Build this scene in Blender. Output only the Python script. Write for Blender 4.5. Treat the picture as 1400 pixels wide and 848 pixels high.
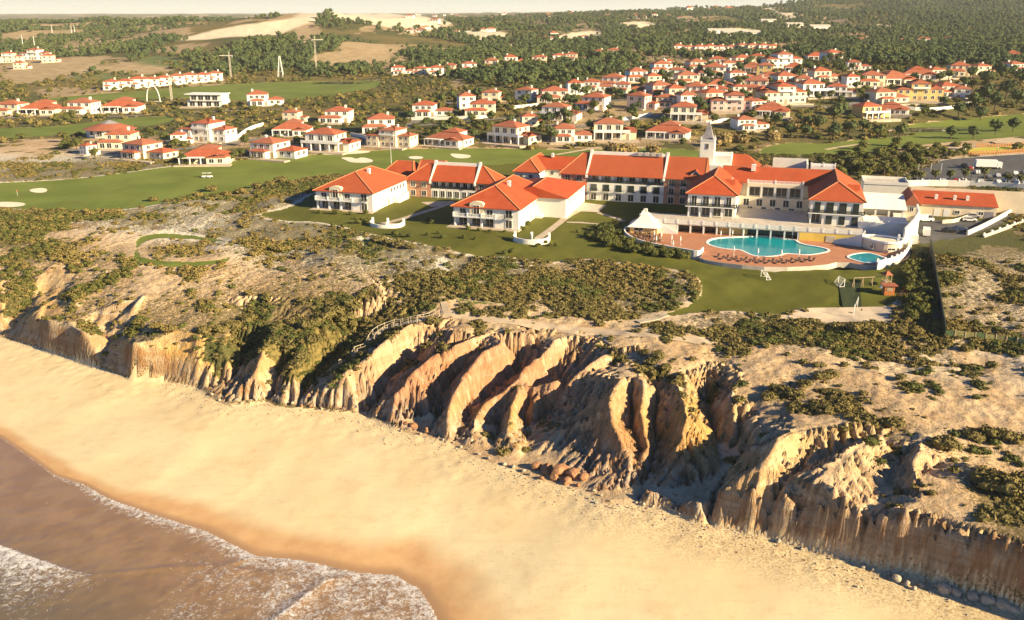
import bpy, bmesh, math, random
import numpy as np
from mathutils import Vector, Matrix
from mathutils.geometry import delaunay_2d_cdt
random.seed(7); rng = np.random.default_rng(7)
for o in list(bpy.data.objects): bpy.data.objects.remove(o)
scene = bpy.context.scene
COL = scene.collection

# ------------------------------------------------------------------ camera
FPX, CAMZ = 1250.0, 89.0
PITCH = math.atan((424 - 18) / FPX)
cam_d = bpy.data.cameras.new('camera'); cam = bpy.data.objects.new('camera', cam_d); COL.objects.link(cam)
cam_d.sensor_width = 36.0; cam_d.lens = 36.0 * FPX / 1400.0
cam_d.clip_start = 1.0; cam_d.clip_end = 40000.0
cam.location = (0, 0, CAMZ); cam.rotation_euler = (math.radians(90) - PITCH, 0, 0)
scene.camera = cam
# ------------------------------------------------------------------ sky, sun, exposure
SUN_AZ = math.radians(-28.0)      # direction towards the sun, measured from +X
SUN_EL = math.radians(21.0)
world = bpy.data.worlds.new('World'); scene.world = world; world.use_nodes = True
wn = world.node_tree; wn.nodes.clear()
wo = wn.nodes.new('ShaderNodeOutputWorld'); wb = wn.nodes.new('ShaderNodeBackground'); ws = wn.nodes.new('ShaderNodeTexSky')
ws.sky_type = 'NISHITA'; ws.sun_disc = False; ws.sun_elevation = SUN_EL
ws.sun_rotation = math.radians(90) - SUN_AZ
ws.air_density = 0.9; ws.dust_density = 0.0; ws.ozone_density = 10.0; ws.altitude = 90
wb.inputs['Strength'].default_value = 0.05
# pale sea haze low over the whole horizon
wt = wn.nodes.new('ShaderNodeTexCoord'); wx = wn.nodes.new('ShaderNodeSeparateXYZ'); wn.links.new(wt.outputs['Generated'], wx.inputs[0])
wr = wn.nodes.new('ShaderNodeMapRange'); wr.interpolation_type = 'SMOOTHERSTEP'; wr.inputs[1].default_value = 0.055; wr.inputs[2].default_value = 0.004; wn.links.new(wx.outputs[2], wr.inputs[0])
wm = wn.nodes.new('ShaderNodeMix'); wm.data_type = 'RGBA'; wn.links.new(wr.outputs[0], wm.inputs[0]); wn.links.new(ws.outputs[0], wm.inputs[6]); wm.inputs[7].default_value = (6.5, 6.3, 5.2, 1)
wn.links.new(wm.outputs[2], wb.inputs[0]); wn.links.new(wb.outputs[0], wo.inputs[0])
sun_d = bpy.data.lights.new('sun', 'SUN'); sun = bpy.data.objects.new('sun', sun_d); COL.objects.link(sun)
sun_d.energy = 5.0; sun_d.angle = math.radians(0.5); sun_d.color = (1.0, 0.81, 0.50)
sv = Vector((math.cos(SUN_EL) * math.cos(SUN_AZ), math.cos(SUN_EL) * math.sin(SUN_AZ), math.sin(SUN_EL)))
sun.rotation_euler = sv.to_track_quat('Z', 'Y').to_euler(); sun.location = sv * 500
scene.view_settings.view_transform = 'Standard'; scene.view_settings.look = 'None'
scene.view_settings.gamma = 1.0; scene.view_settings.use_curve_mapping = False
scene.view_settings.exposure = 1.45
HAZE = 5e-5
scene.cycles.diffuse_bounces = 2; scene.cycles.max_bounces = 6; scene.cycles.volume_bounces = 0

# ------------------------------------------------------------------ helpers: survey of the place
CP, SP = math.cos(PITCH), math.sin(PITCH)
def ray(px, py):
    x = (px - 700.0) / FPX; y = (424.0 - py) / FPX
    return np.array([x, CP + y * SP, -SP + y * CP])
def P(px, py, z):
    r = ray(px, py); t = (z - CAMZ) / r[2]
    return np.array([r[0] * t, r[1] * t, z])
def W(px, Y, z):
    f = Y * CP - (z - CAMZ) * SP
    return np.array([(px - 700.0) / FPX * f, Y, z])
TH = math.radians(-16.5)
HU = np.array([math.cos(TH), math.sin(TH)]); HV = np.array([-math.sin(TH), math.cos(TH)])
def H(a, b):                                   # hotel plan coordinates -> world xy
    return np.array([0.0, 280.0]) + HU * a + HV * b

def _hash(ix, iy, seed):
    h = (ix.astype(np.uint32) * np.uint32(374761393) + iy.astype(np.uint32) * np.uint32(668265263) + np.uint32((seed * 974711 + 12345) & 0xffffffff))
    h = (h ^ (h >> np.uint32(13))) * np.uint32(1274126177)
    return ((h ^ (h >> np.uint32(16))) & np.uint32(0xffffff)).astype(np.float32) / np.float32(0xffffff)
def vnoise(x, y, seed=0):
    x = np.asarray(x, dtype=np.float64); y = np.asarray(y, dtype=np.float64)
    xi = np.floor(x); yi = np.floor(y); fx = (x - xi).astype(np.float32); fy = (y - yi).astype(np.float32)
    xi = xi.astype(np.int64); yi = yi.astype(np.int64)
    fx = fx * fx * (3 - 2 * fx); fy = fy * fy * (3 - 2 * fy)
    a = _hash(xi, yi, seed); b = _hash(xi + 1, yi, seed); c = _hash(xi, yi + 1, seed); d = _hash(xi + 1, yi + 1, seed)
    return (a + (b - a) * fx) * (1 - fy) + (c + (d - c) * fx) * fy
def fbm(x, y, octv=4, seed=0, gain=0.5):
    s = 0; amp = 1.0; tot = 0
    for i in range(octv):
        s = s + amp * vnoise(x * 2**i + 17.3 * i, y * 2**i - 9.1 * i, seed + i); tot += amp; amp *= gain
    return s / tot
def sstep(a, b, x):
    t = np.clip((x - a) / (b - a), 0, 1); return t * t * (3 - 2 * t)
def poly_sd(X, Y, poly):
    """signed distance to a closed polygon, positive inside"""
    poly = np.asarray(poly, float); n = len(poly)
    d2 = np.full(X.shape, 1e18); ins = np.zeros(X.shape, bool)
    for i in range(n):
        a = poly[i]; b = poly[(i + 1) % n]; e = b - a
        wx = X - a[0]; wy = Y - a[1]
        t = np.clip((wx * e[0] + wy * e[1]) / max(e @ e, 1e-9), 0, 1)
        d2 = np.minimum(d2, (wx - e[0] * t)**2 + (wy - e[1] * t)**2)
        c = (a[1] > Y) != (b[1] > Y)
        if abs(e[1]) > 1e-12:
            ins ^= c & (X < e[0] * (Y - a[1]) / e[1] + a[0])
    d = np.sqrt(d2); return np.where(ins, d, -d)
def line_sd(X, Y, line):
    """signed distance to an open polyline, positive on its left side"""
    line = np.asarray(line, float); best = np.full(X.shape, 1e18); sg = np.zeros(X.shape)
    for i in range(len(line) - 1):
        a = line[i]; b = line[i + 1]; e = b - a
        wx = X - a[0]; wy = Y - a[1]
        t = np.clip((wx * e[0] + wy * e[1]) / max(e @ e, 1e-9), 0, 1)
        d2 = (wx - e[0] * t)**2 + (wy - e[1] * t)**2
        m = d2 < best
        best = np.where(m, d2, best); sg = np.where(m, e[0] * wy - e[1] * wx, sg)
    return np.sqrt(best) * np.sign(sg)
def smooth_closed(pts, it=2):
    pts = np.asarray(pts, float)
    for _ in range(it):
        nx = np.roll(pts, -1, 0); pts = np.stack([pts * .75 + nx * .25, pts * .25 + nx * .75], 1).reshape(-1, pts.shape[1])
    return pts
def smooth_open(pts, it=2):
    pts = np.asarray(pts, float)
    for _ in range(it):
        a = pts[:-1]; b = pts[1:]
        m = np.stack([a * .75 + b * .25, a * .25 + b * .75], 1).reshape(-1, pts.shape[1])
        pts = np.vstack([pts[:1], m, pts[-1:]])
    return pts

# ------------------------------------------------------------------ terrain: surveyed break lines
FOOT_PX = [(-600, 330), (-200, 408), (-80, 440), (0, 461), (40, 473), (103, 493), (140, 505), (176, 518), (226, 521), (270, 531), (290, 546), (311, 555), (345, 552),
           (363, 549), (382, 557), (405, 558), (432, 560), (453, 563), (488, 566), (505, 573), (542, 588), (570, 596), (594, 601), (615, 606), (636, 616), (648, 624), (675, 634), (700, 640),
           (722, 652), (800, 672), (830, 690), (872, 692), (905, 698), (940, 712), (966, 720), (972, 712), (979, 720), (1020, 728), (1060, 738), (1110, 752), (1169, 768), (1209, 780),
           (1260, 790), (1300, 806), (1345, 818), (1400, 838), (1500, 872), (1700, 940), (2200, 1090)]
Z_FOOT, Z_SEA = 8.0, 4.3
FOOT = np.array([P(x, y, Z_FOOT) for x, y in FOOT_PX])
LAND_POLY = np.vstack([FOOT[:, :2], [(9000, -600), (9000, 9000), (-9000, 9000), (-9000, 500)]])
def inland(x, y): return poly_sd_open(np.asarray(x, float), np.asarray(y, float), FOOT[:, :2], LAND_POLY)
def poly_sd_open(X, Y, line, poly):
    best = np.full(X.shape, 1e18)
    for i in range(len(line) - 1):
        a = line[i]; e = line[i + 1] - a; wx = X - a[0]; wy = Y - a[1]
        t = np.clip((wx * e[0] + wy * e[1]) / max(e @ e, 1e-9), 0, 1)
        best = np.minimum(best, (wx - e[0] * t)**2 + (wy - e[1] * t)**2)
    ins = np.zeros(X.shape, bool); n = len(poly)
    for i in range(n):
        a = poly[i]; b = poly[(i + 1) % n]; c = (a[1] > Y) != (b[1] > Y)
        if abs(b[1] - a[1]) > 1e-12: ins ^= c & (X < (b[0] - a[0]) * (Y - a[1]) / (b[1] - a[1]) + a[0])
    d = np.sqrt(best); return np.where(ins, d, -d)
def solve(px, py, g, hi=40.0):
    """height on the sight line where z = g(distance inland of the cliff foot)"""
    lo = Z_FOOT
    for _ in range(36):
        m = (lo + hi) / 2; q = P(px, py, m)
        if g(float(inland(np.array([q[0]]), np.array([q[1]]))[0])) > m: lo = m
        else: hi = m
    return P(px, py, lo)
def top(px, py, off): return solve(px, py, lambda d: 99 if d > off else -99)
def hint(z): return Z_FOOT + (z - 4.0) * 0.60
def capped(px, py, z, k=1.8):
    z = hint(z); return solve(px, py, lambda d: min(z, Z_FOOT + 0.3 + k * d))
LINES, PTS = [], []
def L3(*pts, k=1.8): LINES.append([capped(*p, k) for p in pts])
def R3(z0, k, *pts, cap=20.2): LINES.append([solve(p[0], p[1], lambda d: min(cap, z0 + k * d) if d > 0.9 else -99) for p in pts])
LINES.append([p for p in FOOT])
WATER_PX = [(-300, 490), (-120, 550), (0, 597), (30, 617), (65, 642), (75, 650), (115, 662), (150, 682), (215, 705), (280, 725), (350, 760), (415, 766), (490, 783), (540, 786), (575, 805), (592, 830), (600, 848),
            (660, 900), (780, 960), (1100, 1080)]
WATER = np.array([P(x, y, Z_SEA - 0.05) for x, y in WATER_PX]); LINES.append([p for p in WATER])
# sheer lower band, left and right
LINES.append([top(*p) for p in [(-80, 416, 2.2), (0, 440, 1.5), (18, 433, 4.5), (40, 429, 5.5), (64, 441, 1.0), (95, 444, 2.2), (109, 452, 0.7), (116, 454, 3.0), (132, 461, 4.5), (151, 466, 4.8), (168, 460, 5.0), (181, 468, 0.7), (192, 468, 1.8), (236, 474, 3.0), (268, 498, 2.5)]])
LINES.append([top(*p) for p in [(985, 668, 1.2), (1048, 690, 1.2), (1107, 701, 1.0), (1183, 703, 1.0), (1235, 707, 1.0), (1282, 714, 1.0), (1340, 730, 1.0), (1400, 748, 1.0), (1500, 775, 1.0), (1700, 835, 1.0)]])
LINES.append([top(*p) for p in [(888, 676, 1.4), (925, 690, 1.3), (955, 694, 1.3), (965, 690, 1.3)]])
# ridges and gullies (pixel of the survey photograph, height)
L3((330, 425, 22), (300, 470, 18.5), (285, 500, 13), (277, 528, 5.5), k=1.15)
L3((370, 443, 20.5), (335, 490, 12.4), (318, 520, 7.8), (309, 548, 4.4))
L3((378, 450, 22), (362, 480, 19), (352, 510, 13), (345, 542, 6), k=1.2)
L3((388, 470, 19.5), (376, 510, 11), (370, 540, 5.2))
L3((430, 435, 23), (425, 470, 20), (402, 508, 13.5), (394, 535, 7.5), k=1.3)
L3((530, 415, 24.3), (505, 432, 20.5), (485, 458, 16.4), (455, 487, 11.8), (430, 510, 8.2), (418, 530, 6), (408, 552, 4.4))
L3((592, 430, 25.2), (560, 447, 24.5), (535, 465, 23), (510, 487, 20), (470, 515, 15), (440, 533, 10), (434, 550, 6), k=1.5)
L3((596, 452, 22), (578, 470, 18.2), (552, 492, 14), (530, 522, 9.8), (515, 548, 6), (503, 564, 4.5))
L3((655, 464, 22), (610, 484, 16.6), (569, 499, 13), (545, 510, 11))
L3((625, 452, 24.6), (598, 468, 22), (580, 482, 17), (565, 494, 12.5))
L3((668, 458, 24.5), (617, 479, 22.6), (589, 495, 20), (563, 516, 16.5), (540, 545, 11), (540, 575, 6))
L3((641, 486, 19.5), (620, 516, 14), (605, 541, 10), (599, 565, 6.4), (591, 588, 4.7))
L3((690, 470, 24.4), (660, 487, 22.8), (634, 518, 19), (620, 543, 14.8), (610, 575, 9.6), (605, 594, 5.5))
L3((738, 467, 22), (708, 493, 16), (692, 527, 11), (662, 541, 9), (640, 562, 7), (632, 590, 4.9), (636, 610, 4.3))
L3((760, 468, 24.5), (736, 484, 22.8), (720, 500, 20.6), (710, 518, 16.8), (698, 528, 13.5))
L3((800, 466, 23), (768, 495, 17.2), (742, 518, 12.8), (720, 527, 11))
L3((830, 482, 24.3), (790, 505, 22), (763, 522, 18), (721, 528, 15.4), (690, 536, 13.8), (664, 555, 11.2), (647, 580, 8), (648, 606, 5))
L3((690, 548, 9.4), (681, 575, 6.4), (674, 615, 4.6))
L3((712, 534, 15.2), (699, 560, 12.6), (694, 590, 9), (702, 620, 5.2))
L3((836, 492, 21.5), (800, 512, 15.8), (760, 531, 11), (732, 545, 9), (715, 572, 6.8), (722, 590, 5.4), (716, 625, 4.6))
L3((844, 498, 23.8), (806, 514, 20), (775, 530, 16.4), (747, 543, 13.4), (729, 560, 10.6))
L3((856, 506, 21.5), (822, 525, 14.4), (782, 547, 10.4), (748, 562, 8.2), (730, 580, 6.2))
L3((870, 515, 24), (850, 522, 23.6), (839, 537, 22.4), (831, 556, 20), (835, 580, 17), (850, 610, 13), (866, 640, 9), (870, 668, 6))
L3((790, 565, 12.5), (775, 590, 9.6), (765, 615, 6.8), (760, 640, 5))
L3((812, 590, 12.5), (806, 620, 8.6), (805, 650, 5.6))
L3((862, 536, 20), (866, 583, 13.6), (877, 607, 10.8), (882, 622, 9))
L3((882, 530, 23), (874, 560, 19.4), (879, 586, 16), (889, 607, 12.8))
L3((900, 536, 19.4), (893, 570, 14), (898, 600, 10.6), (890, 624, 8), (880, 660, 6), (876, 686, 4.6))
L3((925, 525, 23.2), (934, 558, 20.8), (936, 585, 18), (928, 610, 14.4), (917, 645, 9.6), (912, 672, 6.6))
L3((940, 558, 20.5), (957, 577, 18.2), (954, 605, 14.8), (945, 635, 11), (955, 662, 7.8))
L3((985, 495, 23.2), (967, 520, 19.5), (968, 560, 14.5), (980, 600, 12), (988, 640, 10), (985, 665, 8.6), (974, 690, 6), (972, 706, 4.3))
R3(13.6, .20, (1120, 548), (1078, 563), (1036, 590), (1022, 618)); L3((1022, 618, 12.4), (1000, 648, 10.2), (988, 662, 9))
L3((1015, 508, 24.2), (1000, 540, 22.4), (1003, 570, 18.5)); L3((1045, 540, 22.4), (1030, 560, 20.2), (1012, 576, 17))
R3(17.3, .26, (1190, 578), (1140, 580), (1090, 588), (1062, 605), (1045, 635), (1030, 662))
R3(15.6, .11, (1176, 603), (1135, 622), (1100, 640), (1072, 655), (1075, 680))
R3(17.5, .22, (1202, 598), (1165, 614), (1135, 640), (1125, 665), (1120, 688))
R3(15.6, .12, (1207, 604), (1230, 632), (1222, 660), (1205, 685), (1190, 696)); R3(15.8, .14, (1296, 630), (1252, 645), (1228, 663))
R3(17.4, .2, (1262, 600), (1256, 624), (1242, 641))
R3(17.4, .22, (1336, 640), (1300, 660), (1262, 682), (1238, 700))
R3(16.6, .14, (1352, 662), (1375, 680), (1395, 700)); R3(17.4, .18, (1345, 700), (1370, 715), (1420, 730))
PLAT = [(600, 430, 25), (700, 442, 25.2), (800, 448, 25.4), (900, 470, 25.4), (960, 470, 25.2), (1100, 500, 25), (1200, 530, 24.4), (1300, 560, 23.8), (1400, 560, 24.2), (1250, 572, 23.6), (1050, 512, 24.6),
        (900, 500, 24.7), (930, 510, 24.2), (966, 497, 24.5), (940, 527, 22.8), (1000, 485, 25), (1085, 535, 22.6), (1130, 540, 22.6), (1190, 560, 23), (1340, 600, 22.6), (1400, 610, 22.4), (1500, 590, 24), (1420, 660, 19.5), (1500, 690, 20), (1500, 760, 15.5),
        (640, 440, 25), (720, 455, 24.8), (780, 458, 24.9), (840, 475, 24.6), (875, 500, 24.6), (520, 405, 25), (0, 408, 17), (60, 415, 17.2), (120, 428, 18), (180, 440, 18.3), (240, 450, 19.2), (290, 430, 20.8), (-100, 395, 16.5),
        (100, 392, 20), (200, 405, 21.2), (300, 402, 22.6), (0, 372, 20.2), (0, 335, 22.8), (100, 350, 23.4), (200, 365, 23.6), (400, 405, 24), (450, 420, 24), (300, 352, 25), (0, 290, 25), (100, 300, 25.5), (-200, 300, 25), (-150, 360, 20),
        (400, 340, 25.4), (500, 360, 25.3), (600, 385, 25.2), (700, 390, 25.2), (800, 400, 25.2), (900, 410, 25), (1000, 430, 25), (1100, 440, 25), (1250, 440, 25), (1400, 460, 25.3), (1600, 500, 25),
        (450, 295, 25.5), (600, 310, 25.4), (700, 330, 25.3), (800, 330, 25), (900, 360, 24.9), (1000, 380, 24.8), (1200, 380, 24.9), (1150, 410, 24.8), (1050, 400, 24.8), (1300, 350, 26), (1400, 380, 26), (1600, 380, 26),
        (500, 270, 25.4), (700, 270, 25.4), (900, 290, 25.2), (1100, 290, 25.6), (1250, 300, 26), (1400, 290, 26.5), (600, 240, 25.6), (800, 250, 25.5), (1000, 250, 26), (1200, 245, 26.3), (1400, 240, 27), (1600, 270, 27),
        (0, 245, 26), (200, 240, 26), (400, 225, 26), (-200, 240, 26.5), (600, 210, 26), (800, 205, 26), (1000, 210, 26.3), (1200, 205, 26.5), (1400, 205, 27.5),
        (0, 195, 27), (200, 215, 27), (300, 195, 27.5), (450, 200, 27), (600, 192, 27.5), (750, 188, 28), (900, 182, 28.5), (1050, 178, 28), (1200, 175, 27.3), (1300, 175, 27), (1400, 165, 28.5),
        (0, 160, 27), (150, 160, 27), (300, 150, 28), (450, 160, 29), (600, 155, 31), (700, 160, 31.5), (770, 160, 32), (850, 150, 33.5), (950, 150, 34.5), (1050, 150, 35.5), (1150, 142, 36.5), (1250, 140, 37), (1350, 135, 37), (1500, 140, 36),
        (30, 122, 28), (150, 122, 28.5), (300, 114, 29), (450, 114, 29), (560, 120, 31), (650, 125, 34), (750, 125, 37), (850, 115, 40), (950, 112, 42), (1050, 110, 43.5), (1150, 105, 45), (1250, 104, 45.5), (1350, 100, 45.5), (1500, 105, 44),
        (600, 101, 36), (700, 91, 40), (800, 82, 45), (900, 84, 46.5), (1000, 84, 49), (1100, 84, 49.5), (1200, 84, 49.5), (1400, 84, 49.5), (450, 104, 31), (530, 104, 32), (-300, 150, 26), (-300, 110, 28), (1700, 180, 29), (1700, 120, 42)]
def plat(px_, py_, z_):
    w_ = float(sstep(350, 445, py_)) * float(0.35 + 0.65 * sstep(200, 380, px_)); z_ = z_ - w_ * (z_ - (Z_FOOT + (z_ - 4.0) * 0.60))
    return solve(px_, py_, lambda d: min(z_, Z_FOOT + 0.3 + 1.5 * d)) if py_ > 395 else P(px_, py_, z_)
PTS += [plat(*p) for p in PLAT]
for px_, Y_, z_ in [(-300, 950, 30), (0, 950, 32), (150, 980, 34), (300, 1000, 34), (420, 980, 36), (560, 1050, 40), (0, 1250, 40), (200, 1250, 46), (330, 1300, 56), (420, 1250, 66), (500, 1300, 54), (-300, 1700, 55),
                    (0, 1800, 64), (150, 1800, 65), (240, 1750, 71), (320, 1700, 82), (400, 1650, 91), (440, 1650, 93), (520, 1700, 79), (600, 1750, 66), (700, 1500, 52), (700, 2000, 60), (850, 1500, 55), (1000, 1350, 53), (1150, 1300, 52), (1300, 1300, 53), (1450, 1300, 54), (1700, 1200, 52),
                    (0, 2600, 40), (300, 2600, 50), (600, 2600, 62), (800, 2600, 70), (900, 2300, 74), (1000, 2400, 85), (1060, 2300, 84), (1150, 2500, 92), (1250, 2100, 80), (1400, 2200, 86), (1600, 2300, 90),
                    (950, 3300, 100), (1050, 3300, 108), (1120, 3200, 122), (1200, 3100, 131), (1260, 3000, 130), (1340, 3000, 136), (1420, 3000, 138), (1600, 3000, 150), (1900, 3200, 150),
                    (0, 4500, 30), (300, 4500, 42), (600, 4500, 62), (800, 4500, 78), (940, 5200, 104), (1020, 5200, 108), (850, 6000, 92), (700, 6000, 84), (400, 6000, 70), (1300, 5000, 120), (1700, 5000, 120), (-400, 4500, 30)]:
    PTS.append(W(px_, Y_, z_))
for x_, y_, z_ in [(-13000, 20, -60), (13000, 20, -60), (-13000, 14000, 60), (13000, 14000, 80), (0, 14000, 82), (0, 20, -4), (-60, 86, 1.5), (-150, 126, 1), (60, 20, -2), (-400, 190, -2), (-6000, 600, 5), (-1500, 600, 6), (6000, 600, 60), (2500, 1000, 50), (2000, 60, -30), (-5000, 9000, 70), (5000, 9000, 90)]:
    PTS.append(np.array([x_, y_, z_], float))
def build_tin():
    vs, es = [], []
    for ln in LINES:
        ln = np.array(ln); prev = None
        for i in range(len(ln) - 1):
            a, b = ln[i], ln[i + 1]; n = max(1, int(np.hypot(*(b - a)[:2]) / 6)) if np.hypot(*(b - a)[:2]) < 80 else 1
            for k in range(n):
                vs.append(a + (b - a) * k / n)
                if prev is not None: es.append((prev, len(vs) - 1))
                prev = len(vs) - 1
        vs.append(ln[-1]); es.append((prev, len(vs) - 1))
    n_line = len(vs)
    la = np.array(vs)
    for p in PTS:
        if np.hypot(la[:, 0] - p[0], la[:, 1] - p[1]).min() > 1.5: vs.append(p)
    V2 = [Vector((float(v[0]), float(v[1]))) for v in vs]
    r = delaunay_2d_cdt(V2, es, [], 0, 1e-4)
    ov, of, orig = r[0], r[2], r[3]
    z = np.zeros(len(ov))
    src = np.array(vs)
    for i, og in enumerate(orig):
        if og: z[i] = src[og[0]][2]
        else:
            d = np.hypot(src[:, 0] - ov[i][0], src[:, 1] - ov[i][1]); k = np.argsort(d)[:2]
            z[i] = (src[k[0]][2] * d[k[1]] + src[k[1]][2] * d[k[0]]) / (d[k].sum() + 1e-9)
    return np.array([[v[0], v[1]] for v in ov]), z, [tuple(f) for f in of]
def axis(dense0, dense1, step, lo, hi, growth):
    mid = list(np.arange(dense0, dense1 + 1e-6, step)); a = []
    s, x = step, mid[-1]
    while x < hi: s *= 1 + growth; x += s; a.append(x)
    b = []; s, x = step, mid[0]
    while x > lo: s *= 1 + growth; x -= s; b.append(x)
    return np.array(b[::-1] + mid + a)
GX = axis(-150, 112, 0.5, -12000, 12000, 0.032)
GY = axis(108, 240, 0.5, 40, 13500, 0.0155)
XX, YY = np.meshgrid(GX, GY)
def raster_tin():
    tv, tz, tf = build_tin()
    Z = np.full(XX.shape, np.nan)
    for f in tf:
        if len(f) != 3: continue
        p = tv[list(f)]; z = tz[list(f)]
        i0, i1 = np.searchsorted(GX, [p[:, 0].min() - 1e-6, p[:, 0].max() + 1e-6]); j0, j1 = np.searchsorted(GY, [p[:, 1].min() - 1e-6, p[:, 1].max() + 1e-6])
        if i1 <= i0 or j1 <= j0: continue
        x = GX[i0:i1][None, :]; y = GY[j0:j1][:, None]
        den = (p[1, 1] - p[2, 1]) * (p[0, 0] - p[2, 0]) + (p[2, 0] - p[1, 0]) * (p[0, 1] - p[2, 1])
        if abs(den) < 1e-9: continue
        a = ((p[1, 1] - p[2, 1]) * (x - p[2, 0]) + (p[2, 0] - p[1, 0]) * (y - p[2, 1])) / den
        b = ((p[2, 1] - p[0, 1]) * (x - p[2, 0]) + (p[0, 0] - p[2, 0]) * (y - p[2, 1])) / den
        c = 1 - a - b; m = (a >= -1e-7) & (b >= -1e-7) & (c >= -1e-7)
        sub = Z[j0:j1, i0:i1]; sub[m] = (a * z[0] + b * z[1] + c * z[2])[m]
    return np.where(np.isnan(Z), 0.0, Z)
def blur(A, n):
    for _ in range(n):
        B = np.pad(A, 1, mode='edge')
        A = (B[:-2, 1:-1] + B[2:, 1:-1] + B[1:-1, :-2] + B[1:-1, 2:] + 2 * B[1:-1, 1:-1]) / 6
    return A
ZZ = raster_tin()
NEAR = (XX > -330) & (XX < 330) & (YY < 420)
DF = np.full(XX.shape, 500.0); DF[NEAR] = inland(XX[NEAR], YY[NEAR]); DF[(~NEAR) & (YY < 150)] = -100
DW = np.full(XX.shape, 500.0); DW[NEAR] = line_sd(XX[NEAR], YY[NEAR], WATER[:, :2])
Z1 = blur(ZZ, 1); Z8 = blur(ZZ, 30)
gz = np.hypot(np.gradient(Z1, GY, axis=0), np.gradient(Z1, GX, axis=1))
soft = np.maximum(sstep(26, 45, DF), sstep(-6.0, -14.0, DF))
ZZ = Z1 * (1 - soft) + Z8 * soft
slope = np.clip(blur(gz, 3), 0, 3) * sstep(0, 1.5, DF) * sstep(80, 40, DF)
# run-off erosion: rain water gathers down the slopes and cuts rills
lump = fbm(XX / 3.0, YY / 3.0, 4, 21) - 0.5
sl = sstep(0.22, 0.6, slope) * sstep(0.1, 1.2, DF) * sstep(4.0, 2.4, slope)
ZZ = ZZ + sl * lump * 0.5
def erode(Z, times=5, amt=0.19):
    i0, i1 = np.searchsorted(GX, [-160, 113]); j0, j1 = np.searchsorted(GY, [110, 238]); A = Z[j0:j1, i0:i1].copy(); m = (sl * (0.06 + 0.94 * sstep(-82, -52, XX)))[j0:j1, i0:i1]; R = np.random.default_rng(3)
    ny, nx = A.shape; ids = np.arange(ny * nx).reshape(ny, nx)
    for _ in range(times):
        Aj = A + R.random(A.shape) * 0.12; best = np.zeros(A.shape); tgt = ids.copy()
        for dy in (-1, 0, 1):
            for dx in (-1, 0, 1):
                if dy == 0 and dx == 0: continue
                B = np.roll(np.roll(Aj, -dy, 0), -dx, 1); d = (Aj - B) / math.hypot(dx, dy); k = d > best
                best = np.where(k, d, best); tgt = np.where(k, np.roll(np.roll(ids, -dy, 0), -dx, 1), tgt)
        order = np.argsort(-Aj.ravel()).tolist(); t = tgt.ravel().tolist(); acc = [1.0] * (ny * nx)
        for k in order:
            if t[k] != k: acc[t[k]] += acc[k]
        acc = np.array(acc).reshape(ny, nx); cut = np.minimum(np.log2(acc), 7.0) * amt
        cut = 0.55 * cut + 0.45 * blur(cut, 1); A = A - (cut - 0.22) * m
    Z = Z.copy(); Z[j0:j1, i0:i1] = A; return Z
ZZ = ZZ + (fbm(XX / 7, YY / 7, 3, 23) - 0.5) * 4.5 * sl * sstep(-55, -80, XX) * sstep(1.0, 4.0, DF)
rb_ = sstep(0.3, 2.5, DF) * sstep(40, 26, DF) * sstep(-60, -45, XX) * (1 - sstep(1.6, 3.0, gz)); ZZ = ZZ * (1 - 0.45 * rb_) + 0.45 * rb_ * blur(ZZ, 14)
ZZ = erode(ZZ)
ZZ = ZZ + sstep(2, 8, DF) * (1 - sl) * (lump * 0.28 + (fbm(XX / 1.1, YY / 1.1, 2, 29) - 0.5) * 0.22) * (1 - sstep(300, 400, YY))
dune = sstep(32, 60, DF) * (1 - sstep(330, 420, YY))
ZZ = ZZ + sstep(2, 8, DF) * (1 - sl) * (lump * 0.28 + (fbm(XX / 1.1, YY / 1.1, 2, 29) - 0.5) * 0.22) * (1 - sstep(300, 400, YY))
DUNE_H = (fbm(XX / 16, YY / 16, 4, 31) - 0.45) * 3.2
FARN = (fbm(XX / 160, YY / 160, 5, 41) - 0.5) * 36 * sstep(1000, 1900, YY) + (fbm(XX / 60, YY / 60, 3, 43) - 0.5) * 2.0 * sstep(420, 600, YY)
ZZ = ZZ + FARN
ZZ = ZZ + (DF < 0.5) * (fbm(XX / 9, YY / 9, 3, 51) - 0.5) * 0.25 * sstep(1, 6, DW) + (DF < 0.5) * sstep(-14, -2, DF) * (fbm(XX / 1.6, YY / 1.6, 2, 52) - 0.5) * 0.22

def make_h(Zg):
    def h(x, y):
        x = np.asarray(x, float); y = np.asarray(y, float)
        i = np.clip(np.searchsorted(GX, x) - 1, 0, len(GX) - 2); j = np.clip(np.searchsorted(GY, y) - 1, 0, len(GY) - 2)
        tx = np.clip((x - GX[i]) / (GX[i + 1] - GX[i]), 0, 1); ty = np.clip((y - GY[j]) / (GY[j + 1] - GY[j]), 0, 1)
        return (Zg[j, i] * (1 - tx) + Zg[j, i + 1] * tx) * (1 - ty) + (Zg[j + 1, i] * (1 - tx) + Zg[j + 1, i + 1] * tx) * ty
    return h
TT = 90 * (14000 / 90.0) ** np.linspace(0, 1, 1500)
def hits(pix, hf):
    """where the sight lines meet the ground"""
    out = []
    for px_, py_ in pix:
        r = ray(px_, py_); q = r[None, :] * TT[:, None]; z = CAMZ + q[:, 2]
        d = z - hf(q[:, 0], q[:, 1]); k = np.argmax(d < 0)
        if d[k] >= 0: k = len(TT) - 1
        a = d[k - 1] / (d[k - 1] - d[k] + 1e-12) if k else 0
        t = TT[k - 1] + (TT[k] - TT[k - 1]) * a
        out.append(r[:2] * t)
    return np.array(out)
h0 = make_h(ZZ)
def region(pix, it=2): return smooth_closed(hits(pix, h0), it)
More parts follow.
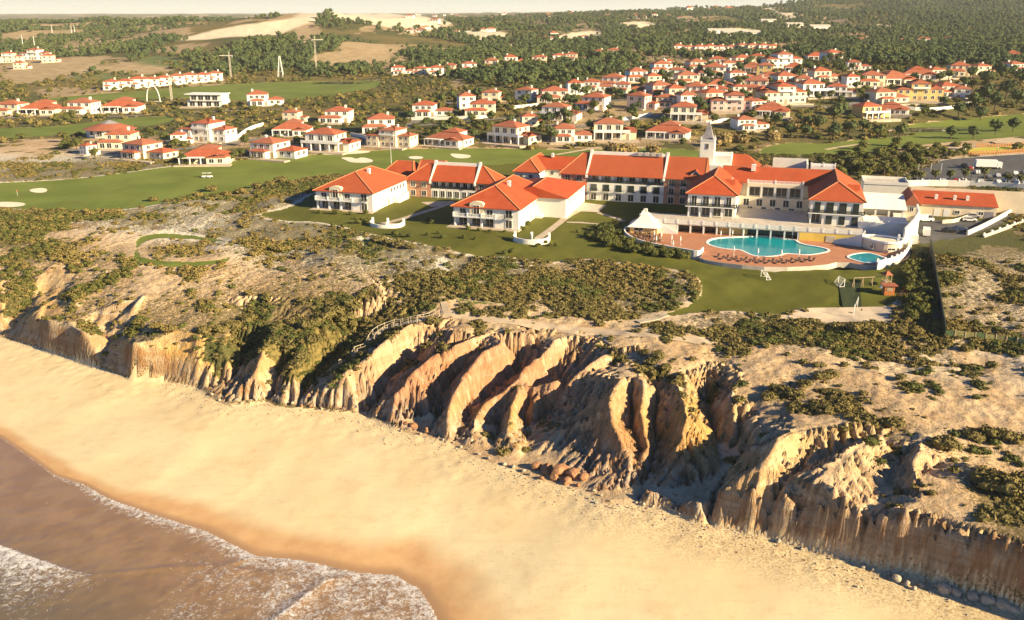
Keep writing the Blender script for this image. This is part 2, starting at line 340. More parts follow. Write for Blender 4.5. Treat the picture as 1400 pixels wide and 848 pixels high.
def sd_on_grid(poly, pad=30):
    S = np.full(XX.shape, -99.0)
    i0, i1 = np.searchsorted(GX, [poly[:, 0].min() - pad, poly[:, 0].max() + pad]); j0, j1 = np.searchsorted(GY, [poly[:, 1].min() - pad, poly[:, 1].max() + pad])
    if i1 > i0 and j1 > j0: S[j0:j1, i0:i1] = poly_sd(XX[j0:j1, i0:i1], YY[j0:j1, i0:i1], poly)
    return S
# ------------------------------------------------------------------ ground cover regions
LAWN_PX = [(345, 293), (400, 285), (430, 262), (520, 235), (560, 230), (770, 222), (940, 235), (1100, 290), (1245, 335), (1250, 380), (1230, 400), (1222, 421), (1090, 421), (1068, 432), (1000, 424), (930, 430), (872, 443), (862, 440), (930, 425),
           (960, 405), (958, 385), (938, 370), (860, 362), (800, 352), (760, 360), (700, 352), (640, 350), (600, 338), (540, 328), (500, 318), (440, 303), (385, 303)]
FAIR_PX = [(-140, 258), (0, 251), (80, 247), (160, 238), (230, 228), (330, 219), (450, 210), (560, 203), (700, 203), (790, 206), (880, 201), (960, 206), (1010, 212), (1000, 222), (900, 225), (800, 222), (700, 226), (560, 236), (430, 240), (380, 252), (330, 262), (262, 268),
           (220, 280), (150, 290), (60, 287), (-40, 284), (-140, 290)]
FAIR2_PX = [(27, 138), (140, 128), (310, 115), (400, 112), (500, 108), (530, 113), (500, 124), (430, 136), (330, 139), (250, 132), (140, 141)]
FAIR3_PX = [(-60, 177), (30, 175), (103, 171), (165, 162), (240, 158), (236, 168), (170, 176), (103, 184), (0, 190), (-60, 192)]
FAIR4_PX = [(1030, 212), (1050, 199), (1090, 194), (1126, 198), (1129, 205), (1150, 196), (1200, 187), (1262, 186), (1290, 182), (1200, 184), (1260, 178), (1205, 175), (1300, 165), (1400, 155), (1500, 150), (1500, 180), (1400, 185), (1330, 192), (1260, 198), (1200, 208), (1120, 213)]
FAIR4_PX = [(1030, 212), (1050, 199), (1090, 194), (1126, 198), (1180, 190), (1240, 186), (1262, 182), (1210, 180), (1230, 168), (1320, 163), (1400, 155), (1520, 148), (1520, 178), (1400, 186), (1330, 192), (1260, 198), (1200, 207), (1120, 213)]
STRIP_PX = [(500, 318), (508, 332), (498, 352), (488, 352), (494, 330), (485, 312)]
RING_PX = [(176, 352), (182, 340), (180, 330), (190, 322), (240, 318), (310, 326), (312, 332), (240, 326), (196, 330), (192, 344), (200, 352), (250, 358), (305, 354), (318, 346), (322, 354), (290, 366), (230, 368), (185, 362)]
RING2_PX = [(600, 352), (612, 352), (608, 375), (614, 396), (640, 410), (690, 412), (690, 418), (640, 418), (606, 404), (598, 380)]
TURF = [region(p) for p in (LAWN_PX, FAIR_PX, FAIR2_PX, FAIR3_PX, FAIR4_PX, STRIP_PX, RING_PX, RING2_PX)]
TSD = np.full(XX.shape, -99.0)
for t_ in TURF: TSD = np.maximum(TSD, sd_on_grid(t_) - (0.9 if len(t_) < 110 and t_ is not TURF[0] and t_[:, 1].max() < 290 else 0))
LAWN_SD = sd_on_grid(TURF[0])
# hotel platform kept clear of dunes
HP = np.array([H(-80, -12), H(20, -20), H(36, -6), H(110, -22), H(122, -5), H(150, 20), H(230, 30), H(240, 120), H(60, 110), H(-80, 70)])
HSD = sd_on_grid(HP)
flat = np.maximum(sstep(-6, 3, TSD), sstep(-8, 2, HSD))
ZZ = ZZ + DUNE_H * dune * (1 - flat)
ZS = blur(ZZ, 12); ZZ = ZZ * (1 - flat) + ZS * flat
DECK0 = np.array([P(x, y, 25.0)[:2] for x, y in [(852, 318), (868, 304), (900, 300), (940, 312), (1110, 316), (1160, 318), (1230, 335), (1246, 340), (1240, 357), (1199, 366), (1125, 364), (1060, 367), (1000, 362), (955, 355), (905, 342), (860, 329)]])
DECK_SD = sd_on_grid(DECK0)
k_ = sstep(-3.0, 0.2, DECK_SD); ZZ = ZZ * (1 - k_) + np.minimum(ZZ, 24.55) * k_
k_ = sstep(0.5, 1.5, DECK_SD); ZZ = ZZ * (1 - k_) + 23.0 * k_
POND_PX = [[(1206, 176), (1240, 172), (1300, 170), (1335, 173), (1325, 178), (1260, 180), (1210, 179)], [(420, 113), (470, 110), (500, 111), (485, 114), (440, 115)]]
PONDS = []
for p_ in POND_PX:
    q_ = region(p_); s_ = sd_on_grid(q_, 60); zc_ = float(h0(q_[:, 0], q_[:, 1]).min()); k_ = sstep(-14, 1, s_); ZZ = ZZ * (1 - k_) + (zc_ - 0.25) * k_; PONDS.append((q_, zc_))
hz = make_h(ZZ)
def hit(px_, py_): return hits([(px_, py_)], hz)[0]

def poly_mask(pixlists, soft=1.0):
    S = np.full(XX.shape, -99.0)
    for p in pixlists: S = np.maximum(S, sd_on_grid(region(p), 60))
    return S
BARE_PX = [[(236, 56), (275, 46), (315, 37), (370, 30), (425, 20), (475, 17), (500, 24), (445, 27), (408, 34), (385, 46), (360, 50), (325, 49), (285, 54)],
           [(450, 17), (480, 14), (535, 20), (600, 24), (625, 32), (600, 40), (562, 40), (511, 34), (455, 27)], [(844, 33), (870, 28), (899, 31), (890, 42), (866, 40)], [(762, 50), (790, 44), (823, 41), (815, 52), (780, 55)],
           [(1036, 10), (1060, 17), (1098, 22), (1090, 26), (1055, 24)], [(966, 42), (1046, 42), (1044, 50), (970, 50)], [(620, 40), (700, 45), (690, 56), (640, 55)], [(640, 62), (720, 60), (700, 66)],
           [(1185, 32), (1230, 36), (1232, 40), (1190, 38)]]
TAN_PX = [[(1102, 24), (1167, 30), (1165, 38), (1110, 34)], [(135, 92), (200, 82), (240, 92), (220, 102), (150, 100)], [(0, 46), (60, 48), (60, 58), (0, 60)], [(0, 90), (60, 80), (130, 78), (150, 90), (80, 110), (0, 118)], [(400, 25), (440, 28), (430, 60), (410, 66)], [(460, 56), (550, 60), (540, 74), (470, 74)], [(430, 72), (520, 70), (540, 82), (470, 96), (420, 90)]]
FIELD_PX = [[(95, 102), (165, 100), (180, 108), (120, 114)], [(185, 82), (215, 74), (264, 84), (262, 92), (200, 90)]]
BSD = poly_mask(BARE_PX); TNSD = poly_mask(TAN_PX); FSD = poly_mask(FIELD_PX)
# ground-cover amount 0 bare sand .. 1 closed scrub, surveyed spots
VEG = [(20, 320, .9), (70, 340, .8), (0, 300, .95), (120, 310, .3), (150, 325, .08), (100, 320, .1), (210, 318, .15), (270, 312, .15), (235, 330, .3), (320, 332, .2), (300, 338, .15), (90, 370, .5), (40, 390, .35), (150, 390, .35), (230, 375, .12), (210, 390, .1), (300, 300, .2), (250, 290, .3), (330, 300, .5), (250, 340, .75), (310, 345, .4), (350, 335, .5), (290, 320, .6),
       (420, 330, .75), (470, 320, .8), (380, 320, .7), (520, 345, .6), (560, 355, .4), (450, 365, .4), (400, 360, .35), (350, 375, .3), (300, 390, .35), (430, 395, .5), (500, 390, .35), (580, 385, .45), (540, 400, .4), (480, 420, .85), (420, 420, .8), (380, 440, .8), (300, 450, .8), (330, 430, .7),
       (430, 460, .95), (410, 500, .95), (398, 525, .85), (385, 510, .8), (372, 470, .85), (350, 455, .8), (440, 490, .9), (310, 470, .7), (290, 460, .8), (470, 470, .8), (510, 440, .8), (340, 470, .6), (220, 460, .8), (150, 450, .7), (100, 430, .5), (40, 425, .4), (60, 440, .45), (200, 440, .55), (260, 470, .5), (260, 440, .5),
       (640, 380, .55), (700, 375, .45), (760, 385, .6), (820, 390, .75), (880, 385, .65), (930, 400, .6), (720, 405, .7), (800, 420, .75), (860, 425, .7), (660, 420, .08), (700, 435, .03), (620, 425, .1), (770, 445, .06), (850, 450, .03), (900, 475, .15), (890, 500, .35), (950, 450, .4), (1000, 445, .55),
       (1050, 455, .6), (1100, 450, .5), (1170, 455, .8), (1240, 455, .8), (1000, 470, .2), (1060, 490, .15), (940, 460, .1), (1150, 490, .2), (1250, 490, .15), (1350, 490, .05), (1380, 530, .02), (1250, 530, .05), (1300, 560, .03), (1380, 600, .1), (1330, 610, .25), (1390, 610, .3), (1100, 520, .28), (1150, 515, .2), (1070, 540, .5),
       (1110, 560, .3), (1180, 560, .2), (1080, 500, .15), (1220, 590, .3), (1290, 615, .3), (1160, 600, .1), (1130, 590, .1), (1040, 570, .1), (1000, 530, .1), (1250, 640, .05), (760, 490, .05), (800, 500, .08), (690, 610, 0), (720, 600, 0), (660, 600, 0), (880, 660, 0), (930, 680, 0), (620, 560, 0), (780, 610, 0), (980, 620, 0), (1370, 675, .9), (1385, 690, .9), (1290, 680, .1), (1200, 640, .05), (1150, 650, .1), (700, 500, 0), (600, 500, 0), (800, 550, 0), (900, 560, 0), (1000, 600, 0), (1050, 660, 0), (560, 520, 0), (640, 520, 0), (850, 600, 0),
       (820, 480, .25), (780, 470, .1), (690, 465, .35), (640, 455, .2), (590, 465, .2), (540, 470, .2), (330, 520, .05), (280, 510, .1), (220, 500, .2), (740, 640, .1), (1300, 350, .7), (1350, 350, .6), (1290, 390, .6), (1350, 400, .4), (1390, 430, .35), (1330, 430, .35), (1290, 430, .6), (1340, 470, .5), (1390, 360, .5), (1390, 330, .9),
       (0, 230, .4), (60, 220, .15), (90, 230, .6), (300, 255, .9), (400, 250, .9), (200, 300, .6), (0, 270, .9), (1260, 330, .5), (1255, 420, .95), (870, 335, .95), (800, 345, .4), (1350, 210, .1), (1300, 205, .2), (1200, 225, .9), (1130, 220, .9), (60, 165, .35), (150, 170, .4), (40, 210, .1)]
vp = hits([(a, b) for a, b, c in VEG], hz); vv = np.array([c for a, b, c in VEG])
VEGM = np.full(XX.shape, 0.85)
nm = (XX > -260) & (XX < 260) & (YY > 100) & (YY < 620)
num = np.zeros(nm.sum()); den = np.zeros(nm.sum())
for (x_, y_), c_ in zip(vp, vv):
    w_ = 1.0 / (((XX[nm] - x_)**2 + (YY[nm] - y_)**2) + 6.0)**1.5
    num += w_ * c_; den += w_
VEGM[nm] = num / den
VN = 0.62 * fbm(XX / 7.0, YY / 7.0, 4, 61, 0.6) + 0.38 * fbm(XX / 26.0, YY / 26.0, 3, 62)
VN = (VN - VN[nm].min()) / (VN[nm].max() - VN[nm].min())
rank = sstep(0.25, 0.75, VN)
COVER = sstep(-0.10, 0.12, VEGM - rank)            # 1 under scrub, 0 on open sand
COVER = np.where(DF < 1.0, 0, COVER)
fo_ = fbm(XX / 70, YY / 110, 5, 71, 0.6)
far_open = np.where((YY > 1000) & (XX < 420), sstep(0.54, 0.60, fo_), sstep(0.56, 0.66, fo_)) * (YY > 480)
COVER = np.where(YY > 480, np.maximum(0.0, 1 - 0.8 * far_open), COVER)
COVER = COVER * (1 - sstep(0.5, 0.9, slope) * sstep(-45, -30, XX)) * (1 - sstep(-2, 2, np.maximum(BSD, TNSD))) * (1 - sstep(-0.5, 0.5, TSD))
VEGN = fbm(XX / 2.2, YY / 2.2, 3, 66)
ROCK = sstep(0.22, 0.55, np.where(DF > 0.3, slope, 0)) * (1 - 0.85 * COVER)
ROCK = np.maximum(ROCK, sstep(7.0, 2.0, DF) * (DF > -0.5) * sstep(0.15, 0.5, slope) * (1 - 0.8 * COVER * sstep(1.5, 4.0, DF)))
SHEER = sstep(1.6, 3.0, blur(gz, 2)) * (DF > 0.0) * (DF < 8)
BARE = np.clip(sstep(-8, 4, BSD), 0, 1); TAN = np.clip(sstep(-8, 4, TNSD), 0, 1); FIELD = np.clip(sstep(-8, 4, FSD), 0, 1)

# ------------------------------------------------------------------ material helpers
def new_mat(name):
    m = bpy.data.materials.new(name); m.use_nodes = True; nt = m.node_tree; nt.nodes.clear()
    out = nt.nodes.new('ShaderNodeOutputMaterial'); b = nt.nodes.new('ShaderNodeBsdfPrincipled'); nt.links.new(b.outputs[0], out.inputs[0])
    return m, nt, b
class NT:
    def __init__(s, nt): s.nt = nt
    def n(s, t, **k):
        nd = s.nt.nodes.new(t)
        for a, b in k.items(): setattr(nd, a, b)
        return nd
    def put(s, sock, v):
        if hasattr(v, 'is_output'): s.nt.links.new(v, sock)
        else:
            if sock.type == 'RGBA' and len(v) == 3: v = (*v, 1)
            sock.default_value = v
    def attr(s, name): return s.n('ShaderNodeAttribute', attribute_name=name).outputs['Fac']
    def pos(s): return s.n('ShaderNodeNewGeometry').outputs['Position']
    def obj(s): return s.n('ShaderNodeTexCoord').outputs['Object']
    def mapping(s, v, sc=(1, 1, 1)):
        m = s.n('ShaderNodeMapping'); s.nt.links.new(v, m.inputs['Vector']); m.inputs['Scale'].default_value = sc; return m.outputs[0]
    def noise(s, v, scale, detail=4, rough=0.55, dist=0.0):
        t = s.n('ShaderNodeTexNoise'); s.nt.links.new(v, t.inputs['Vector']); t.inputs['Scale'].default_value = scale; t.inputs['Detail'].default_value = detail; t.inputs['Roughness'].default_value = rough; t.inputs['Distortion'].default_value = dist
        return t.outputs['Fac']
    def vor(s, v, scale, feat='F1'):
        t = s.n('ShaderNodeTexVoronoi', feature=feat); s.nt.links.new(v, t.inputs['Vector']); t.inputs['Scale'].default_value = scale; return t.outputs['Distance']
    def math(s, op, a, b=0.0, c=0.0, clamp=False):
        m = s.n('ShaderNodeMath', operation=op, use_clamp=clamp); s.put(m.inputs[0], a); s.put(m.inputs[1], b); s.put(m.inputs[2], c); return m.outputs[0]
    def ramp(s, v, a, b):
        m = s.n('ShaderNodeMapRange', interpolation_type='SMOOTHSTEP'); s.put(m.inputs[0], v); m.inputs[1].default_value = a; m.inputs[2].default_value = b; return m.outputs[0]
    def mix(s, f, a, b):
        m = s.n('ShaderNodeMix', data_type='RGBA'); s.put(m.inputs[0], f); s.put(m.inputs[6], a); s.put(m.inputs[7], b); return m.outputs[2]
    def mul(s, f, a, b):
        m = s.n('ShaderNodeMix', data_type='RGBA', blend_type='MULTIPLY'); s.put(m.inputs[0], f); s.put(m.inputs[6], a); s.put(m.inputs[7], b); return m.outputs[2]
    def bump(s, bsdf, hgt, strength=0.5, dist=0.1):
        b = s.n('ShaderNodeBump'); s.put(b.inputs['Height'], hgt); b.inputs['Strength'].default_value = strength; b.inputs['Distance'].default_value = dist
        s.nt.links.new(b.outputs[0], bsdf.inputs['Normal'])
def set_in(b, **k):
    for a, v in k.items(): b.inputs[a.replace('_', ' ')].default_value = v
_simple = {}
def simple(name, col, rough=0.7, var=0.12, scale=0.6, metallic=0.0, emit=None):
    if name in _simple: return _simple[name]
    m, nt, b = new_mat(name); N = NT(nt); c = tuple(col)
    v = N.obj(); f = N.noise(v, scale, 5, 0.6)
    lo = tuple(x * (1 - var) for x in c); hi = tuple(min(1, x * (1 + var)) for x in c)
    N.put(b.inputs['Base Color'], N.mix(N.ramp(f, 0.3, 0.7), lo, hi)); b.inputs['Roughness'].default_value = rough; b.inputs['Metallic'].default_value = metallic
    b.inputs['Specular IOR Level'].default_value = 0.3
    _simple[name] = m; return m

# land
m_land, nt, b = new_mat('land'); N = NT(nt); p = N.pos()
turf, cov, rock, bare, tan_, fld = [N.attr(k) for k in ('turf', 'cover', 'rock', 'bare', 'tan', 'field')]
n1 = N.noise(p, 0.8, 6, 0.6); n2 = N.noise(p, 0.09, 5, 0.6); n3 = N.noise(p, 3.0, 4, 0.65); n4 = N.noise(p, 0.012, 4, 0.5)
sand = N.mix(N.ramp(n2, 0.35, 0.65), (0.49, 0.335, 0.185), (0.58, 0.43, 0.26))
sand = N.mix(N.ramp(n1, 0.5, 0.72), sand, (0.36, 0.225, 0.11))
vgm = N.attr('vegm'); n5 = N.noise(p, 1.7, 5, 0.7)
sand = N.mix(N.math('MULTIPLY', N.attr('inl'), N.ramp(n2, 0.30, 0.50)), sand, (0.68, 0.61, 0.48))
speck = N.ramp(N.math('ADD', n5, N.math('ADD', N.math('MULTIPLY', vgm, 0.34), N.math('MULTIPLY', N.attr('inl'), 0.07))), 0.60, 0.70)
sand = N.mix(N.math('MULTIPLY', speck, 0.85), sand, (0.12, 0.095, 0.036))
scr = N.mix(N.ramp(n1, 0.32, 0.68), (0.085, 0.072, 0.022), (0.23, 0.175, 0.06))
scr = N.mix(N.ramp(n4, 0.45, 0.6), scr, N.mix(N.ramp(n3, 0.3, 0.7), (0.045, 0.055, 0.018), (0.13, 0.12, 0.04)))
cf = N.ramp(N.math('ADD', cov, N.math('MULTIPLY', N.math('SUBTRACT', n1, 0.5), 0.9)), 0.38, 0.60)
col = N.mix(cf, sand, scr)
# rock: layered cliff clays
sz = N.n('ShaderNodeSeparateXYZ'); nt.links.new(p, sz.inputs[0])
pv = N.mapping(p, (1.0, 1.0, 0.18)); pst = N.mapping(p, (0.06, 0.06, 1.0))
vs_ = N.noise(pv, 0.9, 5, 0.65, 0.6); vs2 = N.noise(pv, 3.2, 4, 0.7, 0.3); crk = N.ramp(N.vor(p, 0.35, 'DISTANCE_TO_EDGE'), 0.0, 0.05); st_ = N.noise(pst, 0.55, 4, 0.6); big = N.noise(p, 0.035, 3, 0.5)
rk = N.mix(N.ramp(st_, 0.38, 0.62), (0.47, 0.31, 0.165), (0.62, 0.48, 0.30))
redz = N.attr('redz'); ocz = N.attr('ocz')
rk = N.mix(N.math('MULTIPLY', N.math('MULTIPLY', redz, N.ramp(N.math('ADD', big, N.math('MULTIPLY', st_, 0.5)), 0.60, 0.86)), 0.75), rk, N.mix(N.ramp(vs_, 0.35, 0.65), (0.46, 0.225, 0.13), (0.31, 0.115, 0.055)))
rk = N.mix(N.math('MULTIPLY', ocz, N.ramp(N.math('ADD', big, N.math('MULTIPLY', n2, 0.6)), 0.66, 0.86)), rk, (0.55, 0.33, 0.10))
rk = N.mix(N.math('MULTIPLY', N.ramp(vs_, 0.52, 0.72), 0.65), rk, (0.28, 0.15, 0.065))
rk = N.mix(N.math('MULTIPLY', N.ramp(vs_, 0.42, 0.28), 0.7), rk, (0.70, 0.57, 0.38))
low = N.ramp(N.math('ADD', sz.outputs[2], N.math('MULTIPLY', N.math('SUBTRACT', n2, 0.5), 6.0)), 13.5, 10.0)
rk = N.mix(N.math('MULTIPLY', low, 0.6), rk, N.mix(N.ramp(vs_, 0.4, 0.62), (0.46, 0.40, 0.31), (0.24, 0.135, 0.065)))
rk = N.mix(N.math('MULTIPLY', N.ramp(vs2, 0.55, 0.75), 0.55), rk, (0.22, 0.12, 0.05))
rk = N.mix(N.math('MULTIPLY', N.ramp(n3, 0.6, 0.75), 0.4), rk, (0.20, 0.12, 0.05))
shr = N.attr('sheer'); pq = N.mapping(p, (1.0, 1.0, 0.06)); sk = N.noise(pq, 0.42, 5, 0.65, 0.3); sk2 = N.noise(pst, 0.9, 3, 0.6)
rk = N.mix(N.math('MULTIPLY', shr, 0.75), rk, N.mix(N.ramp(sk, 0.42, 0.6), N.mix(N.ramp(sk2, 0.4, 0.6), (0.30, 0.20, 0.115), (0.40, 0.31, 0.21)), (0.23, 0.105, 0.042)))
col = N.mix(N.ramp(N.math('ADD', rock, N.math('MULTIPLY', N.math('SUBTRACT', n1, 0.5), 0.5)), 0.3, 0.6), col, rk)
# turf
mow = N.noise(p, 0.05, 4, 0.55)
tf = N.mix(N.ramp(mow, 0.35, 0.65), (0.088, 0.092, 0.015), (0.118, 0.120, 0.021))
tf = N.mix(N.attr('lawn'), N.mix(N.ramp(mow, 0.35, 0.65), (0.128, 0.162, 0.028), (0.170, 0.205, 0.040)), tf)
tf = N.mix(N.math('MULTIPLY', N.ramp(n1, 0.5, 0.75), 0.35), tf, (0.14, 0.125, 0.03))
tf = N.mix(N.math('MULTIPLY', N.ramp(n2, 0.56, 0.7), 0.4), tf, (0.14, 0.115, 0.032))
tm = N.ramp(N.math('ADD', turf, N.math('MULTIPLY', N.math('SUBTRACT', n1, 0.5), 2.4)), -0.15, 0.25)
col = N.mix(tm, col, tf)
col = N.mix(tan_, col, N.mix(N.ramp(n2, 0.35, 0.65), (0.33, 0.23, 0.12), (0.42, 0.32, 0.18)))
col = N.mix(fld, col, N.mix(N.ramp(n2, 0.35, 0.65), (0.11, 0.14, 0.05), (0.17, 0.19, 0.07)))
col = N.mix(bare, col, N.mix(N.ramp(n2, 0.3, 0.7), (0.62, 0.50, 0.33), (0.74, 0.63, 0.45)))
N.put(b.inputs['Base Color'], col); set_in(b, Roughness=0.9); b.inputs['Specular IOR Level'].default_value = 0.1
hgt = N.math('ADD', N.math('MULTIPLY', n1, 0.7), N.math('ADD', N.math('MULTIPLY', n3, 0.35), N.math('MULTIPLY', N.math('ADD', N.math('ADD', N.math('MULTIPLY', vs_, 1.6), N.math('MULTIPLY', vs2, 0.9)), N.math('ADD', N.math('MULTIPLY', st_, 1.2), N.math('MULTIPLY', crk, 0.10))), rock)))
hgt = N.math('MULTIPLY', hgt, N.math('SUBTRACT', 1.0, N.math('MULTIPLY', tm, 0.8)))
N.bump(b, hgt, 0.9, 0.45)

# beach sand
m_beach, nt, b = new_mat('beach_sand'); N = NT(nt); p = N.pos()
wet = N.attr('wet'); foot = N.attr('foot')
n1 = N.noise(p, 0.25, 5, 0.6); n2 = N.noise(p, 0.05, 4, 0.5); n3 = N.noise(p, 2.2, 5, 0.7)
col = N.mix(N.ramp(n2, 0.35, 0.65), (0.67, 0.53, 0.30), (0.71, 0.58, 0.345))
col = N.mix(N.math('MULTIPLY', N.ramp(n1, 0.5, 0.75), 0.35), col, (0.53, 0.36, 0.19))
ml = N.n('ShaderNodeMapping'); nt.links.new(p, ml.inputs['Vector']); ml.inputs['Rotation'].default_value = (0, 0, 0.51); ml.inputs['Scale'].default_value = (0.035, 0.30, 1)
n6 = N.noise(ml.outputs[0], 1.0, 5, 0.6, 0.4); col = N.mix(N.math('MULTIPLY', N.ramp(n6, 0.52, 0.70), 0.16), col, (0.50, 0.33, 0.17))
tl = N.ramp(N.math('ABSOLUTE', N.math('SUBTRACT', n6, 0.47)), 0.012, 0.0); col = N.mix(N.math('MULTIPLY', N.math('MULTIPLY', tl, N.ramp(n3, 0.4, 0.6)), 0.4), col, (0.40, 0.25, 0.12))
trod = N.math('MULTIPLY', foot, N.ramp(n3, 0.42, 0.62))
col = N.mix(N.math('MULTIPLY', trod, 0.75), col, (0.36, 0.235, 0.115))
wm = N.ramp(N.math('ADD', wet, N.math('MULTIPLY', N.math('SUBTRACT', n2, 0.5), 1.1)), 0.25, 0.75)
col = N.mix(wm, col, N.mix(N.ramp(n1, 0.3, 0.7), (0.52, 0.30, 0.135), (0.60, 0.375, 0.18)))
wm2 = N.ramp(wet, 0.80, 0.98)
col = N.mix(wm2, col, (0.38, 0.225, 0.115))
N.put(b.inputs['Base Color'], col)
N.put(b.inputs['Roughness'], N.math('SUBTRACT', 0.9, N.math('MULTIPLY', wm2, 0.5))); b.inputs['Specular IOR Level'].default_value = 0.2
N.bump(b, N.math('ADD', N.math('MULTIPLY', n3, N.math('ADD', 0.15, N.math('MULTIPLY', foot, 0.8))), N.math('MULTIPLY', n1, 0.5)), 0.5, 0.25)

# ------------------------------------------------------------------ ground objects cut from one sheet
def grid_mesh(name, cellmask, mat, attrs, kind='structure', Zg=None, gx=None, gy=None, parent=None):
    Zg = ZZ if Zg is None else Zg; gx = GX if gx is None else gx; gy = GY if gy is None else gy
    ny, nx = Zg.shape
    jj, ii = np.nonzero(cellmask)
    q = np.stack([jj * nx + ii, jj * nx + ii + 1, (jj + 1) * nx + ii + 1, (jj + 1) * nx + ii], 1)
    used, inv = np.unique(q, return_inverse=True); q = inv.reshape(-1, 4)
    vy, vx = used // nx, used % nx
    co = np.stack([gx[vx], gy[vy], Zg[vy, vx]], 1).astype(np.float32)
    me = bpy.data.meshes.new(name); me.vertices.add(len(co)); me.vertices.foreach_set('co', co.ravel())
    me.loops.add(q.size); me.loops.foreach_set('vertex_index', q.ravel().astype(np.int32))
    me.polygons.add(len(q)); me.polygons.foreach_set('loop_start', np.arange(0, q.size, 4, dtype=np.int32)); me.polygons.foreach_set('loop_total', np.full(len(q), 4, np.int32))
    me.polygons.foreach_set('use_smooth', np.ones(len(q), bool))
    for k, A in attrs.items():
        at = me.attributes.new(k, 'FLOAT', 'POINT'); at.data.foreach_set('value', A[vy, vx].astype(np.float32))
    me.update(calc_edges=True); me.materials.append(mat)
    o = bpy.data.objects.new(name, me); COL.objects.link(o)
    if kind: o['kind'] = kind
    if parent: o.parent = parent
    return o
def cells(A): return (A[:-1, :-1] + A[1:, :-1] + A[:-1, 1:] + A[1:, 1:]) / 4
def blob(px_, py_, z_, rx, ry): q = P(px_, py_, z_); return np.exp(-((XX - q[0]) / rx)**2 - ((YY - q[1]) / ry)**2)
REDZ = np.clip(blob(650, 520, 16, 22, 22) + blob(800, 580, 14, 20, 20) + blob(870, 560, 18, 14, 18) + .8 * blob(310, 500, 14, 12, 14) + .5 * blob(1250, 740, 12, 40, 10) + .6 * blob(560, 500, 18, 12, 12), 0, 1); OCZ = np.clip(blob(240, 490, 14, 22, 14) + .7 * blob(20, 430, 14, 30, 16) + .8 * blob(690, 600, 10, 12, 10) + .6 * blob(1060, 600, 16, 20, 14) + .6 * blob(940, 510, 24, 12, 14), 0, 1)
LAT = dict(turf=np.clip(TSD, -3, 3), cover=COVER, rock=ROCK, bare=BARE, tan=TAN, field=FIELD, redz=REDZ, ocz=OCZ, sheer=SHEER, lawn=(LAWN_SD > -1).astype(float), inl=(sstep(38, 62, DF) * sstep(20, -20, XX) + 0.35 * sstep(45, 70, DF)) * sstep(440, 400, YY), vegm=np.where(YY > 480, 0.45, VEGM) * sstep(-0.5, -3, TSD))
cF = cells(DF); cT = cells(TSD); cL = cells(LAWN_SD); cY = cells(YY); cX = cells(XX)
beach_m = cF < 0.0
beach_m |= (cY < 95) & (np.abs(cX) > 320)
lawn_m = (~beach_m) & (cL > 0); fair_m = (~beach_m) & (~lawn_m) & (cT > 0)
hill_m = (~beach_m) & (~lawn_m) & (~fair_m) & (cY > 950)
cliff_m = (~beach_m) & (~lawn_m) & (~fair_m) & (cells(slope) > 0.45) & (cF < 45)
head_m = ~(beach_m | lawn_m | fair_m | hill_m | cliff_m)
wet_w = 5.0 + 8.0 * sstep(-90, -30, XX)
WET = np.clip(1 - DW / wet_w, 0, 1); FOOTA = sstep(-13, -4, DF) * (0.15 + 0.85 * sstep(-30, 45, XX))
grid_mesh('beach', beach_m, m_beach, dict(wet=WET, foot=FOOTA))
grid_mesh('cliff', cliff_m, m_land, LAT); grid_mesh('headland', head_m, m_land, LAT); grid_mesh('lawn', lawn_m, m_land, LAT); grid_mesh('golf_fairway', fair_m, m_land, LAT); grid_mesh('hills', hill_m, m_land, LAT)

# ------------------------------------------------------------------ sea
sgx = axis(-130, 10, 0.45, -6000, 300, 0.06); sgy = axis(88, 185, 0.45, 42, 400, 0.06)
SX, SY = np.meshgrid(sgx, sgy)
sw = -line_sd(SX, SY, WATER[:, :2])                     # metres seaward of the swash edge
def wl(*px_): return np.array([P(a, b, Z_SEA)[:2] for a, b in px_])
F2 = wl((-200, 690), (0, 745), (30, 757), (75, 772), (110, 782), (132, 787), (165, 793), (220, 805), (300, 828), (400, 862), (500, 910))
F3 = wl((132, 786), (225, 777), (305, 774), (350, 762)); F4 = wl((305, 777), (370, 785), (440, 795), (470, 790)); F5 = wl((445, 797), (420, 815), (385, 842), (350, 870))
d2 = -line_sd(SX, SY, F2); d3 = np.abs(line_sd(SX, SY, F3)); d4 = np.abs(line_sd(SX, SY, F4)); d5 = line_sd(SX, SY, F5)
nn = fbm(SX / 6, SY / 6, 4, 81)
foam = 0.95 * np.exp(-np.maximum(sw, 0) / 0.35) * (sw > -0.4)
bw = 0.3 + 4.2 * sstep(-95, -70, SX) + 3.0 * sstep(-55, -25, SX)
foam = np.maximum(foam, 0.73 * np.exp(-(np.maximum(sw, 0) / bw)**2))
foam = np.maximum(foam, np.where(d2 > 0, 0.45 + 0.42 * np.exp(-d2 / 7.0), 0) * (0.25 + 0.75 * sstep(-52, -80, SX)))
foam = np.maximum(foam, 0.55 * np.exp(-d3 / 0.5)); foam = np.maximum(foam, 0.7 * np.exp(-d4 / 0.8))
foam = np.maximum(foam, 0.8 * np.exp(-np.abs(d5) / 1.5))
right = sstep(-70, -48, SX) * sstep(1.0, 6.0, sw)
foam = np.maximum(foam, right * (0.34 + 0.30 * nn)); foam = np.maximum(foam, sstep(-46, -36, SX) * (0.52 + 0.2 * nn))
foam = np.maximum(foam, sstep(14, 24, sw) * (0.25 + 0.25 * nn))
for (a, b_) in [((5, 690), (60, 660)), ((0, 740), (70, 705)), ((60, 700), (75, 655)), ((150, 760), (185, 730)), ((175, 775), (215, 715)), ((100, 715), (150, 708)), ((20, 668), (10, 640))]:
    foam = np.maximum(foam, 0.60 * np.exp(-np.abs(line_sd(SX, SY, wl(a, b_))) / 0.22))
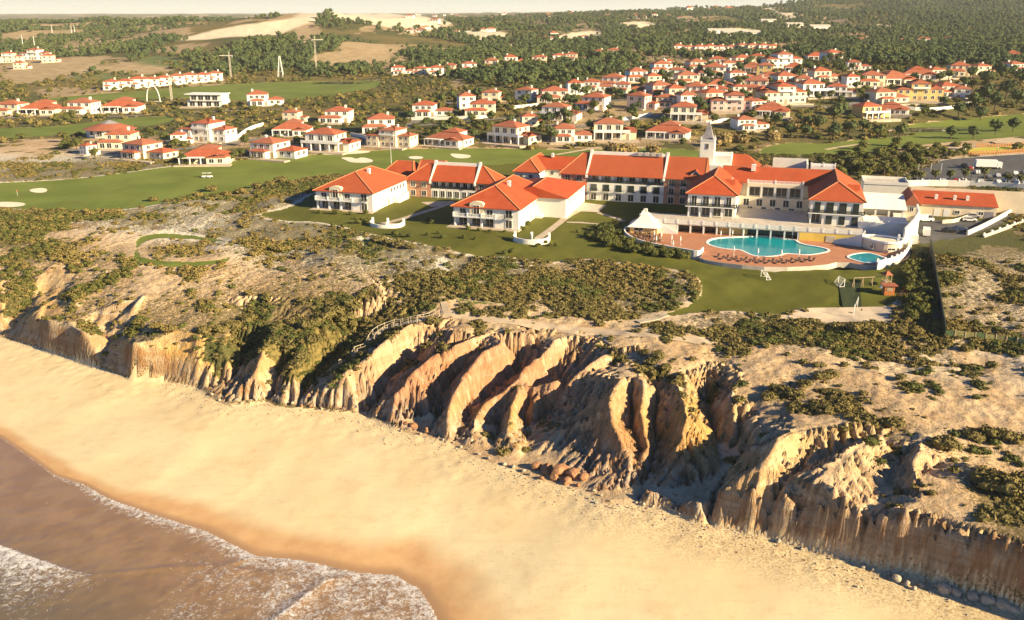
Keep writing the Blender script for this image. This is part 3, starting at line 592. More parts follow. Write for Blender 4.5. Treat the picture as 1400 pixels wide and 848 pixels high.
swz = Z_SEA + sstep(0.5, 8, sw) * ((fbm(SX / 3.0, SY / 1.6, 3, 83) - 0.5) * 0.16 + (fbm(SX / 0.9, SY / 0.9, 2, 84) - 0.5) * 0.08)
swz = swz + np.where(d2 > 0, 0.35 * np.exp(-d2 / 4.0) * sstep(0, 0.5, d2) * sstep(-55, -80, SX), 0) + 0.30 * np.exp(-(d5 / 1.2)**2) + 0.12 * np.exp(-(d4 / 0.8)**2) + 0.10 * np.exp(-(d3 / 0.6)**2)
swz = swz + (foam > 0.4) * (fbm(SX / 0.7, SY / 0.7, 2, 85) - 0.5) * 0.14 * sstep(0, 2, sw)
swz = np.where(sw > 0, np.maximum(swz, hz(SX, SY) + 0.03 * sstep(0, 0.5, sw)), hz(SX, SY) - 0.06 + sw * 0.3)
m_sea, nt, b = new_mat('sea_water'); N = NT(nt); p = N.pos(); fo = N.attr('foam')
w1 = N.noise(p, 1.1, 5, 0.7, 0.8); w2 = N.vor(p, 2.0); w3 = N.noise(p, 0.2, 3, 0.5); w4 = N.noise(p, 4.5, 3, 0.6)
lace = N.math('ADD', N.math('MULTIPLY', w1, 0.75), N.math('MULTIPLY', w4, 0.35))
fm = N.ramp(N.math('ADD', fo, N.math('MULTIPLY', N.math('SUBTRACT', lace, 0.55), 1.7)), 0.52, 0.92)
deep = N.attr('deep')
wc = N.mix(N.ramp(w3, 0.35, 0.65), (0.245, 0.148, 0.076), (0.295, 0.185, 0.098)); wc = N.mix(deep, wc, (0.16, 0.118, 0.068))
N.put(b.inputs['Base Color'], N.mix(fm, wc, (0.66, 0.64, 0.62)))
N.put(b.inputs['Roughness'], N.math('ADD', 0.18, N.math('MULTIPLY', fm, 0.5))); b.inputs['Specular IOR Level'].default_value = 0.35
N.bump(b, N.math('ADD', N.math('MULTIPLY', w1, 0.5), N.math('MULTIPLY', fm, 0.5)), 0.35, 0.15)
sea_m = cells(sw) > -1.2
grid_mesh('sea', sea_m, m_sea, dict(foam=foam, deep=sstep(8, 30, sw)), Zg=swz, gx=sgx, gy=sgy)
# ------------------------------------------------------------------ mesh builders
class MB:
    def __init__(s): s.v = []; s.f = []; s.m = []; s.mi = 0
    def face(s, pts, mi=None):
        n = len(s.v); s.v += [tuple(map(float, p)) for p in pts]; s.f.append(tuple(range(n, n + len(pts)))); s.m.append(s.mi if mi is None else mi)
    def box(s, x0, y0, z0, x1, y1, z1, mi=None):
        n = len(s.v); s.v += [(x0, y0, z0), (x1, y0, z0), (x1, y1, z0), (x0, y1, z0), (x0, y0, z1), (x1, y0, z1), (x1, y1, z1), (x0, y1, z1)]
        for q in ((3, 2, 1, 0), (4, 5, 6, 7), (0, 1, 5, 4), (1, 2, 6, 5), (2, 3, 7, 6), (3, 0, 4, 7)): s.f.append(tuple(n + i for i in q)); s.m.append(s.mi if mi is None else mi)
        return s
    def bar(s, a, b, w, h=None, mi=None):
        """square bar between two points"""
        a = Vector(a); b = Vector(b); h = w if h is None else h; d = (b - a)
        if d.length < 1e-6: return s
        up = Vector((0, 0, 1)) if abs(d.normalized().z) < 0.95 else Vector((1, 0, 0))
        sx = d.cross(up).normalized() * (w / 2); sy = sx.cross(d).normalized() * (h / 2)
        n = len(s.v)
        for e in (a, b):
            for (i, j) in ((-1, -1), (1, -1), (1, 1), (-1, 1)): s.v.append(tuple(e + sx * i + sy * j))
        for q in ((0, 1, 2, 3), (7, 6, 5, 4), (0, 4, 5, 1), (1, 5, 6, 2), (2, 6, 7, 3), (3, 7, 4, 0)): s.f.append(tuple(n + i for i in q)); s.m.append(s.mi if mi is None else mi)
        return s
    def tube(s, pts, rad, seg=8, mi=None, cap=True):
        pts = [Vector(p) for p in pts]; n = len(s.v); rad = rad if hasattr(rad, '__len__') else [rad] * len(pts)
        for i, p in enumerate(pts):
            d = (pts[min(i + 1, len(pts) - 1)] - pts[max(i - 1, 0)]).normalized(); up = Vector((0, 0, 1)) if abs(d.z) < 0.9 else Vector((1, 0, 0))
            sx = d.cross(up).normalized(); sy = sx.cross(d)
            for k in range(seg):
                t = 2 * math.pi * k / seg; s.v.append(tuple(p + (sx * math.cos(t) + sy * math.sin(t)) * rad[i]))
        for i in range(len(pts) - 1):
            for k in range(seg):
                a = n + i * seg + k; b_ = n + i * seg + (k + 1) % seg; s.f.append((a, b_, b_ + seg, a + seg)); s.m.append(s.mi if mi is None else mi)
        if cap:
            s.f.append(tuple(n + k for k in range(seg))[::-1]); s.m.append(s.mi if mi is None else mi)
            e = n + (len(pts) - 1) * seg; s.f.append(tuple(e + k for k in range(seg))); s.m.append(s.mi if mi is None else mi)
        return s
    def prism(s, poly, z0, z1, mi=None):
        """vertical extrusion of a plan polygon (counter-clockwise)"""
        poly = [(float(p[0]), float(p[1])) for p in poly]
        A = sum(poly[i][0] * poly[(i + 1) % len(poly)][1] - poly[(i + 1) % len(poly)][0] * poly[i][1] for i in range(len(poly)))
        if A < 0: poly = poly[::-1]
        n = len(s.v); k = len(poly)
        s.v += [(x, y, z0) for x, y in poly] + [(x, y, z1) for x, y in poly]
        s.f.append(tuple(range(n, n + k))[::-1]); s.f.append(tuple(range(n + k, n + 2 * k))); s.m += [s.mi if mi is None else mi] * 2
        for i in range(k): s.f.append((n + i, n + (i + 1) % k, n + k + (i + 1) % k, n + k + i)); s.m.append(s.mi if mi is None else mi)
        return s
    def strip_wall(s, pts, w, z0, z1, mi=None):
        """wall of thickness w along a plan polyline; z0/z1 may be lists"""
        pts = [Vector((float(p[0]), float(p[1]))) for p in pts]; k = len(pts)
        z0 = z0 if hasattr(z0, '__len__') else [z0] * k; z1 = z1 if hasattr(z1, '__len__') else [z1] * k
        n = len(s.v)
        for i, p in enumerate(pts):
            d = (pts[min(i + 1, k - 1)] - pts[max(i - 1, 0)]).normalized(); nr = Vector((-d.y, d.x)) * (w / 2)
            for q, z in ((p - nr, z0[i]), (p + nr, z0[i]), (p + nr, z1[i]), (p - nr, z1[i])): s.v.append((q.x, q.y, float(z)))
        for i in range(k - 1):
            for j in range(4): a = n + i * 4 + j; b_ = n + i * 4 + (j + 1) % 4; s.f.append((a, a + 4, b_ + 4, b_)); s.m.append(s.mi if mi is None else mi)
        s.f.append((n, n + 1, n + 2, n + 3)); e = n + (k - 1) * 4; s.f.append((e + 3, e + 2, e + 1, e)); s.m += [s.mi if mi is None else mi] * 2
        return s
    def mesh(s, name, mats):
        me = bpy.data.meshes.new(name); me.from_pydata(s.v, [], s.f); me.polygons.foreach_set('material_index', s.m)
        for m in (mats if isinstance(mats, (list, tuple)) else [mats]): me.materials.append(m)
        me.update(); return me
    def build(s, name, mats, parent=None, kind=None):
        o = bpy.data.objects.new(name, s.mesh(name, mats)); COL.objects.link(o)
        if parent is not None: o.parent = parent
        if kind: o['kind'] = kind
        return o
def tag(o, label, cat, group=None):
    o['label'] = label; o['category'] = cat
    if group: o['group'] = group
    return o
def thing(name, label, cat, loc, rz=0.0, group=None):
    o = bpy.data.objects.new(name, None); COL.objects.link(o); o.location = tuple(float(v) for v in loc); o.rotation_euler = (0, 0, rz); o.empty_display_size = 0.5
    return tag(o, label, cat, group)
def inst(name, me, parent=None, loc=(0, 0, 0), rz=0.0, sc=None):
    o = bpy.data.objects.new(name, me); COL.objects.link(o); o.parent = parent; o.location = tuple(float(v) for v in loc); o.rotation_euler = (0, 0, rz)
    if sc is not None: o.scale = sc if hasattr(sc, '__len__') else (sc, sc, sc)
    return o
def copy_tree(o, parent=None):
    c = o.copy(); COL.objects.link(c); c.parent = parent
    for ch in list(o.children): copy_tree(ch, c)
    return c
def hip_roof(x0, y0, x1, y1, ze, zr, ov=0.6, axis='y', h0=None, h1=None, th=0.22, mi=0):
    """hip or gable roof with eaves slab; h0/h1 = hip run at the low/high end of the ridge axis (0 = gable)"""
    m = MB(); m.mi = mi
    if axis == 'x':
        q = hip_roof(y0, x0, y1, x1, ze, zr, ov, 'y', h0, h1, th, mi); q.v = [(v[1], v[0], v[2]) for v in q.v]; q.f = [f[::-1] for f in q.f]
        q.lines = [[(a[1], a[0], a[2]) for a in l] for l in q.lines]; return q
    X0, X1, Y0, Y1 = x0 - ov, x1 + ov, y0 - ov, y1 + ov; xm = (x0 + x1) / 2; half = (X1 - X0) / 2
    h0 = half if h0 is None else h0; h1 = half if h1 is None else h1
    sl = (zr - ze) / (half - ov); zo = ze - sl * ov * 0.5
    A, B, C, D = (X0, Y0, zo), (X1, Y0, zo), (X1, Y1, zo), (X0, Y1, zo); R0, R1 = (xm, Y0 + h0, zr), (xm, Y1 - h1, zr)
    lo = [(p[0], p[1], p[2] - th) for p in (A, B, C, D)]
    m.face([A, B, R0]); m.face([B, C, R1, R0]); m.face([C, D, R1]); m.face([D, A, R0, R1])
    m.face([lo[3], lo[2], lo[1], lo[0]])
    for i, (p, q) in enumerate(((A, B), (B, C), (C, D), (D, A))): m.face([lo[i], lo[(i + 1) % 4], q, p])
    m.lines = [[A, R0], [B, R0], [C, R1], [D, R1], [R0, R1]] if h0 > 0.1 and h1 > 0.1 else [[R0, R1], [A, R0], [B, R0], [C, R1], [D, R1]]
    return m
def ridge_tiles(lines, mat, parent, w=0.35):
    m = MB()
    for l in lines:
        for a, b_ in zip(l[:-1], l[1:]): m.bar((a[0], a[1], a[2] + 0.05), (b_[0], b_[1], b_[2] + 0.05), w, 0.22)
    return m.build('ridge_tiles', mat, parent)

# ------------------------------------------------------------------ building materials
M_WHITE = simple('white_render', (0.80, 0.76, 0.66), 0.85, 0.06, 0.25)
M_CREAM = simple('cream_render', (0.74, 0.62, 0.43), 0.85, 0.07, 0.25)
M_PINK = simple('salmon_render', (0.50, 0.255, 0.16), 0.85, 0.10, 0.25)
M_ROSE = simple('pale_pink_render', (0.70, 0.50, 0.42), 0.85, 0.08, 0.25)
M_OCHRE = simple('ochre_render', (0.66, 0.46, 0.17), 0.85, 0.08, 0.25)
M_YELLOW = simple('yellow_render', (0.72, 0.52, 0.10), 0.85, 0.08, 0.25)
M_TRIM = simple('white_trim', (0.80, 0.78, 0.72), 0.6, 0.04)
M_STONE = simple('pale_stone', (0.50, 0.44, 0.36), 0.85, 0.12, 0.5)
M_RIDGE = simple('ridge_tile', (0.52, 0.20, 0.09), 0.8, 0.1)
M_DARK = simple('dark_metal', (0.03, 0.035, 0.035), 0.5, 0.1)
M_SLATE = simple('grey_slate', (0.26, 0.24, 0.25), 0.7, 0.2)
M_WOOD = simple('weathered_wood', (0.36, 0.27, 0.17), 0.85, 0.2, 2.0)
M_PAVE = simple('paving', (0.47, 0.38, 0.28), 0.9, 0.15, 0.5)
M_ASPH = simple('asphalt', (0.085, 0.082, 0.08), 0.9, 0.2, 0.3)
M_TERRA = None
def roof_mat(name, c0, c1):
    m, nt, b = new_mat(name); N = NT(nt); p = N.obj(); oi = N.n('ShaderNodeObjectInfo')
    n1 = N.noise(p, 0.35, 5, 0.6); n2 = N.noise(p, 3.5, 3, 0.6)
    c = N.mix(N.ramp(n1, 0.3, 0.7), c0, c1); c = N.mix(N.math('MULTIPLY', N.ramp(n2, 0.5, 0.75), 0.35), c, tuple(x * 0.6 for x in c0))
    n3 = N.noise(p, 0.12, 3, 0.5); c = N.mix(N.math('MULTIPLY', oi.outputs['Random'], 0.6), c, (c1[0] * 0.75, c1[1] * 1.15, c1[2] * 1.4)); c = N.mix(N.math('MULTIPLY', N.ramp(n3, 0.5, 0.7), 0.4), c, (c1[0] * 0.7, c1[1] * 0.9, c1[2] * 1.1))
    N.put(b.inputs['Base Color'], c); set_in(b, Roughness=0.85); b.inputs['Specular IOR Level'].default_value = 0.2
    sx = N.n('ShaderNodeSeparateXYZ'); nt.links.new(p, sx.inputs[0])
    wv = N.math('SINE', N.math('MULTIPLY', sx.outputs[2], 18.0)); N.bump(b, N.math('ADD', N.math('MULTIPLY', wv, 0.4), n2), 0.4, 0.06)
    return m
M_ROOF = roof_mat('terracotta_tiles', (0.39, 0.058, 0.018), (0.47, 0.085, 0.028))
M_ROOF2 = roof_mat('weathered_tiles', (0.34, 0.080, 0.036), (0.43, 0.125, 0.06))
def glass_mat():
    m, nt, b = new_mat('window_glass'); N = NT(nt); oi = N.n('ShaderNodeObjectInfo')
    N.put(b.inputs['Base Color'], N.mix(oi.outputs['Random'], (0.015, 0.022, 0.025), (0.06, 0.055, 0.045))); set_in(b, Roughness=0.12); b.inputs['Specular IOR Level'].default_value = 0.5
    return m
M_GLASS = glass_mat()
M_GREEN = simple('green_shutter', (0.02, 0.085, 0.075), 0.6, 0.15)
_wm = {}
def window_meshes(w, h, frame=M_TRIM, bal=False):
    k = (round(w, 2), round(h, 2), frame.name)
    if k not in _wm:
        f = MB(); t = 0.12; f.box(-w/2 - t, -0.10, -t, -w/2, 0.0, h + t).box(w/2, -0.10, -t, w/2 + t, 0.0, h + t).box(-w/2, -0.10, h, w/2, 0.0, h + t).box(-w/2, -0.14, -t, w/2, 0.0, 0.0).box(-0.04, -0.09, 0, 0.04, -0.01, h)
        g = MB(); g.box(-w/2, -0.05, 0, w/2, -0.004, h)
        _wm[k] = (f.mesh('window', frame), g.mesh('pane', M_GLASS))
    return _wm[k]
ANG = {'S': 0.0, 'E': math.pi/2, 'N': math.pi, 'W': -math.pi/2}
def window(par, x, y, z, face='S', w=1.2, h=1.5, frame=M_TRIM, nested=True, rz=None):
    f, g = window_meshes(w, h, frame)
    o = inst('window', f, par, (x, y, z), ANG[face] if rz is None else rz); inst('pane', g, o)
    return o
_bm = {}
def balcony(par, x, y, z, face='S', w=1.9, d=0.9):
    k = (w, d)
    if k not in _bm:
        s = MB(); s.box(-w/2, -d, -0.14, w/2, 0, 0.0); r = MB()
        r.box(-w/2, -d, 0.92, w/2, -d + 0.05, 1.0).box(-w/2, -d, 0.92, -w/2 + 0.05, -0.02, 1.0).box(w/2 - 0.05, -d, 0.92, w/2, -0.02, 1.0)
        n = int(w / 0.16)
        for i in range(n + 1): xx = -w/2 + 0.02 + i * (w - 0.04) / n; r.box(xx - 0.02, -d + 0.005, 0.0, xx + 0.02, -d + 0.045, 0.92)
        for i in range(1, 5): yy = -d + i * d / 5; r.box(-w/2 + 0.005, yy, 0, -w/2 + 0.045, yy + 0.03, 0.92).box(w/2 - 0.045, yy, 0, w/2 - 0.005, yy + 0.03, 0.92)
        _bm[k] = (s.mesh('balcony', M_TRIM), r.mesh('railing', M_DARK))
    o = inst('balcony', _bm[k][0], par, (x, y, z), ANG[face]); inst('railing', _bm[k][1], o); return o
def chimney(par, x, y, z, w=0.9, h=1.5, mat=M_WHITE):
    k = ('chim', w, h, mat.name)
    if k not in _bm:
        m = MB(); m.box(-w/2, -w/2, 0, w/2, w/2, h); m.box(-w/2 - 0.1, -w/2 - 0.1, h, w/2 + 0.1, w/2 + 0.1, h + 0.15); m.box(-w/2 + .1, -w/2 + .1, h + .15, w/2 - .1, w/2 - .1, h + .35); _bm[k] = m.mesh('chimney', mat)
    return inst('chimney', _bm[k], par, (x, y, z))
def railing_run(par, pts, z, name='balustrade', mat=M_TRIM, h=1.0, step=0.5, pier=4.0):
    """open balustrade: piers, rails and balusters"""
    r = MB(); piers = []
    for a, b_ in zip(pts[:-1], pts[1:]):
        a = Vector((float(a[0]), float(a[1]), z)); b_ = Vector((float(b_[0]), float(b_[1]), z)); L = (b_ - a).length
        r.bar(a + Vector((0, 0, h - 0.06)), b_ + Vector((0, 0, h - 0.06)), 0.24, 0.14); r.bar(a + Vector((0, 0, 0.1)), b_ + Vector((0, 0, 0.1)), 0.22, 0.18)
        n = max(1, int(L / step))
        for i in range(n): q = a + (b_ - a) * ((i + 0.5) / n); r.bar(q + Vector((0, 0, 0.19)), q + Vector((0, 0, h - 0.13)), 0.18)
        k = max(1, int(round(L / pier)))
        for i in range(k + 1): q = a + (b_ - a) * (i / k); piers.append((q.x, q.y))
    o = r.build(name, mat, par); k = ('pier', h, mat.name)
    if k not in _bm: m = MB(); m.box(-.22, -.22, 0, .22, .22, h + 0.28); _bm[k] = m.mesh('pier', mat)
    for x, y in dict.fromkeys((round(a, 3), round(b_, 3)) for a, b_ in piers): inst('pier', _bm[k], o, (x, y, z))
    return o

# ------------------------------------------------------------------ hotel
ZG = 25.5
def hotel(name, label, a, b_, z=ZG):
    p = H(a, b_); return thing(name, label, 'hotel wing', (p[0], p[1], z), TH, 'wings of the hotel')
def pavilion(a0, b0, W_, D_, ridge0, ridge1, label, east_first, rear=None):
    """two-storey guest pavilion with veranda front, wall dormer and hip roof; origin = front left corner"""
    r = hotel('hotel_pavilion', label, a0, b0)
    hE = 6.5
    w = MB(); w.box(-0.02, 2.4, -0.6, W_ * 0.64, D_, 3.2); w.box(W_ * 0.64, 0, -0.6, W_, D_, 3.2); w.box(0, 0.0, 3.2, W_, D_, hE); w.build('wall', M_WHITE, r)
    rf = hip_roof(0, 0, W_, D_, hE, 11.6, 0.8, 'y', ridge0, ridge1); ro = rf.build('roof', M_ROOF, r); ridge_tiles(rf.lines, M_RIDGE, ro)
    chimney(ro, W_ * 0.62, D_ * 0.48, 10.1, 1.0, 1.6)
    n = 4
    for i in range(n):
        x = 0.35 + i * (W_ * 0.64 - 0.5) / (n - 1); c = MB(); c.box(x - 0.28, 0.05, -0.5, x + 0.28, 0.6, 3.2); c.build('column', M_TRIM, r)
    railing_run(r, [(0.2, -0.75), (W_ * 0.66, -0.75)], 3.25, 'balustrade', M_TRIM, 0.95, 0.45, 4.4)
    s = MB(); s.box(0, -0.95, 2.98, W_ * 0.66, -0.0, 3.25); s.build('balcony', M_TRIM, r)
    # dormer bay
    x0, x1 = W_ * 0.26, W_ * 0.47
    d = MB(); d.box(x0, -0.6, 3.26, x1, 1.0, 7.3); k = 9; xm, hw = (x0 + x1) / 2, (x1 - x0) / 2 - 0.002
    d.prism([(xm + hw * math.cos(math.pi * i / k), 0.0 + 0.8 * math.sin(math.pi * i / k)) for i in range(k + 1)], 0, 1.6)
    nb = 2 * (k + 1)
    d.v = d.v[:-nb] + [(x, z - 0.6 + 0.0, y + 7.3) for (x, y, z) in d.v[-nb:]]
    do = d.build('dormer', M_CREAM, r); window(do, xm, -0.6, 4.0, 'S', 1.9, 2.9)
    for x in (W_ * 0.145, W_ * 0.56): window(r, x, 0.0, 3.5, 'S', 1.9, 2.1)
    for i in range(3): window(r, W_ * (0.11 + i * 0.205), 2.4, 0.1, 'S', 2.6, 2.5)
    for z in (0.3, 3.5): window(r, W_ * 0.85, 0.0, z, 'S', 2.0, 2.3); 
    balcony(r, W_ * 0.85, 0.0, 3.3, 'S', 2.6, 0.9)
    for i in range(5): window(r, W_, D_ * (0.50 + 0.085 * i), 3.9, 'E', 1.5, 1.5)
    for i in range(2): window(r, W_, D_ * (0.56 + 0.2 * i), 0.6, 'E', 1.2, 1.4)
    door = MB(); door.box(W_, D_ * 0.40, 0, W_ + 0.08, D_ * 0.40 + 1.1, 2.2); door.build('door', M_WOOD, r)
    for z in (0.5, 3.7):
        for i in range(3): window(r, 0.0 - 0.02 * (z < 1), D_ * (0.2 + 0.25 * i), z, 'W', 1.6, 1.9)
    t = MB(); t.box(-1.6, -2.6, -0.7, W_ + 0.6, 2.35, 0.02); t.build('terrace', M_PAVE, r)
    # stepped garden walls and stair on the sunny side
    st = MB()
    for i in range(6): st.box(W_ + 0.1, D_ * 0.55 + i * 1.5, -0.5, W_ + 2.2, D_ * 0.55 + (i + 1) * 1.5, 0.5 + i * 0.4)
    st.build('stair', M_WHITE, r)
    if rear:
        x0, x1, y0, y1 = rear; q = MB(); q.box(x0, y0, -0.5, x1, y1, hE); q.build('rear_wall', M_WHITE, r)
        rr = hip_roof(x0, y0, x1, y1, hE, 9.8, 0.7, 'y', 0.0, None); ro = rr.build('rear_roof', M_ROOF, r); ridge_tiles(rr.lines[:1], M_RIDGE, ro)
        for i in range(4): window(r, x1, y0 + (i + 0.8) * (y1 - y0) / 5, 3.9, 'E', 1.5, 1.6)
    return r
pavilion(-72.0, 8.0, 21.0, 31.0, 10.2, 9.6, 'white hotel pavilion with orange hip roof, beside the golf fairway slope', True)
pavilion(-18.0, -3.6, 21.2, 34.5, 10.5, 5.0, 'white hotel pavilion with orange hip roof, between the two garden paths', True, rear=(9.0, 31.0, 21.4, 50.5))
def parapet_gable(par, x, y0, ym, y1, ze, zr, w=0.7, mat=M_WHITE):
    m = MB(); p = [(y0 - 1.2, ze - 0.7), (ym, zr + 0.75), (y1 + 1.2, ze - 0.7), (y1 + 1.2, ze - 1.4), (ym, zr - 0.6), (y0 - 1.2, ze - 1.4)]
    n = len(m.v); m.v += [(x - w/2, a, b_) for a, b_ in p] + [(x + w/2, a, b_) for a, b_ in p]; k = len(p)
    m.f += [(0, 1, 4, 5), (1, 2, 3, 4), (5 + k, 4 + k, 1 + k, 0 + k), (4 + k, 3 + k, 2 + k, 1 + k)]; m.m += [0] * 4
    for i in range(k): m.f.append((i, i + k, (i + 1) % k + k, (i + 1) % k)); m.m.append(0)
    m.box(x - w/2 - .1, ym - 0.5, zr + 0.3, x + w/2 + .1, ym + 0.5, zr + 1.3)
    return m.build('parapet', mat, par)
# ---- middle two-storey wing between the pavilions
r = hotel('hotel_link_wing', 'two-storey hotel wing with white parapet gables behind a lawn court between pavilions', -51.0, 37.5)
L_, Wm = 34.0, 11.0
w = MB(); w.box(0, 0, -0.5, 9.4, Wm, 6.5); w.build('wall', M_PINK, r)
w = MB(); w.box(9.4, 0, -0.5, 26.4, Wm, 3.3); w.box(9.4, 1.6, 3.3, 26.4, Wm, 6.5); w.build('wall', M_WHITE, r)
w = MB(); w.box(26.4, 0, -0.5, L_, Wm, 6.5); w.build('wall', M_PINK, r)
rf = hip_roof(0, 0, L_, Wm, 6.5, 11.3, 0.8, 'x', 7.0, 7.0); ro = rf.build('roof', M_ROOF, r); ridge_tiles(rf.lines, M_RIDGE, ro)
for x in (9.4, 26.4): parapet_gable(r, x, 0, Wm/2, Wm, 6.5, 11.3)
pw = MB(); pw.box(9.8, Wm/2 - 0.35, 11.0, 26.0, Wm/2 + 0.35, 12.1); pw.build('ridge_wall', M_WHITE, r)
for i in range(7): x = 9.7 + i * 16.4 / 6; c = MB(); c.box(x - 0.2, 0.1, 3.3, x + 0.2, 0.5, 6.4); c.build('column', M_TRIM, r)
railing_run(r, [(9.8, 0.12), (26.0, 0.12)], 3.32, 'railing', M_DARK, 0.95, 0.3, 30)
for i in range(6): x = 11.1 + i * 2.73; window(r, x, 1.6, 3.4, 'S', 1.7, 2.3); window(r, x, 0.0, 0.3, 'S', 1.6, 2.2)
for x in (2.4, 6.6, 28.6, 32.0):
    for z in (0.4, 3.6): window(r, x, 0.0, z, 'S', 1.7, 1.9)
# ---- rear roofs behind the western pavilion
r = hotel('hotel_rear_wing', 'low gabled hotel wing rising behind the pavilion by the fairway', -64.0, 43.0)
w = MB(); w.box(0, 0, -0.5, 13.0, 18, 6.0); w.build('wall', M_WHITE, r)
rf = hip_roof(0, 0, 13.0, 18, 6.0, 10.4, 0.7, 'x', 4.0, 4.0); ro = rf.build('roof', M_ROOF, r); ridge_tiles(rf.lines, M_RIDGE, ro)
w = MB(); w.box(13.0, 3, -0.5, 24.0, 16, 5.6); w.build('wall', M_WHITE, r)
rf = hip_roof(13.4, 3, 26.0, 16, 5.6, 11.0, 0.6, 'x', 0.0, 4.0); ro = rf.build('roof', M_ROOF, r); ridge_tiles(rf.lines, M_RIDGE, ro)
for i in range(3): window(r, 2.5 + 3.5 * i, 0, 3.4, 'S', 1.3, 1.5)
# ---- back hip wing, L shaped
r = hotel('hotel_back_wing', 'L-shaped white hotel wing with low red roof, behind the three-storey block', -18.5, 66.0)
w = MB(); w.box(0, 0, -0.5, 9.5, 20, 6.4); w.build('wall', M_WHITE, r)
rf = hip_roof(0, 0, 9.5, 20, 6.4, 10.4, 0.7, 'y', None, 0.0); ro = rf.build('roof', M_ROOF, r); ridge_tiles(rf.lines, M_RIDGE, ro)
w = MB(); w.box(9.5, 9, -0.5, 26, 19.5, 6.3); w.build('wall', M_WHITE, r)
rf = hip_roof(4.9, 9, 26, 19.5, 6.3, 10.35, 0.6, 'x', 0.0, 2.0); ro = rf.build('roof', M_ROOF, r); chimney(ro, 11.5, 13.5, 10.0, 0.9, 1.2)
for x in (2.6, 6.4): window(r, x, 0.0, 3.6, 'S', 1.4, 1.4)
for x in (12.5, 16.5): window(r, x, 9.0, 3.9, 'S', 1.3, 1.3)
# ---- three-storey guest wing
r = hotel('hotel_guest_wing', 'three-storey hotel block with long orange roof, white parapet gables and dark balconies', 3.6, 50.0)
L_, Wm, hE = 50.0, 15.0, 9.3; xa, xb = 9.4, 36.8
w = MB(); w.box(0, 0, -0.5, xa, Wm, hE); w.build('wall', M_PINK, r)
w = MB(); w.box(xa, 0, -0.5, xb, Wm, 6.2); w.box(xa, 1.7, 6.2, xb, Wm, hE); w.build('wall', M_WHITE, r)
w = MB(); w.box(xb, 0.0, -0.5, L_, Wm, hE); w.build('wall', M_PINK, r)
rf = hip_roof(0, 0, L_, Wm, hE, 15.4, 0.8, 'x', 7.0, 0.0); ro = rf.build('roof', M_ROOF, r); ridge_tiles(rf.lines, M_RIDGE, ro)
for x in (xa, xb): parapet_gable(r, x, 0, Wm/2, Wm, hE, 15.4)
pw = MB(); pw.box(xa + .4, Wm/2 - 0.4, 15.1, xb - .4, Wm/2 + 0.4, 16.2); pw.build('ridge_wall', M_WHITE, r)
for i in range(4): pq = MB(); x = xa + 17 + i * 2.4; pq.box(x, Wm/2 - 1.2, 15.4, x + 1.4, Wm/2 - .5, 16.6); pq.build('roof_plant', M_STONE, r)
for i in range(7): x = xa + 0.35 + i * (xb - xa - 0.7) / 6; c = MB(); c.box(x - 0.2, 0.1, 6.2, x + 0.2, 0.5, 9.2); c.build('column', M_TRIM, r)
railing_run(r, [(xa + .5, 0.12), (xb - .5, 0.12)], 6.22, 'railing', M_DARK, 0.95, 0.3, 30)
for i in range(6):
    x = xa + 2.6 + i * (xb - xa - 0.7) / 6
    window(r, x, 1.7, 6.3, 'S', 2.0, 2.3); window(r, x, 0, 3.3, 'S', 1.9, 2.2, M_GREEN); balcony(r, x, 0, 3.15, 'S', 2.5, 0.8); window(r, x, 0, 0.1, 'S', 1.9, 2.3)
for x in (2.4, 6.6, xb + 2.6, xb + 6.6):
    for z in (0.2, 3.3, 6.4):
        window(r, x, 0, z, 'S', 1.8, 2.1)
        if z > 1: balcony(r, x, 0, z - 0.15, 'S', 2.4, 0.8)
g = MB(); g.face([(xb + 8.6, -0.2, hE - .8), (xb + 13, -0.2, hE - .8), (xb + 10.8, -0.2, hE + 2.0)]); g.v += []; 
dm = MB(); dm.prism([(-2.1, 0), (2.1, 0), (0, 2.0)], 0, 5.0); dm.v = [(xb + 10.6 + x, z + 0.9, y + hE + 0.6) for (x, y, z) in dm.v]; do = dm.build('dormer', M_WHITE, r)
gl = MB(); gl.prism([(-1.2, .35), (1.2, .35), (0, 1.45)], -0.05, 0.0); gl.v = [(xb + 10.6 + x, 0.9 + z, y + hE + 0.6) for (x, y, z) in gl.v]; gl.build('pane', M_GLASS, do)
dr = MB(); dr.face([(xb + 8.2, 0.6, hE + 0.45), (xb + 10.6, 0.6, hE + 2.8), (xb + 10.6, 6.0, hE + 2.8), (xb + 8.2, 6.0, hE + 0.45)]); dr.face([(xb + 10.6, 0.6, hE + 2.8), (xb + 13.0, 0.6, hE + 0.45), (xb + 13.0, 6.0, hE + 0.45), (xb + 10.6, 6.0, hE + 2.8)]); dr.build('dormer_roof', M_ROOF, do)
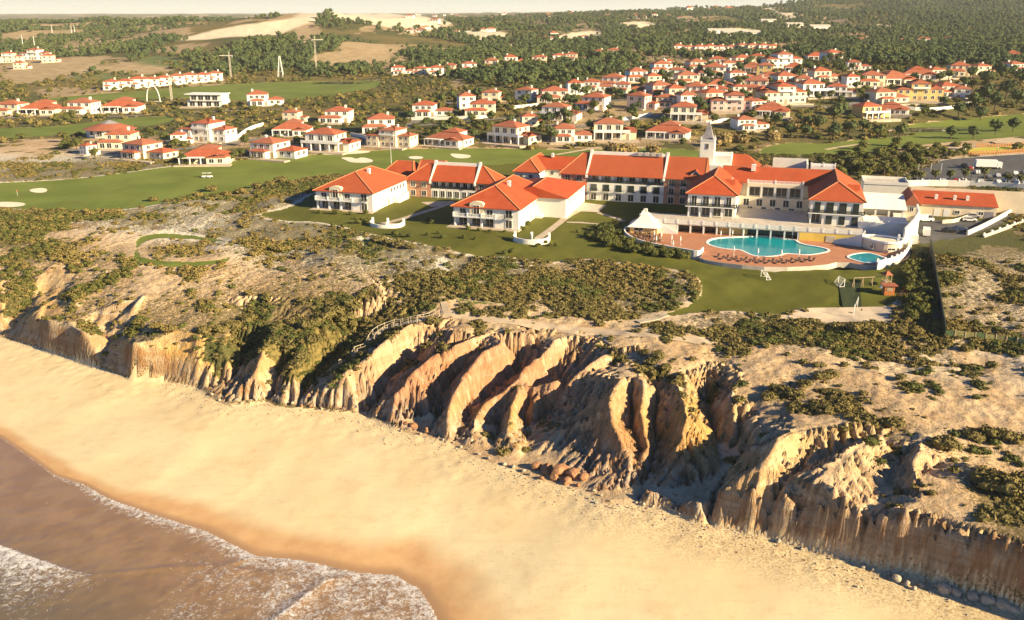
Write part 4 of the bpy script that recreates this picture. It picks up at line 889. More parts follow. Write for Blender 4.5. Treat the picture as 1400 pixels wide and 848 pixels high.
# ---- main building round the upper terrace
ZT = 27.8
r = hotel('hotel_main_building', 'main hotel building with two white corner pavilions round a raised terrace over the pool', 51.8, 20.0, ZT)
hE = 7.8
def corner(x0, W_, D_, ridge_back):
    w = MB(); w.box(x0, 2.6, -2.6, x0 + W_, D_, 3.6); w.box(x0, 0, 3.6, x0 + W_, D_, hE); w.build('wall', M_WHITE, r)
    rf = hip_roof(x0, 0, x0 + W_, D_, hE, 12.4, 0.8, 'y', 6.4, 0.0); ro = rf.build('roof', M_ROOF, r); ridge_tiles(rf.lines[:3] if False else [rf.lines[0], rf.lines[1], rf.lines[2]], M_RIDGE, ro)
    s = MB(); s.box(x0 - 0.6, -0.8, 3.3, x0 + W_ + 0.5, 0.0, 3.6); s.box(x0 + W_, 0, 3.3, x0 + W_ + 0.5, D_ * 0.6, 3.6); s.build('balcony', M_TRIM, r)
    cn = MB(); cn.box(x0 - .25, -.25, hE - 0.42, x0 + W_ + .25, -0.003, hE - 0.2); cn.build('cornice', M_TRIM, r)
    railing_run(r, [(x0 - .5, -0.7), (x0 + W_ + .4, -0.7)], 3.6, 'railing', M_DARK, 0.95, 0.28, 40)
    return ro
roL = corner(0, 14.7, 24, 0)
for i in range(5): x = 0.4 + i * 13.9 / 4; c = MB(); c.box(x - 0.22, 0.1, -0.02, x + 0.22, 0.5, 3.3); c.build('column', M_TRIM, r)
for i, x in enumerate((2.0, 5.6, 9.1, 12.6)):
    window(r, x, 0, 3.75, 'S', 1.5 if i in (0, 3) else 1.8, 2.9, M_TRIM)
    window(r, x, 2.6, 0.1, 'S', 2.3, 2.6)
for y in (4, 9, 14): window(r, 14.7, y, 4.2, 'E', 1.4, 2.2)
d = MB(); d.prism([(-1.3, 0), (1.3, 0), (0, 1.5)], 0, 3.4); d.v = [(14.7 - 0.9 - z * 1.0, 9.0 + x, hE + 1.6 + y) for (x, y, z) in d.v]; d.build('dormer', M_ROOF, roL)
d = MB(); d.box(12.6, 9.2, hE + 1.8, 12.8, 10.8, hE + 3.4); d.build('skylight', M_TRIM, roL)
xc = 36.9
roR = corner(xc, 15.0, 32, 0)
w = MB(); w.box(xc + 3.6, 0.02, -3.0, xc + 15.0, 2.58, 3.58); w.build('wall', M_WHITE, r)
for i, x in enumerate((2.0, 5.6, 9.3, 13.0)):
    window(r, xc + x, 0, 3.75, 'S', 1.5 if i in (0, 3) else 1.9, 2.9, M_GREEN)
    if i: window(r, xc + x, 0.02, 0.3, 'S', 1.6, 2.3, M_GREEN)
c = MB(); c.box(xc + .1, 0.1, -0.02, xc + .5, 0.5, 3.3); c.build('column', M_TRIM, r); window(r, xc + 1.9, 2.6, 0.1, 'S', 2.4, 2.6)
for y in (4, 9, 14, 20): window(r, xc + 15.0, y, 4.2, 'E', 1.4, 2.0)
d = MB(); d.prism([(-1.5, 0), (1.5, 0), (0, 1.7)], 0, 3.6); d.v = [(xc + 15.0 - 0.9 - z, 9.0 + x, hE + 1.6 + y) for (x, y, z) in d.v]; d.build('dormer', M_ROOF, roR)
# centre body
w = MB(); w.box(14.7, 18.5, -2.6, xc, 34, 3.9); w.box(14.7, 20.4, 3.9, xc, 34, hE + 0.6); w.box(17.3, 18.5, hE - 0.5, 34.6, 20.4, hE + 0.55); w.build('wall', M_CREAM, r)
rf = hip_roof(9.0, 20.6, xc + 6, 34, hE + 0.6, 12.3, 0.5, 'x', 0.0, 0.0); ro = rf.build('roof', M_ROOF, r); ridge_tiles([rf.lines[0]], M_RIDGE, ro); chimney(ro, 18.5, 25.5, 11.3, 1.4, 1.8)
railing_run(r, [(17.3, 18.7), (34.6, 18.7)], hE + 0.55, 'balustrade', M_TRIM, 1.0, 0.4, 9)
for i in range(5): x = 17.5 + i * 17.0 / 4; c = MB(); c.box(x - 0.25, 18.55, 3.9, x + 0.25, 19.05, hE - 0.5); c.build('column', M_TRIM, r)
for i in range(4): window(r, 19.6 + i * 4.25, 20.4, 4.1, 'S', 3.2, 2.7)
for i in range(5): window(r, 17.2 + i * 4.2, 18.5, 1.0, 'S', 1.7, 2.2)
for i in range(4): window(r, 18.5 + i * 4.4, 18.5, -2.2 + 2.25, 'S', 1.5, 0.6)
pl = MB(); pl.box(xc - 0.2, 30, 10.2, xc + 7.5, 37, 13.0); o = pl.build('roof_terrace', M_WHITE, r); railing_run(o, [(xc - .1, 30.1), (xc + 7.4, 30.1)], 13.0, 'balustrade', M_TRIM, 1.0, 0.4, 4)
# ---- raised terrace with arcade towards the pool
t_ = thing('pool_terrace', 'raised white balustraded terrace on an arcade between hotel and pool', 'terrace', (*H(36.0, 8.7), 24.9), TH)
TL = 68.0; hT = ZT - 24.9
fl = MB(); fl.box(2.0, 0, hT - 0.35, TL, 13.8, hT); fl.box(15.5, 13.8, hT - 0.35, 52.5, 29.7, hT); fl.build('terrace_floor', M_STONE, t_)
bk = MB(); bk.box(14.0, 3.4, -0.4, 49.9, 4.0, hT - 0.35); bk.build('back_wall', M_CREAM, t_)
yb = MB(); yb.box(50, 0.05, -0.4, TL, 3.2, hT - 0.36); yb.build('base_wall', M_YELLOW, t_)
yb = MB(); yb.box(26.5, 2.0, -0.4, 35, 3.3, hT - 0.36); yb.build('base_wall', M_OCHRE, t_)
lw = MB(); lw.box(2.0, 0.05, -0.4, 13.9, 6.0, hT - 0.36); lw.build('base_wall', M_WHITE, t_)
for i in range(10):
    x = 14.2 + i * 3.95; c = MB(); c.box(x - 0.22, 0.1, -0.3, x + 0.22, 0.54, hT - 0.35); c.build('column', M_TRIM, t_)
for i in range(9):
    if i in (3, 4): continue
    window(t_, 16.2 + i * 3.95, 3.4, 0.05, 'S', 3.2, 2.0, M_DARK)
dr = MB(); dr.box(57.5, -0.05, 0, 60.2, 0.045, 1.9); dr.build('gate', M_STONE, t_)
railing_run(t_, [(2.0, 13.6), (2.0, 5.0), (6.5, 0.15), (TL, 0.15)], hT, 'balustrade', M_TRIM, 1.0, 0.42, 3.95)
rp = MB(); n = 8
for i in range(n): rp.box(8.5 + i * 0.7, -2.2, -0.3, 9.2 + i * 0.7, 0.0, hT - 0.3 - i * 0.32)
rp.build('stair', M_PAVE, t_)
rw = MB(); rw.strip_wall([(5.4, -2.3), (8.4, -2.3), (14.6, -2.3)], 0.3, -0.4, [hT + 0.8, hT + 0.8, 0.7]); rw.build('stair_wall', M_TRIM, t_)
# ------------------------------------------------------------------ draped sheets
def cdt_sheet(poly, step, hole=None):
    poly = np.asarray(poly, float); vs = [tuple(p) for p in poly]; n = len(vs); es = [(i, (i + 1) % n) for i in range(n)]
    if hole is not None:
        k = len(hole); es += [(n + i, n + (i + 1) % k) for i in range(k)]; vs += [tuple(p) for p in hole]
    if step:
        gx = np.arange(poly[:, 0].min(), poly[:, 0].max(), step); gy = np.arange(poly[:, 1].min(), poly[:, 1].max(), step)
        if len(gx) and len(gy):
            A, B = np.meshgrid(gx, gy); s = poly_sd(A, B, poly)
            if hole is not None: s = np.minimum(s, -poly_sd(A, B, np.asarray(hole)))
            m = s > step * 0.35; vs += list(zip(A[m].tolist(), B[m].tolist()))
    r = delaunay_2d_cdt([Vector((float(a), float(b_))) for a, b_ in vs], es, [], 1, 1e-5)
    V = np.array([[v[0], v[1]] for v in r[0]]); F_ = [tuple(f) for f in r[2]]
    c = np.array([V[list(f)].mean(0) for f in F_]); keep = poly_sd(c[:, 0], c[:, 1], poly) > 0
    if hole is not None: keep &= poly_sd(c[:, 0], c[:, 1], np.asarray(hole)) < 0
    out = []
    for f, k in zip(F_, keep):
        if not k: continue
        p = V[list(f)]; ar = sum(p[i][0] * p[(i + 1) % len(p)][1] - p[(i + 1) % len(p)][0] * p[i][1] for i in range(len(p)))
        out.append(f if ar > 0 else f[::-1])
    return V, out
def drape(name, poly, mat, lift=0.05, step=3.0, kind='structure', z=None, parent=None, hole=None):
    V, F_ = cdt_sheet(poly, step, hole); zz = hz(V[:, 0], V[:, 1]) + lift if z is None else np.full(len(V), z)
    me = bpy.data.meshes.new(name); me.from_pydata([(a, b_, c) for (a, b_), c in zip(V, zz)], [], F_); me.materials.append(mat); me.update()
    for p in me.polygons: p.use_smooth = True
    o = bpy.data.objects.new(name, me); COL.objects.link(o)
    if kind: o['kind'] = kind
    if parent: o.parent = parent
    return o
def ribbon(pts, w):
    pts = smooth_open(np.asarray(pts, float), 2); d = np.gradient(pts, axis=0); d /= np.hypot(d[:, 0], d[:, 1])[:, None] + 1e-9
    nr = np.stack([-d[:, 1], d[:, 0]], 1) * w / 2; return np.vstack([pts + nr, (pts - nr)[::-1]])
def path(name, pix, w, mat, lift=0.06, step=2.5, pts=None):
    q = hits(pix, hz) if pts is None else pts
    return drape(name, ribbon(q, w), mat, lift, step)
M_SANDB = simple('bunker_sand', (0.74, 0.66, 0.48), 0.95, 0.06, 0.4)
M_COURT = simple('court_sand', (0.55, 0.44, 0.31), 0.95, 0.08, 0.6)
M_TRACK = simple('sandy_track', (0.52, 0.40, 0.26), 0.95, 0.12, 0.4)
def terra():
    m, nt, b = new_mat('terracotta_paving'); N = NT(nt); p = N.obj(); n1 = N.noise(p, 0.4, 5, 0.6); br = N.n('ShaderNodeTexBrick'); nt.links.new(p, br.inputs['Vector']); br.inputs['Scale'].default_value = 1.0
    br.inputs['Color1'].default_value = (0.46, 0.185, 0.085, 1); br.inputs['Color2'].default_value = (0.40, 0.15, 0.07, 1); br.inputs['Mortar'].default_value = (0.34, 0.16, 0.09, 1)
    N.put(b.inputs['Base Color'], N.mix(N.math('MULTIPLY', N.ramp(n1, 0.35, 0.7), 0.5), br.outputs[0], (0.52, 0.24, 0.12))); set_in(b, Roughness=0.85); return m
M_TERRA = terra()
def pool_mat():
    m, nt, b = new_mat('pool_water'); N = NT(nt); p = N.pos(); n = N.noise(p, 1.5, 3, 0.6); n2 = N.noise(p, 0.12, 2, 0.5)
    N.put(b.inputs['Base Color'], N.mix(N.ramp(n2, 0.35, 0.65), (0.004, 0.24, 0.29), (0.008, 0.30, 0.34))); set_in(b, Roughness=0.15); b.inputs['Specular IOR Level'].default_value = 0.2; N.bump(b, n, 0.12, 0.05); return m
M_POOL = pool_mat()
# ---- pool deck, pools
ZD = 25.02
DECK = smooth_closed([P(x, y, ZD)[:2] for x, y in [(852, 318), (868, 304), (900, 300), (940, 312), (1060, 320), (1110, 316), (1160, 318), (1230, 335), (1244, 340), (1243, 350), (1236, 357), (1199, 365), (1150, 357), (1125, 363), (1060, 366), (1000, 361), (955, 354), (962, 348), (955, 346), (905, 341), (880, 335), (860, 328)]], 1)
POOLP = smooth_closed([P(840 + x / 3.18, 260 + y / 3.18, ZD)[:2] for x, y in [(400, 225), (420, 212), (470, 205), (560, 202), (640, 199), (700, 204), (740, 212), (790, 216), (800, 228), (830, 238), (880, 245), (930, 256), (935, 266), (900, 275), (840, 283), (780, 278), (740, 275), (720, 285), (660, 290), (600, 285), (570, 270), (545, 258), (500, 258), (450, 250), (410, 238)]], 2)
POOL2 = smooth_closed([P(840 + x / 3.18, 260 + y / 3.18, ZD)[:2] for x, y in [(1005, 292), (1040, 278), (1100, 272), (1150, 285), (1182, 300), (1140, 316), (1090, 318), (1050, 308)]], 2)
dk = drape('pool_deck', DECK, M_TERRA, 0, 4.0, 'structure', z=ZD, hole=np.vstack([POOLP])) 
def coping(poly, w, z0, z1, parent, name='coping', mat=M_TRIM):
    m = MB(); q = np.vstack([poly, poly[:1]]); m.strip_wall(q, w, z0, z1); return m.build(name, mat, parent)
pw_ = MB(); pw_.strip_wall(np.vstack([DECK, DECK[:1]]), 0.3, 23.5, ZD - 0.01); pw_.build('deck_edge', M_STONE, None, 'structure').name = 'pool_deck_edge'
c0 = POOLP.mean(0)
pool = thing('swimming_pool', 'large free-form turquoise swimming pool with pale scalloped rim on terracotta deck', 'pool', (c0[0], c0[1], ZD))
o = coping(POOLP - c0, 0.7, -1.5, 0.07, pool); o = drape('water', POOLP - c0, M_POOL, 0, 4.0, None, z=-0.14, parent=pool)
c0 = POOL2.mean(0)
pool2 = thing('plunge_pool', 'small shaded blue pool below the curved spa wall', 'pool', (c0[0], c0[1], ZD))
coping(POOL2 - c0, 0.6, -0.3, 0.16, pool2); drape('water', POOL2 - c0, M_POOL, 0, 3.0, None, z=0.07, parent=pool2)
# ---- curved white walls
def wall_thing(name, label, pts, w, z0, z1, mat, cat='wall', posts=0, group=None):
    pts = np.asarray(pts, float); c = pts.mean(0); r = thing(name, label, cat, (c[0], c[1], float(np.min(z0))), 0, group)
    m = MB(); zb = float(np.min(z0)); m.strip_wall(pts - c, w, np.asarray(z0) - zb if hasattr(z0, '__len__') else 0, np.asarray(z1) - zb if hasattr(z1, '__len__') else z1 - zb); m.build('wall', mat, r)
    if posts:
        L = np.r_[0, np.cumsum(np.hypot(*np.diff(pts, axis=0).T))]; n = max(1, int(L[-1] / posts)); zt = np.asarray(z1) if hasattr(z1, '__len__') else np.full(len(pts), z1)
        pm = MB(); pm.box(-w * 0.7, -w * 0.7, -0.3, w * 0.7, w * 0.7, 0.45); pm.box(-w * .5, -w * .5, .45, w * .5, w * .5, .6); me = pm.mesh('pier', M_TRIM)
        for i in range(n + 1): s = L[-1] * i / n; inst('pier', me, r, (np.interp(s, L, pts[:, 0]) - c[0], np.interp(s, L, pts[:, 1]) - c[1], np.interp(s, L, zt) - zb))
    return r
cw = smooth_open([P(x, y, 25)[:2] for x, y in [(862, 312), (853, 316), (855, 323), (866, 330), (882, 335), (905, 340), (935, 345), (957, 349), (961, 343)]], 2)
wall_thing('terrace_wall', 'curved cream wall round the round cafe terrace beside the hedge', cw, 0.4, 23.4, 26.1, M_WHITE)
cw = smooth_open([P(x, y, 25)[:2] for x, y in [(1199, 365), (1216, 362), (1232, 356), (1241, 348), (1245, 338)]], 2)
wall_thing('spa_garden_wall', 'curved white wall with small piers enclosing the plunge pool', cw, 0.4, 23.6, 26.7, M_WHITE, posts=2.6)
# ---- pool bar
p = P(882, 316, 25); r = thing('pool_bar', 'white pyramid-roofed pool bar with chimney on the round terrace', 'bar', (p[0], p[1], ZD), TH)
w = MB(); w.box(-4.2, -3.6, 0, 4.2, 3.6, 2.3); w.build('wall', M_OCHRE, r)
rf = MB(); n = 6; prof = [(5.0, 1.9), (3.4, 2.9), (2.0, 4.2), (0.9, 5.6), (0.5, 6.0)]
for (s0, z0), (s1, z1) in zip(prof[:-1], prof[1:]):
    a = [(-s0, -s0 * .86, z0), (s0, -s0 * .86, z0), (s0, s0 * .86, z0), (-s0, s0 * .86, z0)]; b_ = [(-s1, -s1 * .86, z1), (s1, -s1 * .86, z1), (s1, s1 * .86, z1), (-s1, s1 * .86, z1)]
    for i in range(4): rf.face([a[i], a[(i + 1) % 4], b_[(i + 1) % 4], b_[i]])
rf.face([(-5, -4.3, 1.9), (-5, 4.3, 1.9), (5, 4.3, 1.9), (5, -4.3, 1.9)]); ro = rf.build('roof', M_WHITE, r); chimney(ro, 0, 0, 5.8, 0.8, 0.9)
window(r, -1.5, -3.6, 0.9, 'S', 2.6, 1.2); window(r, 4.2, 0, 0.9, 'E', 3.0, 1.2)
# ---- spa: stepped white walls and round low building
p = H(103.7, 16.0); r = thing('spa_annex', 'white spa annex with scalloped curved walls between corner pavilion and plunge pool', 'building', (p[0], p[1], 24.9), TH)
m = MB(); m.strip_wall(smooth_open([(-1.0, 1.2), (3.0, 0.2), (8.0, -0.2), (12.0, 1.2), (14.0, 4.5)], 2), 0.5, -0.5, 5.2); m.build('wall', M_WHITE, r)
m = MB(); m.box(0.6, 1.2, -0.5, 13.0, 11.5, 4.9); m.build('block', M_WHITE, r)
for i in range(7):
    q = MB(); x = -0.6 + i * 1.9; q.box(x, 0.1 - 0.2 * math.sin(i), 5.15, x + 0.5, 0.6, 5.7); q.build('merlon', M_TRIM, r)
m = MB(); m.box(4.6, -0.4, 0.2, 7.4, -0.02, 3.0); m.build('door', M_TRIM, r)
m = MB(); pts = smooth_open([(-8.0, -8.5), (-3.0, -9.6), (-0.4, -10.8)], 1); m.strip_wall(pts, 0.5, -0.5, np.linspace(1.0, 4.2, len(pts))); m.build('stair_wall', M_WHITE, r)
m = MB(); pts = smooth_open([(-0.3, -10.8), (1.0, -13.2), (4.5, -16.0), (8.5, -15.5), (10.4, -12.5), (10.4, -9.5), (5.0, -7.0), (0.2, -8.0)], 2); m.prism(pts, -0.4, 2.7); rb = m.build('round_room', M_CREAM, r)
cp_ = MB(); cp_.strip_wall(np.vstack([pts, pts[:1]]), 0.5, 2.71, 3.3); cp_.build('parapet', M_TRIM, rb)
for i in (6, 14, 22):
    q = MB(); x, y = pts[i]; q.box(x - .3, y - .3, 3.31, x + .3, y + .3, 4.2); q.build('pier', M_TRIM, rb)
window(r, 1.9, -14.75, 0.9, 'S', 1.0, 0.9, rz=-0.75); window(r, 7.0, -16.3, 1.0, 'S', 2.0, 0.5, rz=0.15)
m = MB(); m.strip_wall([(10.6, -9.5), (13.6, -4.0), (15.5, 3.0), (15.9, 12.0)], 0.5, -0.5, [6.0, 8.0, 8.8, 9.2]); m.build('side_wall', M_WHITE, r)
m = MB(); m.box(12.2, -6.0, -0.5, 15.0, 8.0, 3.4); m.build('block', M_WHITE, r)
# ---- louvred pergola, gable house, service range
p = H(104.2, 33.0); r = thing('pergola', 'cream louvred pergola roof over terrace beside the corner pavilion', 'pergola', (p[0], p[1], 26.0), TH)
m = MB(); m.box(0, 0, -0.5, 13.2, 12, 1.0); m.build('terrace', M_STONE, r)
for i in range(4): c = MB(); x = 0.5 + i * 3.9; c.box(x - .25, 0.3, 1.0, x + .25, 0.8, 4.9); c.build('column', M_WHITE, r)
sl = MB(); sl.box(-0.1, -0.35, -0.09, 13.4, 0.35, 0.09); sm = sl.mesh('slat', M_WHITE)
for i in range(14): y = 0.4 + i * 0.95; o = inst('slat', sm, r, (0, y, 5.0 + i * 0.19)); o.rotation_euler = (0.45, 0, 0)
m = MB(); m.box(-0.1, 0, 4.6, 0.2, 13.2, 4.9); m.box(13.0, 0, 4.6, 13.3, 13.2, 4.9); m.build('beam', M_WHITE, r)
m = MB(); m.box(0.3, 12.0, -0.5, 13.2, 12.5, 7.4); m.build('back_wall', M_WHITE, r)
p = H(117.6, 41.5); r = thing('gable_house', 'narrow cream house with dark red gable roof beside the pergola', 'house', (p[0], p[1], 26.0), TH)
m = MB(); m.box(0, 0, -0.5, 4.6, 14, 5.6); m.build('wall', M_CREAM, r)
rf = hip_roof(0, 0, 4.6, 14, 5.6, 8.6, 0.4, 'y', 0, 0); rf.build('roof', M_ROOF2, r); window(r, 2.3, 0, 3.2, 'S', 1.1, 1.3)
gw = MB(); gw.face([(0, -0.0, 5.6), (4.6, 0, 5.6), (2.3, 0, 8.5)]); gw.face([(4.6, 14, 5.6), (0, 14, 5.6), (2.3, 14, 8.5)]); gw.build('gable', M_CREAM, r)
st = MB()
for i in range(7): st.box(-3.0, -1.0 - i * 0.8, -0.6, 0.5, -0.2 - i * 0.8, 2.4 - i * 0.38)
st.build('stair', M_WHITE, r)
p = H(122.4, 51.5); r = thing('service_range', 'long low cream service range with red lean-to roof by the delivery yard', 'building', (p[0], p[1], 26.0), TH)
m = MB(); m.box(0, 0, -0.5, 24.0, 9.0, 4.0); m.build('wall', M_CREAM, r)
rf = MB(); rf.box(-0.3, -0.5, 0, 24.3, 9.4, 0.22); rf.v = [(x, y, z + 3.9 + (y + 0.5) * 0.26) for x, y, z in rf.v]; ro = rf.build('roof', M_ROOF, r)
for x in (6.2, 11.8, 15.6): chimney(ro, x, 3.6, 4.9, 0.9, 1.3)
m = MB(); m.box(-1.0, 9.6, -0.5, 60.0, 10.1, 7.6); m.build('back_wall', M_CREAM, r)
for x in (5.6, 8.5): d = MB(); d.box(x, -0.06, -0.05, x + 1.8, 0.0, 2.5); d.build('door', M_TRIM, r)
for x in (12.5, 19.5): window(r, x, 0, 1.2, 'S', 1.4, 1.0)
g_ = MB(); g_.box(20.5, -0.05, 0, 23.2, 0.0, 2.4); g_.build('garage_door', M_SLATE, r)
# ---- chapel with slate steeple, roofs behind
def LB(px_, b_):
    """world xy on the hotel's depth line b at a picture column"""
    rr = ray(px_, 220); A = np.array([[rr[0], -HU[0]], [rr[1], -HU[1]]]); s = np.linalg.solve(A, np.array([0, 280.0]) + HV * b_); return rr[:2] * s[0]
p = LB(966.5, 84); r = thing('chapel', 'white chapel with square tower and grey pointed steeple behind the main building', 'chapel', (p[0], p[1], 26.0), TH)
m = MB(); m.box(-2.6, -2.6, -0.5, 2.6, 2.6, 18.2); tw = m.build('tower', M_WHITE, r)
s = MB(); s.box(-2.75, -2.75, 17.8, 2.75, 2.75, 18.2); s.build('cornice', M_TRIM, tw)
s = MB(); a = [(-2.0, -2.0, 18.2), (2.0, -2.0, 18.2), (2.0, 2.0, 18.2), (-2.0, 2.0, 18.2)]
for i in range(4): s.face([a[i], a[(i + 1) % 4], (0, 0, 25.2)])
s.build('steeple', M_SLATE, tw)
for x, y in ((-2.3, -2.3), (2.3, -2.3), (2.3, 2.3), (-2.3, 2.3)): q = MB(); q.box(x - .25, y - .25, 18.2, x + .25, y + .25, 19.2); q.build('pinnacle', M_TRIM, tw)
window(tw, 0, -2.6, 14.8, 'S', 0.9, 1.8, M_STONE); window(tw, 0.6, -2.6, 10.0, 'S', 0.6, 1.0, M_STONE)
m = MB(); m.box(-3.0, -2.0, -0.5, 9.0, 8.0, 12.4); m.build('nave', M_WHITE, r)
m = MB(); m.box(-1.0, -7.0, -0.5, 8.8, -2.0, 9.4); m.build('porch', M_WHITE, r)
rf = hip_roof(9.0, -2.2, 19.5, 8.4, 8.2, 12.6, 0.4, 'x', 0.0, 5.5); ro = rf.build('roof', M_ROOF, r); m = MB(); m.box(9.0, -2.0, -0.5, 19.4, 8.2, 8.2); m.build('wall', M_WHITE, r)
g = MB(); g.strip_wall([(9.0, -2.8), (9.0, 3.1), (9.0, 9.0)], 0.5, 7.5, [8.6, 13.2, 8.6]); g.build('gable', M_WHITE, r)
p = LB(1048, 78); r = thing('roof_lantern_house', 'low building with red pyramid roof behind the main building', 'building', (p[0], p[1], 26.0), TH)
m = MB(); m.box(-4, -4, -0.5, 4, 4, 8.2); m.build('wall', M_WHITE, r); rf = hip_roof(-4, -4, 4, 4, 8.2, 10.6, 0.5, 'y'); ro = rf.build('roof', M_ROOF2, r); m = MB(); m.box(-9, -5, -0.5, 4.5, -4.01, 8.0); m.build('front_wall', M_ROSE, r)
p = LB(1082, 82); r = thing('white_hall', 'tall plain white hall wall with sunken red roof behind the main building', 'building', (p[0], p[1], 26.0), TH)
m = MB(); m.box(-6.5, -5, -0.5, 6, 5, 7.2); m.box(-6.5, 4.4, 7.2, 6, 5, 11.8); m.box(5.4, -5, 7.2, 6, 4.4, 11.2); m.build('wall', M_WHITE, r)
rf = hip_roof(-6, -4.6, 5.2, 4.2, 7.3, 9.0, 0.1, 'x', 0.3, 3.0); rf.build('roof', M_ROOF2, r)
p = LB(1217, 74); r = thing('flat_hall', 'flat-roofed white hall with pale roof behind the pergola', 'building', (p[0], p[1], 26.0), TH)
m = MB(); m.box(-8, -4, -0.5, 6.5, 8, 6.4); m.build('wall', M_WHITE, r); m = MB(); m.strip_wall([(-8, -4), (6.5, -4), (6.5, 8), (-8, 8), (-8, -4)], 0.4, 6.41, 7.4); m.build('parapet', M_WHITE, r); m = MB(); m.box(-7.7, -3.7, 6.41, 6.2, 7.7, 6.5); m.build('roof', M_STONE, r)
# ---- paths and courts on the lawn
path('garden_path', [(520, 307), (548, 300), (580, 290), (600, 284), (612, 279)], 2.4, M_PAVE)
path('garden_path', [(736, 326), (760, 309), (775, 296), (790, 289)], 2.4, M_PAVE)
path('garden_path', [(775, 304), (800, 305), (818, 307)], 1.8, M_PAVE, 0.075); path('garden_path', [(817, 291), (838, 297), (853, 303)], 1.8, M_PAVE)
drape('paved_court', np.array([P(x, y, 25.4)[:2] for x, y in [(780, 288), (818, 290), (829, 281), (800, 277), (785, 277)]]), M_STONE, 0.09, 3)
path('garden_path', [(772, 272), (785, 277), (795, 279)], 2.0, M_PAVE, 0.11)
drape('paved_court', np.array([P(x, y, 25.4)[:2] for x, y in [(575, 277), (620, 275), (625, 280), (590, 283)]]), M_PAVE, 0.08, 3)
def bunker(pix, label):
    q = region(pix, 2); c = q.mean(0); o = drape('sand_bunker', q, M_SANDB, 0.10, 2.0, None); tag(o, label, 'bunker', 'golf bunkers'); return o
bunker([(38, 260), (55, 257), (66, 259), (62, 264), (45, 264)], 'narrow sand bunker on the broad fairway near a putting green')
bunker([(-30, 280), (0, 276), (38, 278), (30, 283), (0, 285)], 'wide sand bunker at the scrub edge of the broad fairway')
bunker([(464, 216), (480, 215), (487, 218), (495, 215), (511, 219), (508, 223), (480, 223), (472, 219)], 'irregular two-lobed sand bunker in front of the villas')
bunker([(557, 215), (568, 213.5), (580, 215), (576, 218), (562, 218)], 'small oval sand bunker on the fairway')
bunker([(613, 210), (630, 211), (646, 213), (640, 217), (622, 217)], 'pear-shaped sand bunker on the fairway')
bunker([(446, 208), (480, 206), (510, 207), (500, 210), (460, 212), (438, 212)], 'long sand strip below the villas along the fairway edge')
bunker([(1290, 207), (1330, 201), (1365, 203), (1345, 209)], 'rough bright sand bank beside the car park') if False else None
M_ROAD = simple('village_road', (0.20, 0.18, 0.155), 0.9, 0.15, 0.3)
for pix in ([(482, 190), (560, 172), (640, 168), (700, 160), (760, 175), (830, 172), (880, 160), (960, 158), (1040, 168)], [(690, 182), (740, 152), (800, 140), (850, 138), (920, 126), (990, 116), (1060, 106), (1120, 102), (1200, 106)], [(1040, 150), (1100, 145), (1150, 148), (1190, 136), (1240, 124), (1300, 116), (1345, 112)], [(560, 172), (600, 142), (680, 130), (760, 122), (850, 108), (900, 92), (960, 84)], [(90, 205), (160, 210), (230, 206), (300, 200), (350, 190), (430, 186), (482, 190)], [(0, 162), (100, 160), (200, 158), (300, 152), (400, 150)]): path('village_road', pix, 6.0, M_ROAD, 0.25, 6.0)
path('cart_path', [(880, 203), (840, 197), (800, 205), (760, 212)], 2.5, M_TRACK, 0.12)
path('cart_path', [(1129, 205), (1150, 201), (1187, 196)], 2.5, M_TRACK, 0.12)
COURT = region([(1075, 432), (1085, 424), (1120, 421), (1222, 420), (1216, 428), (1226, 443), (1160, 444), (1090, 441)], 1)
drape('sand_court', COURT, M_COURT, 0.12, 1.2)
path('sand_track', [(600, 428), (680, 436), (760, 449), (840, 455), (920, 462), (1000, 470)], 3.5, M_TRACK, 0.09, 1.0)
path('sand_track', [(610, 425), (604, 405), (600, 388)], 1.6, M_TRACK, 0.09, 1.0)
# ---- ponds
m_pond, nt, b = new_mat('pond_water'); set_in(b, Roughness=0.08); b.inputs['Base Color'].default_value = (0.035, 0.05, 0.045, 1); b.inputs['Specular IOR Level'].default_value = 0.6
for q_, z_ in PONDS: drape('pond', q_, m_pond, 0, 6.0, 'structure', z=z_)
# ---- car park, yard, road
LOT = region([(1235, 240), (1262, 228), (1285, 219), (1330, 215), (1400, 211), (1520, 205), (1520, 262), (1400, 258), (1280, 252), (1240, 250)], 0)
drape('car_park', LOT, M_ASPH, 0.10, 3.0)
YARD = region([(1252, 301), (1356, 303), (1372, 290), (1420, 268), (1440, 276), (1360, 310), (1320, 325), (1260, 335), (1250, 322)], 0)
drape('delivery_yard', YARD, M_ASPH, 0.10, 3.0)
def kerb(pix, w=0.35, h=0.16):
    q = smooth_open(hits(pix, hz), 2); m = MB(); z = hz(q[:, 0], q[:, 1]); m.strip_wall(q, w, z - 0.2, z + h); return m.build('kerb', M_STONE, None, 'structure')
kerb([(1235, 240), (1262, 228), (1285, 219), (1330, 215), (1400, 211)])
def hwall(name, label, pix, w, hgt, mat, cat='wall', posts=0, group=None):
    q = smooth_open(hits(pix, hz), 1); z = hz(q[:, 0], q[:, 1]); return wall_thing(name, label, q, w, z - 0.4, z + hgt, mat, cat, posts, group)
hwall('garden_wall', 'long stepped white wall climbing beside the delivery yard', [(1322, 322), (1340, 314), (1360, 304), (1385, 290), (1410, 276)], 0.5, 1.4, M_WHITE)
hwall('garden_wall', 'low pale wall with piers between yard wall and scrub', [(1345, 325), (1370, 316), (1390, 308), (1420, 300)], 0.4, 0.9, M_STONE, posts=5)
hwall('garden_wall', 'short cream wall in the middle of the delivery yard', [(1288, 306), (1305, 305), (1322, 299)], 0.3, 1.2, M_CREAM)
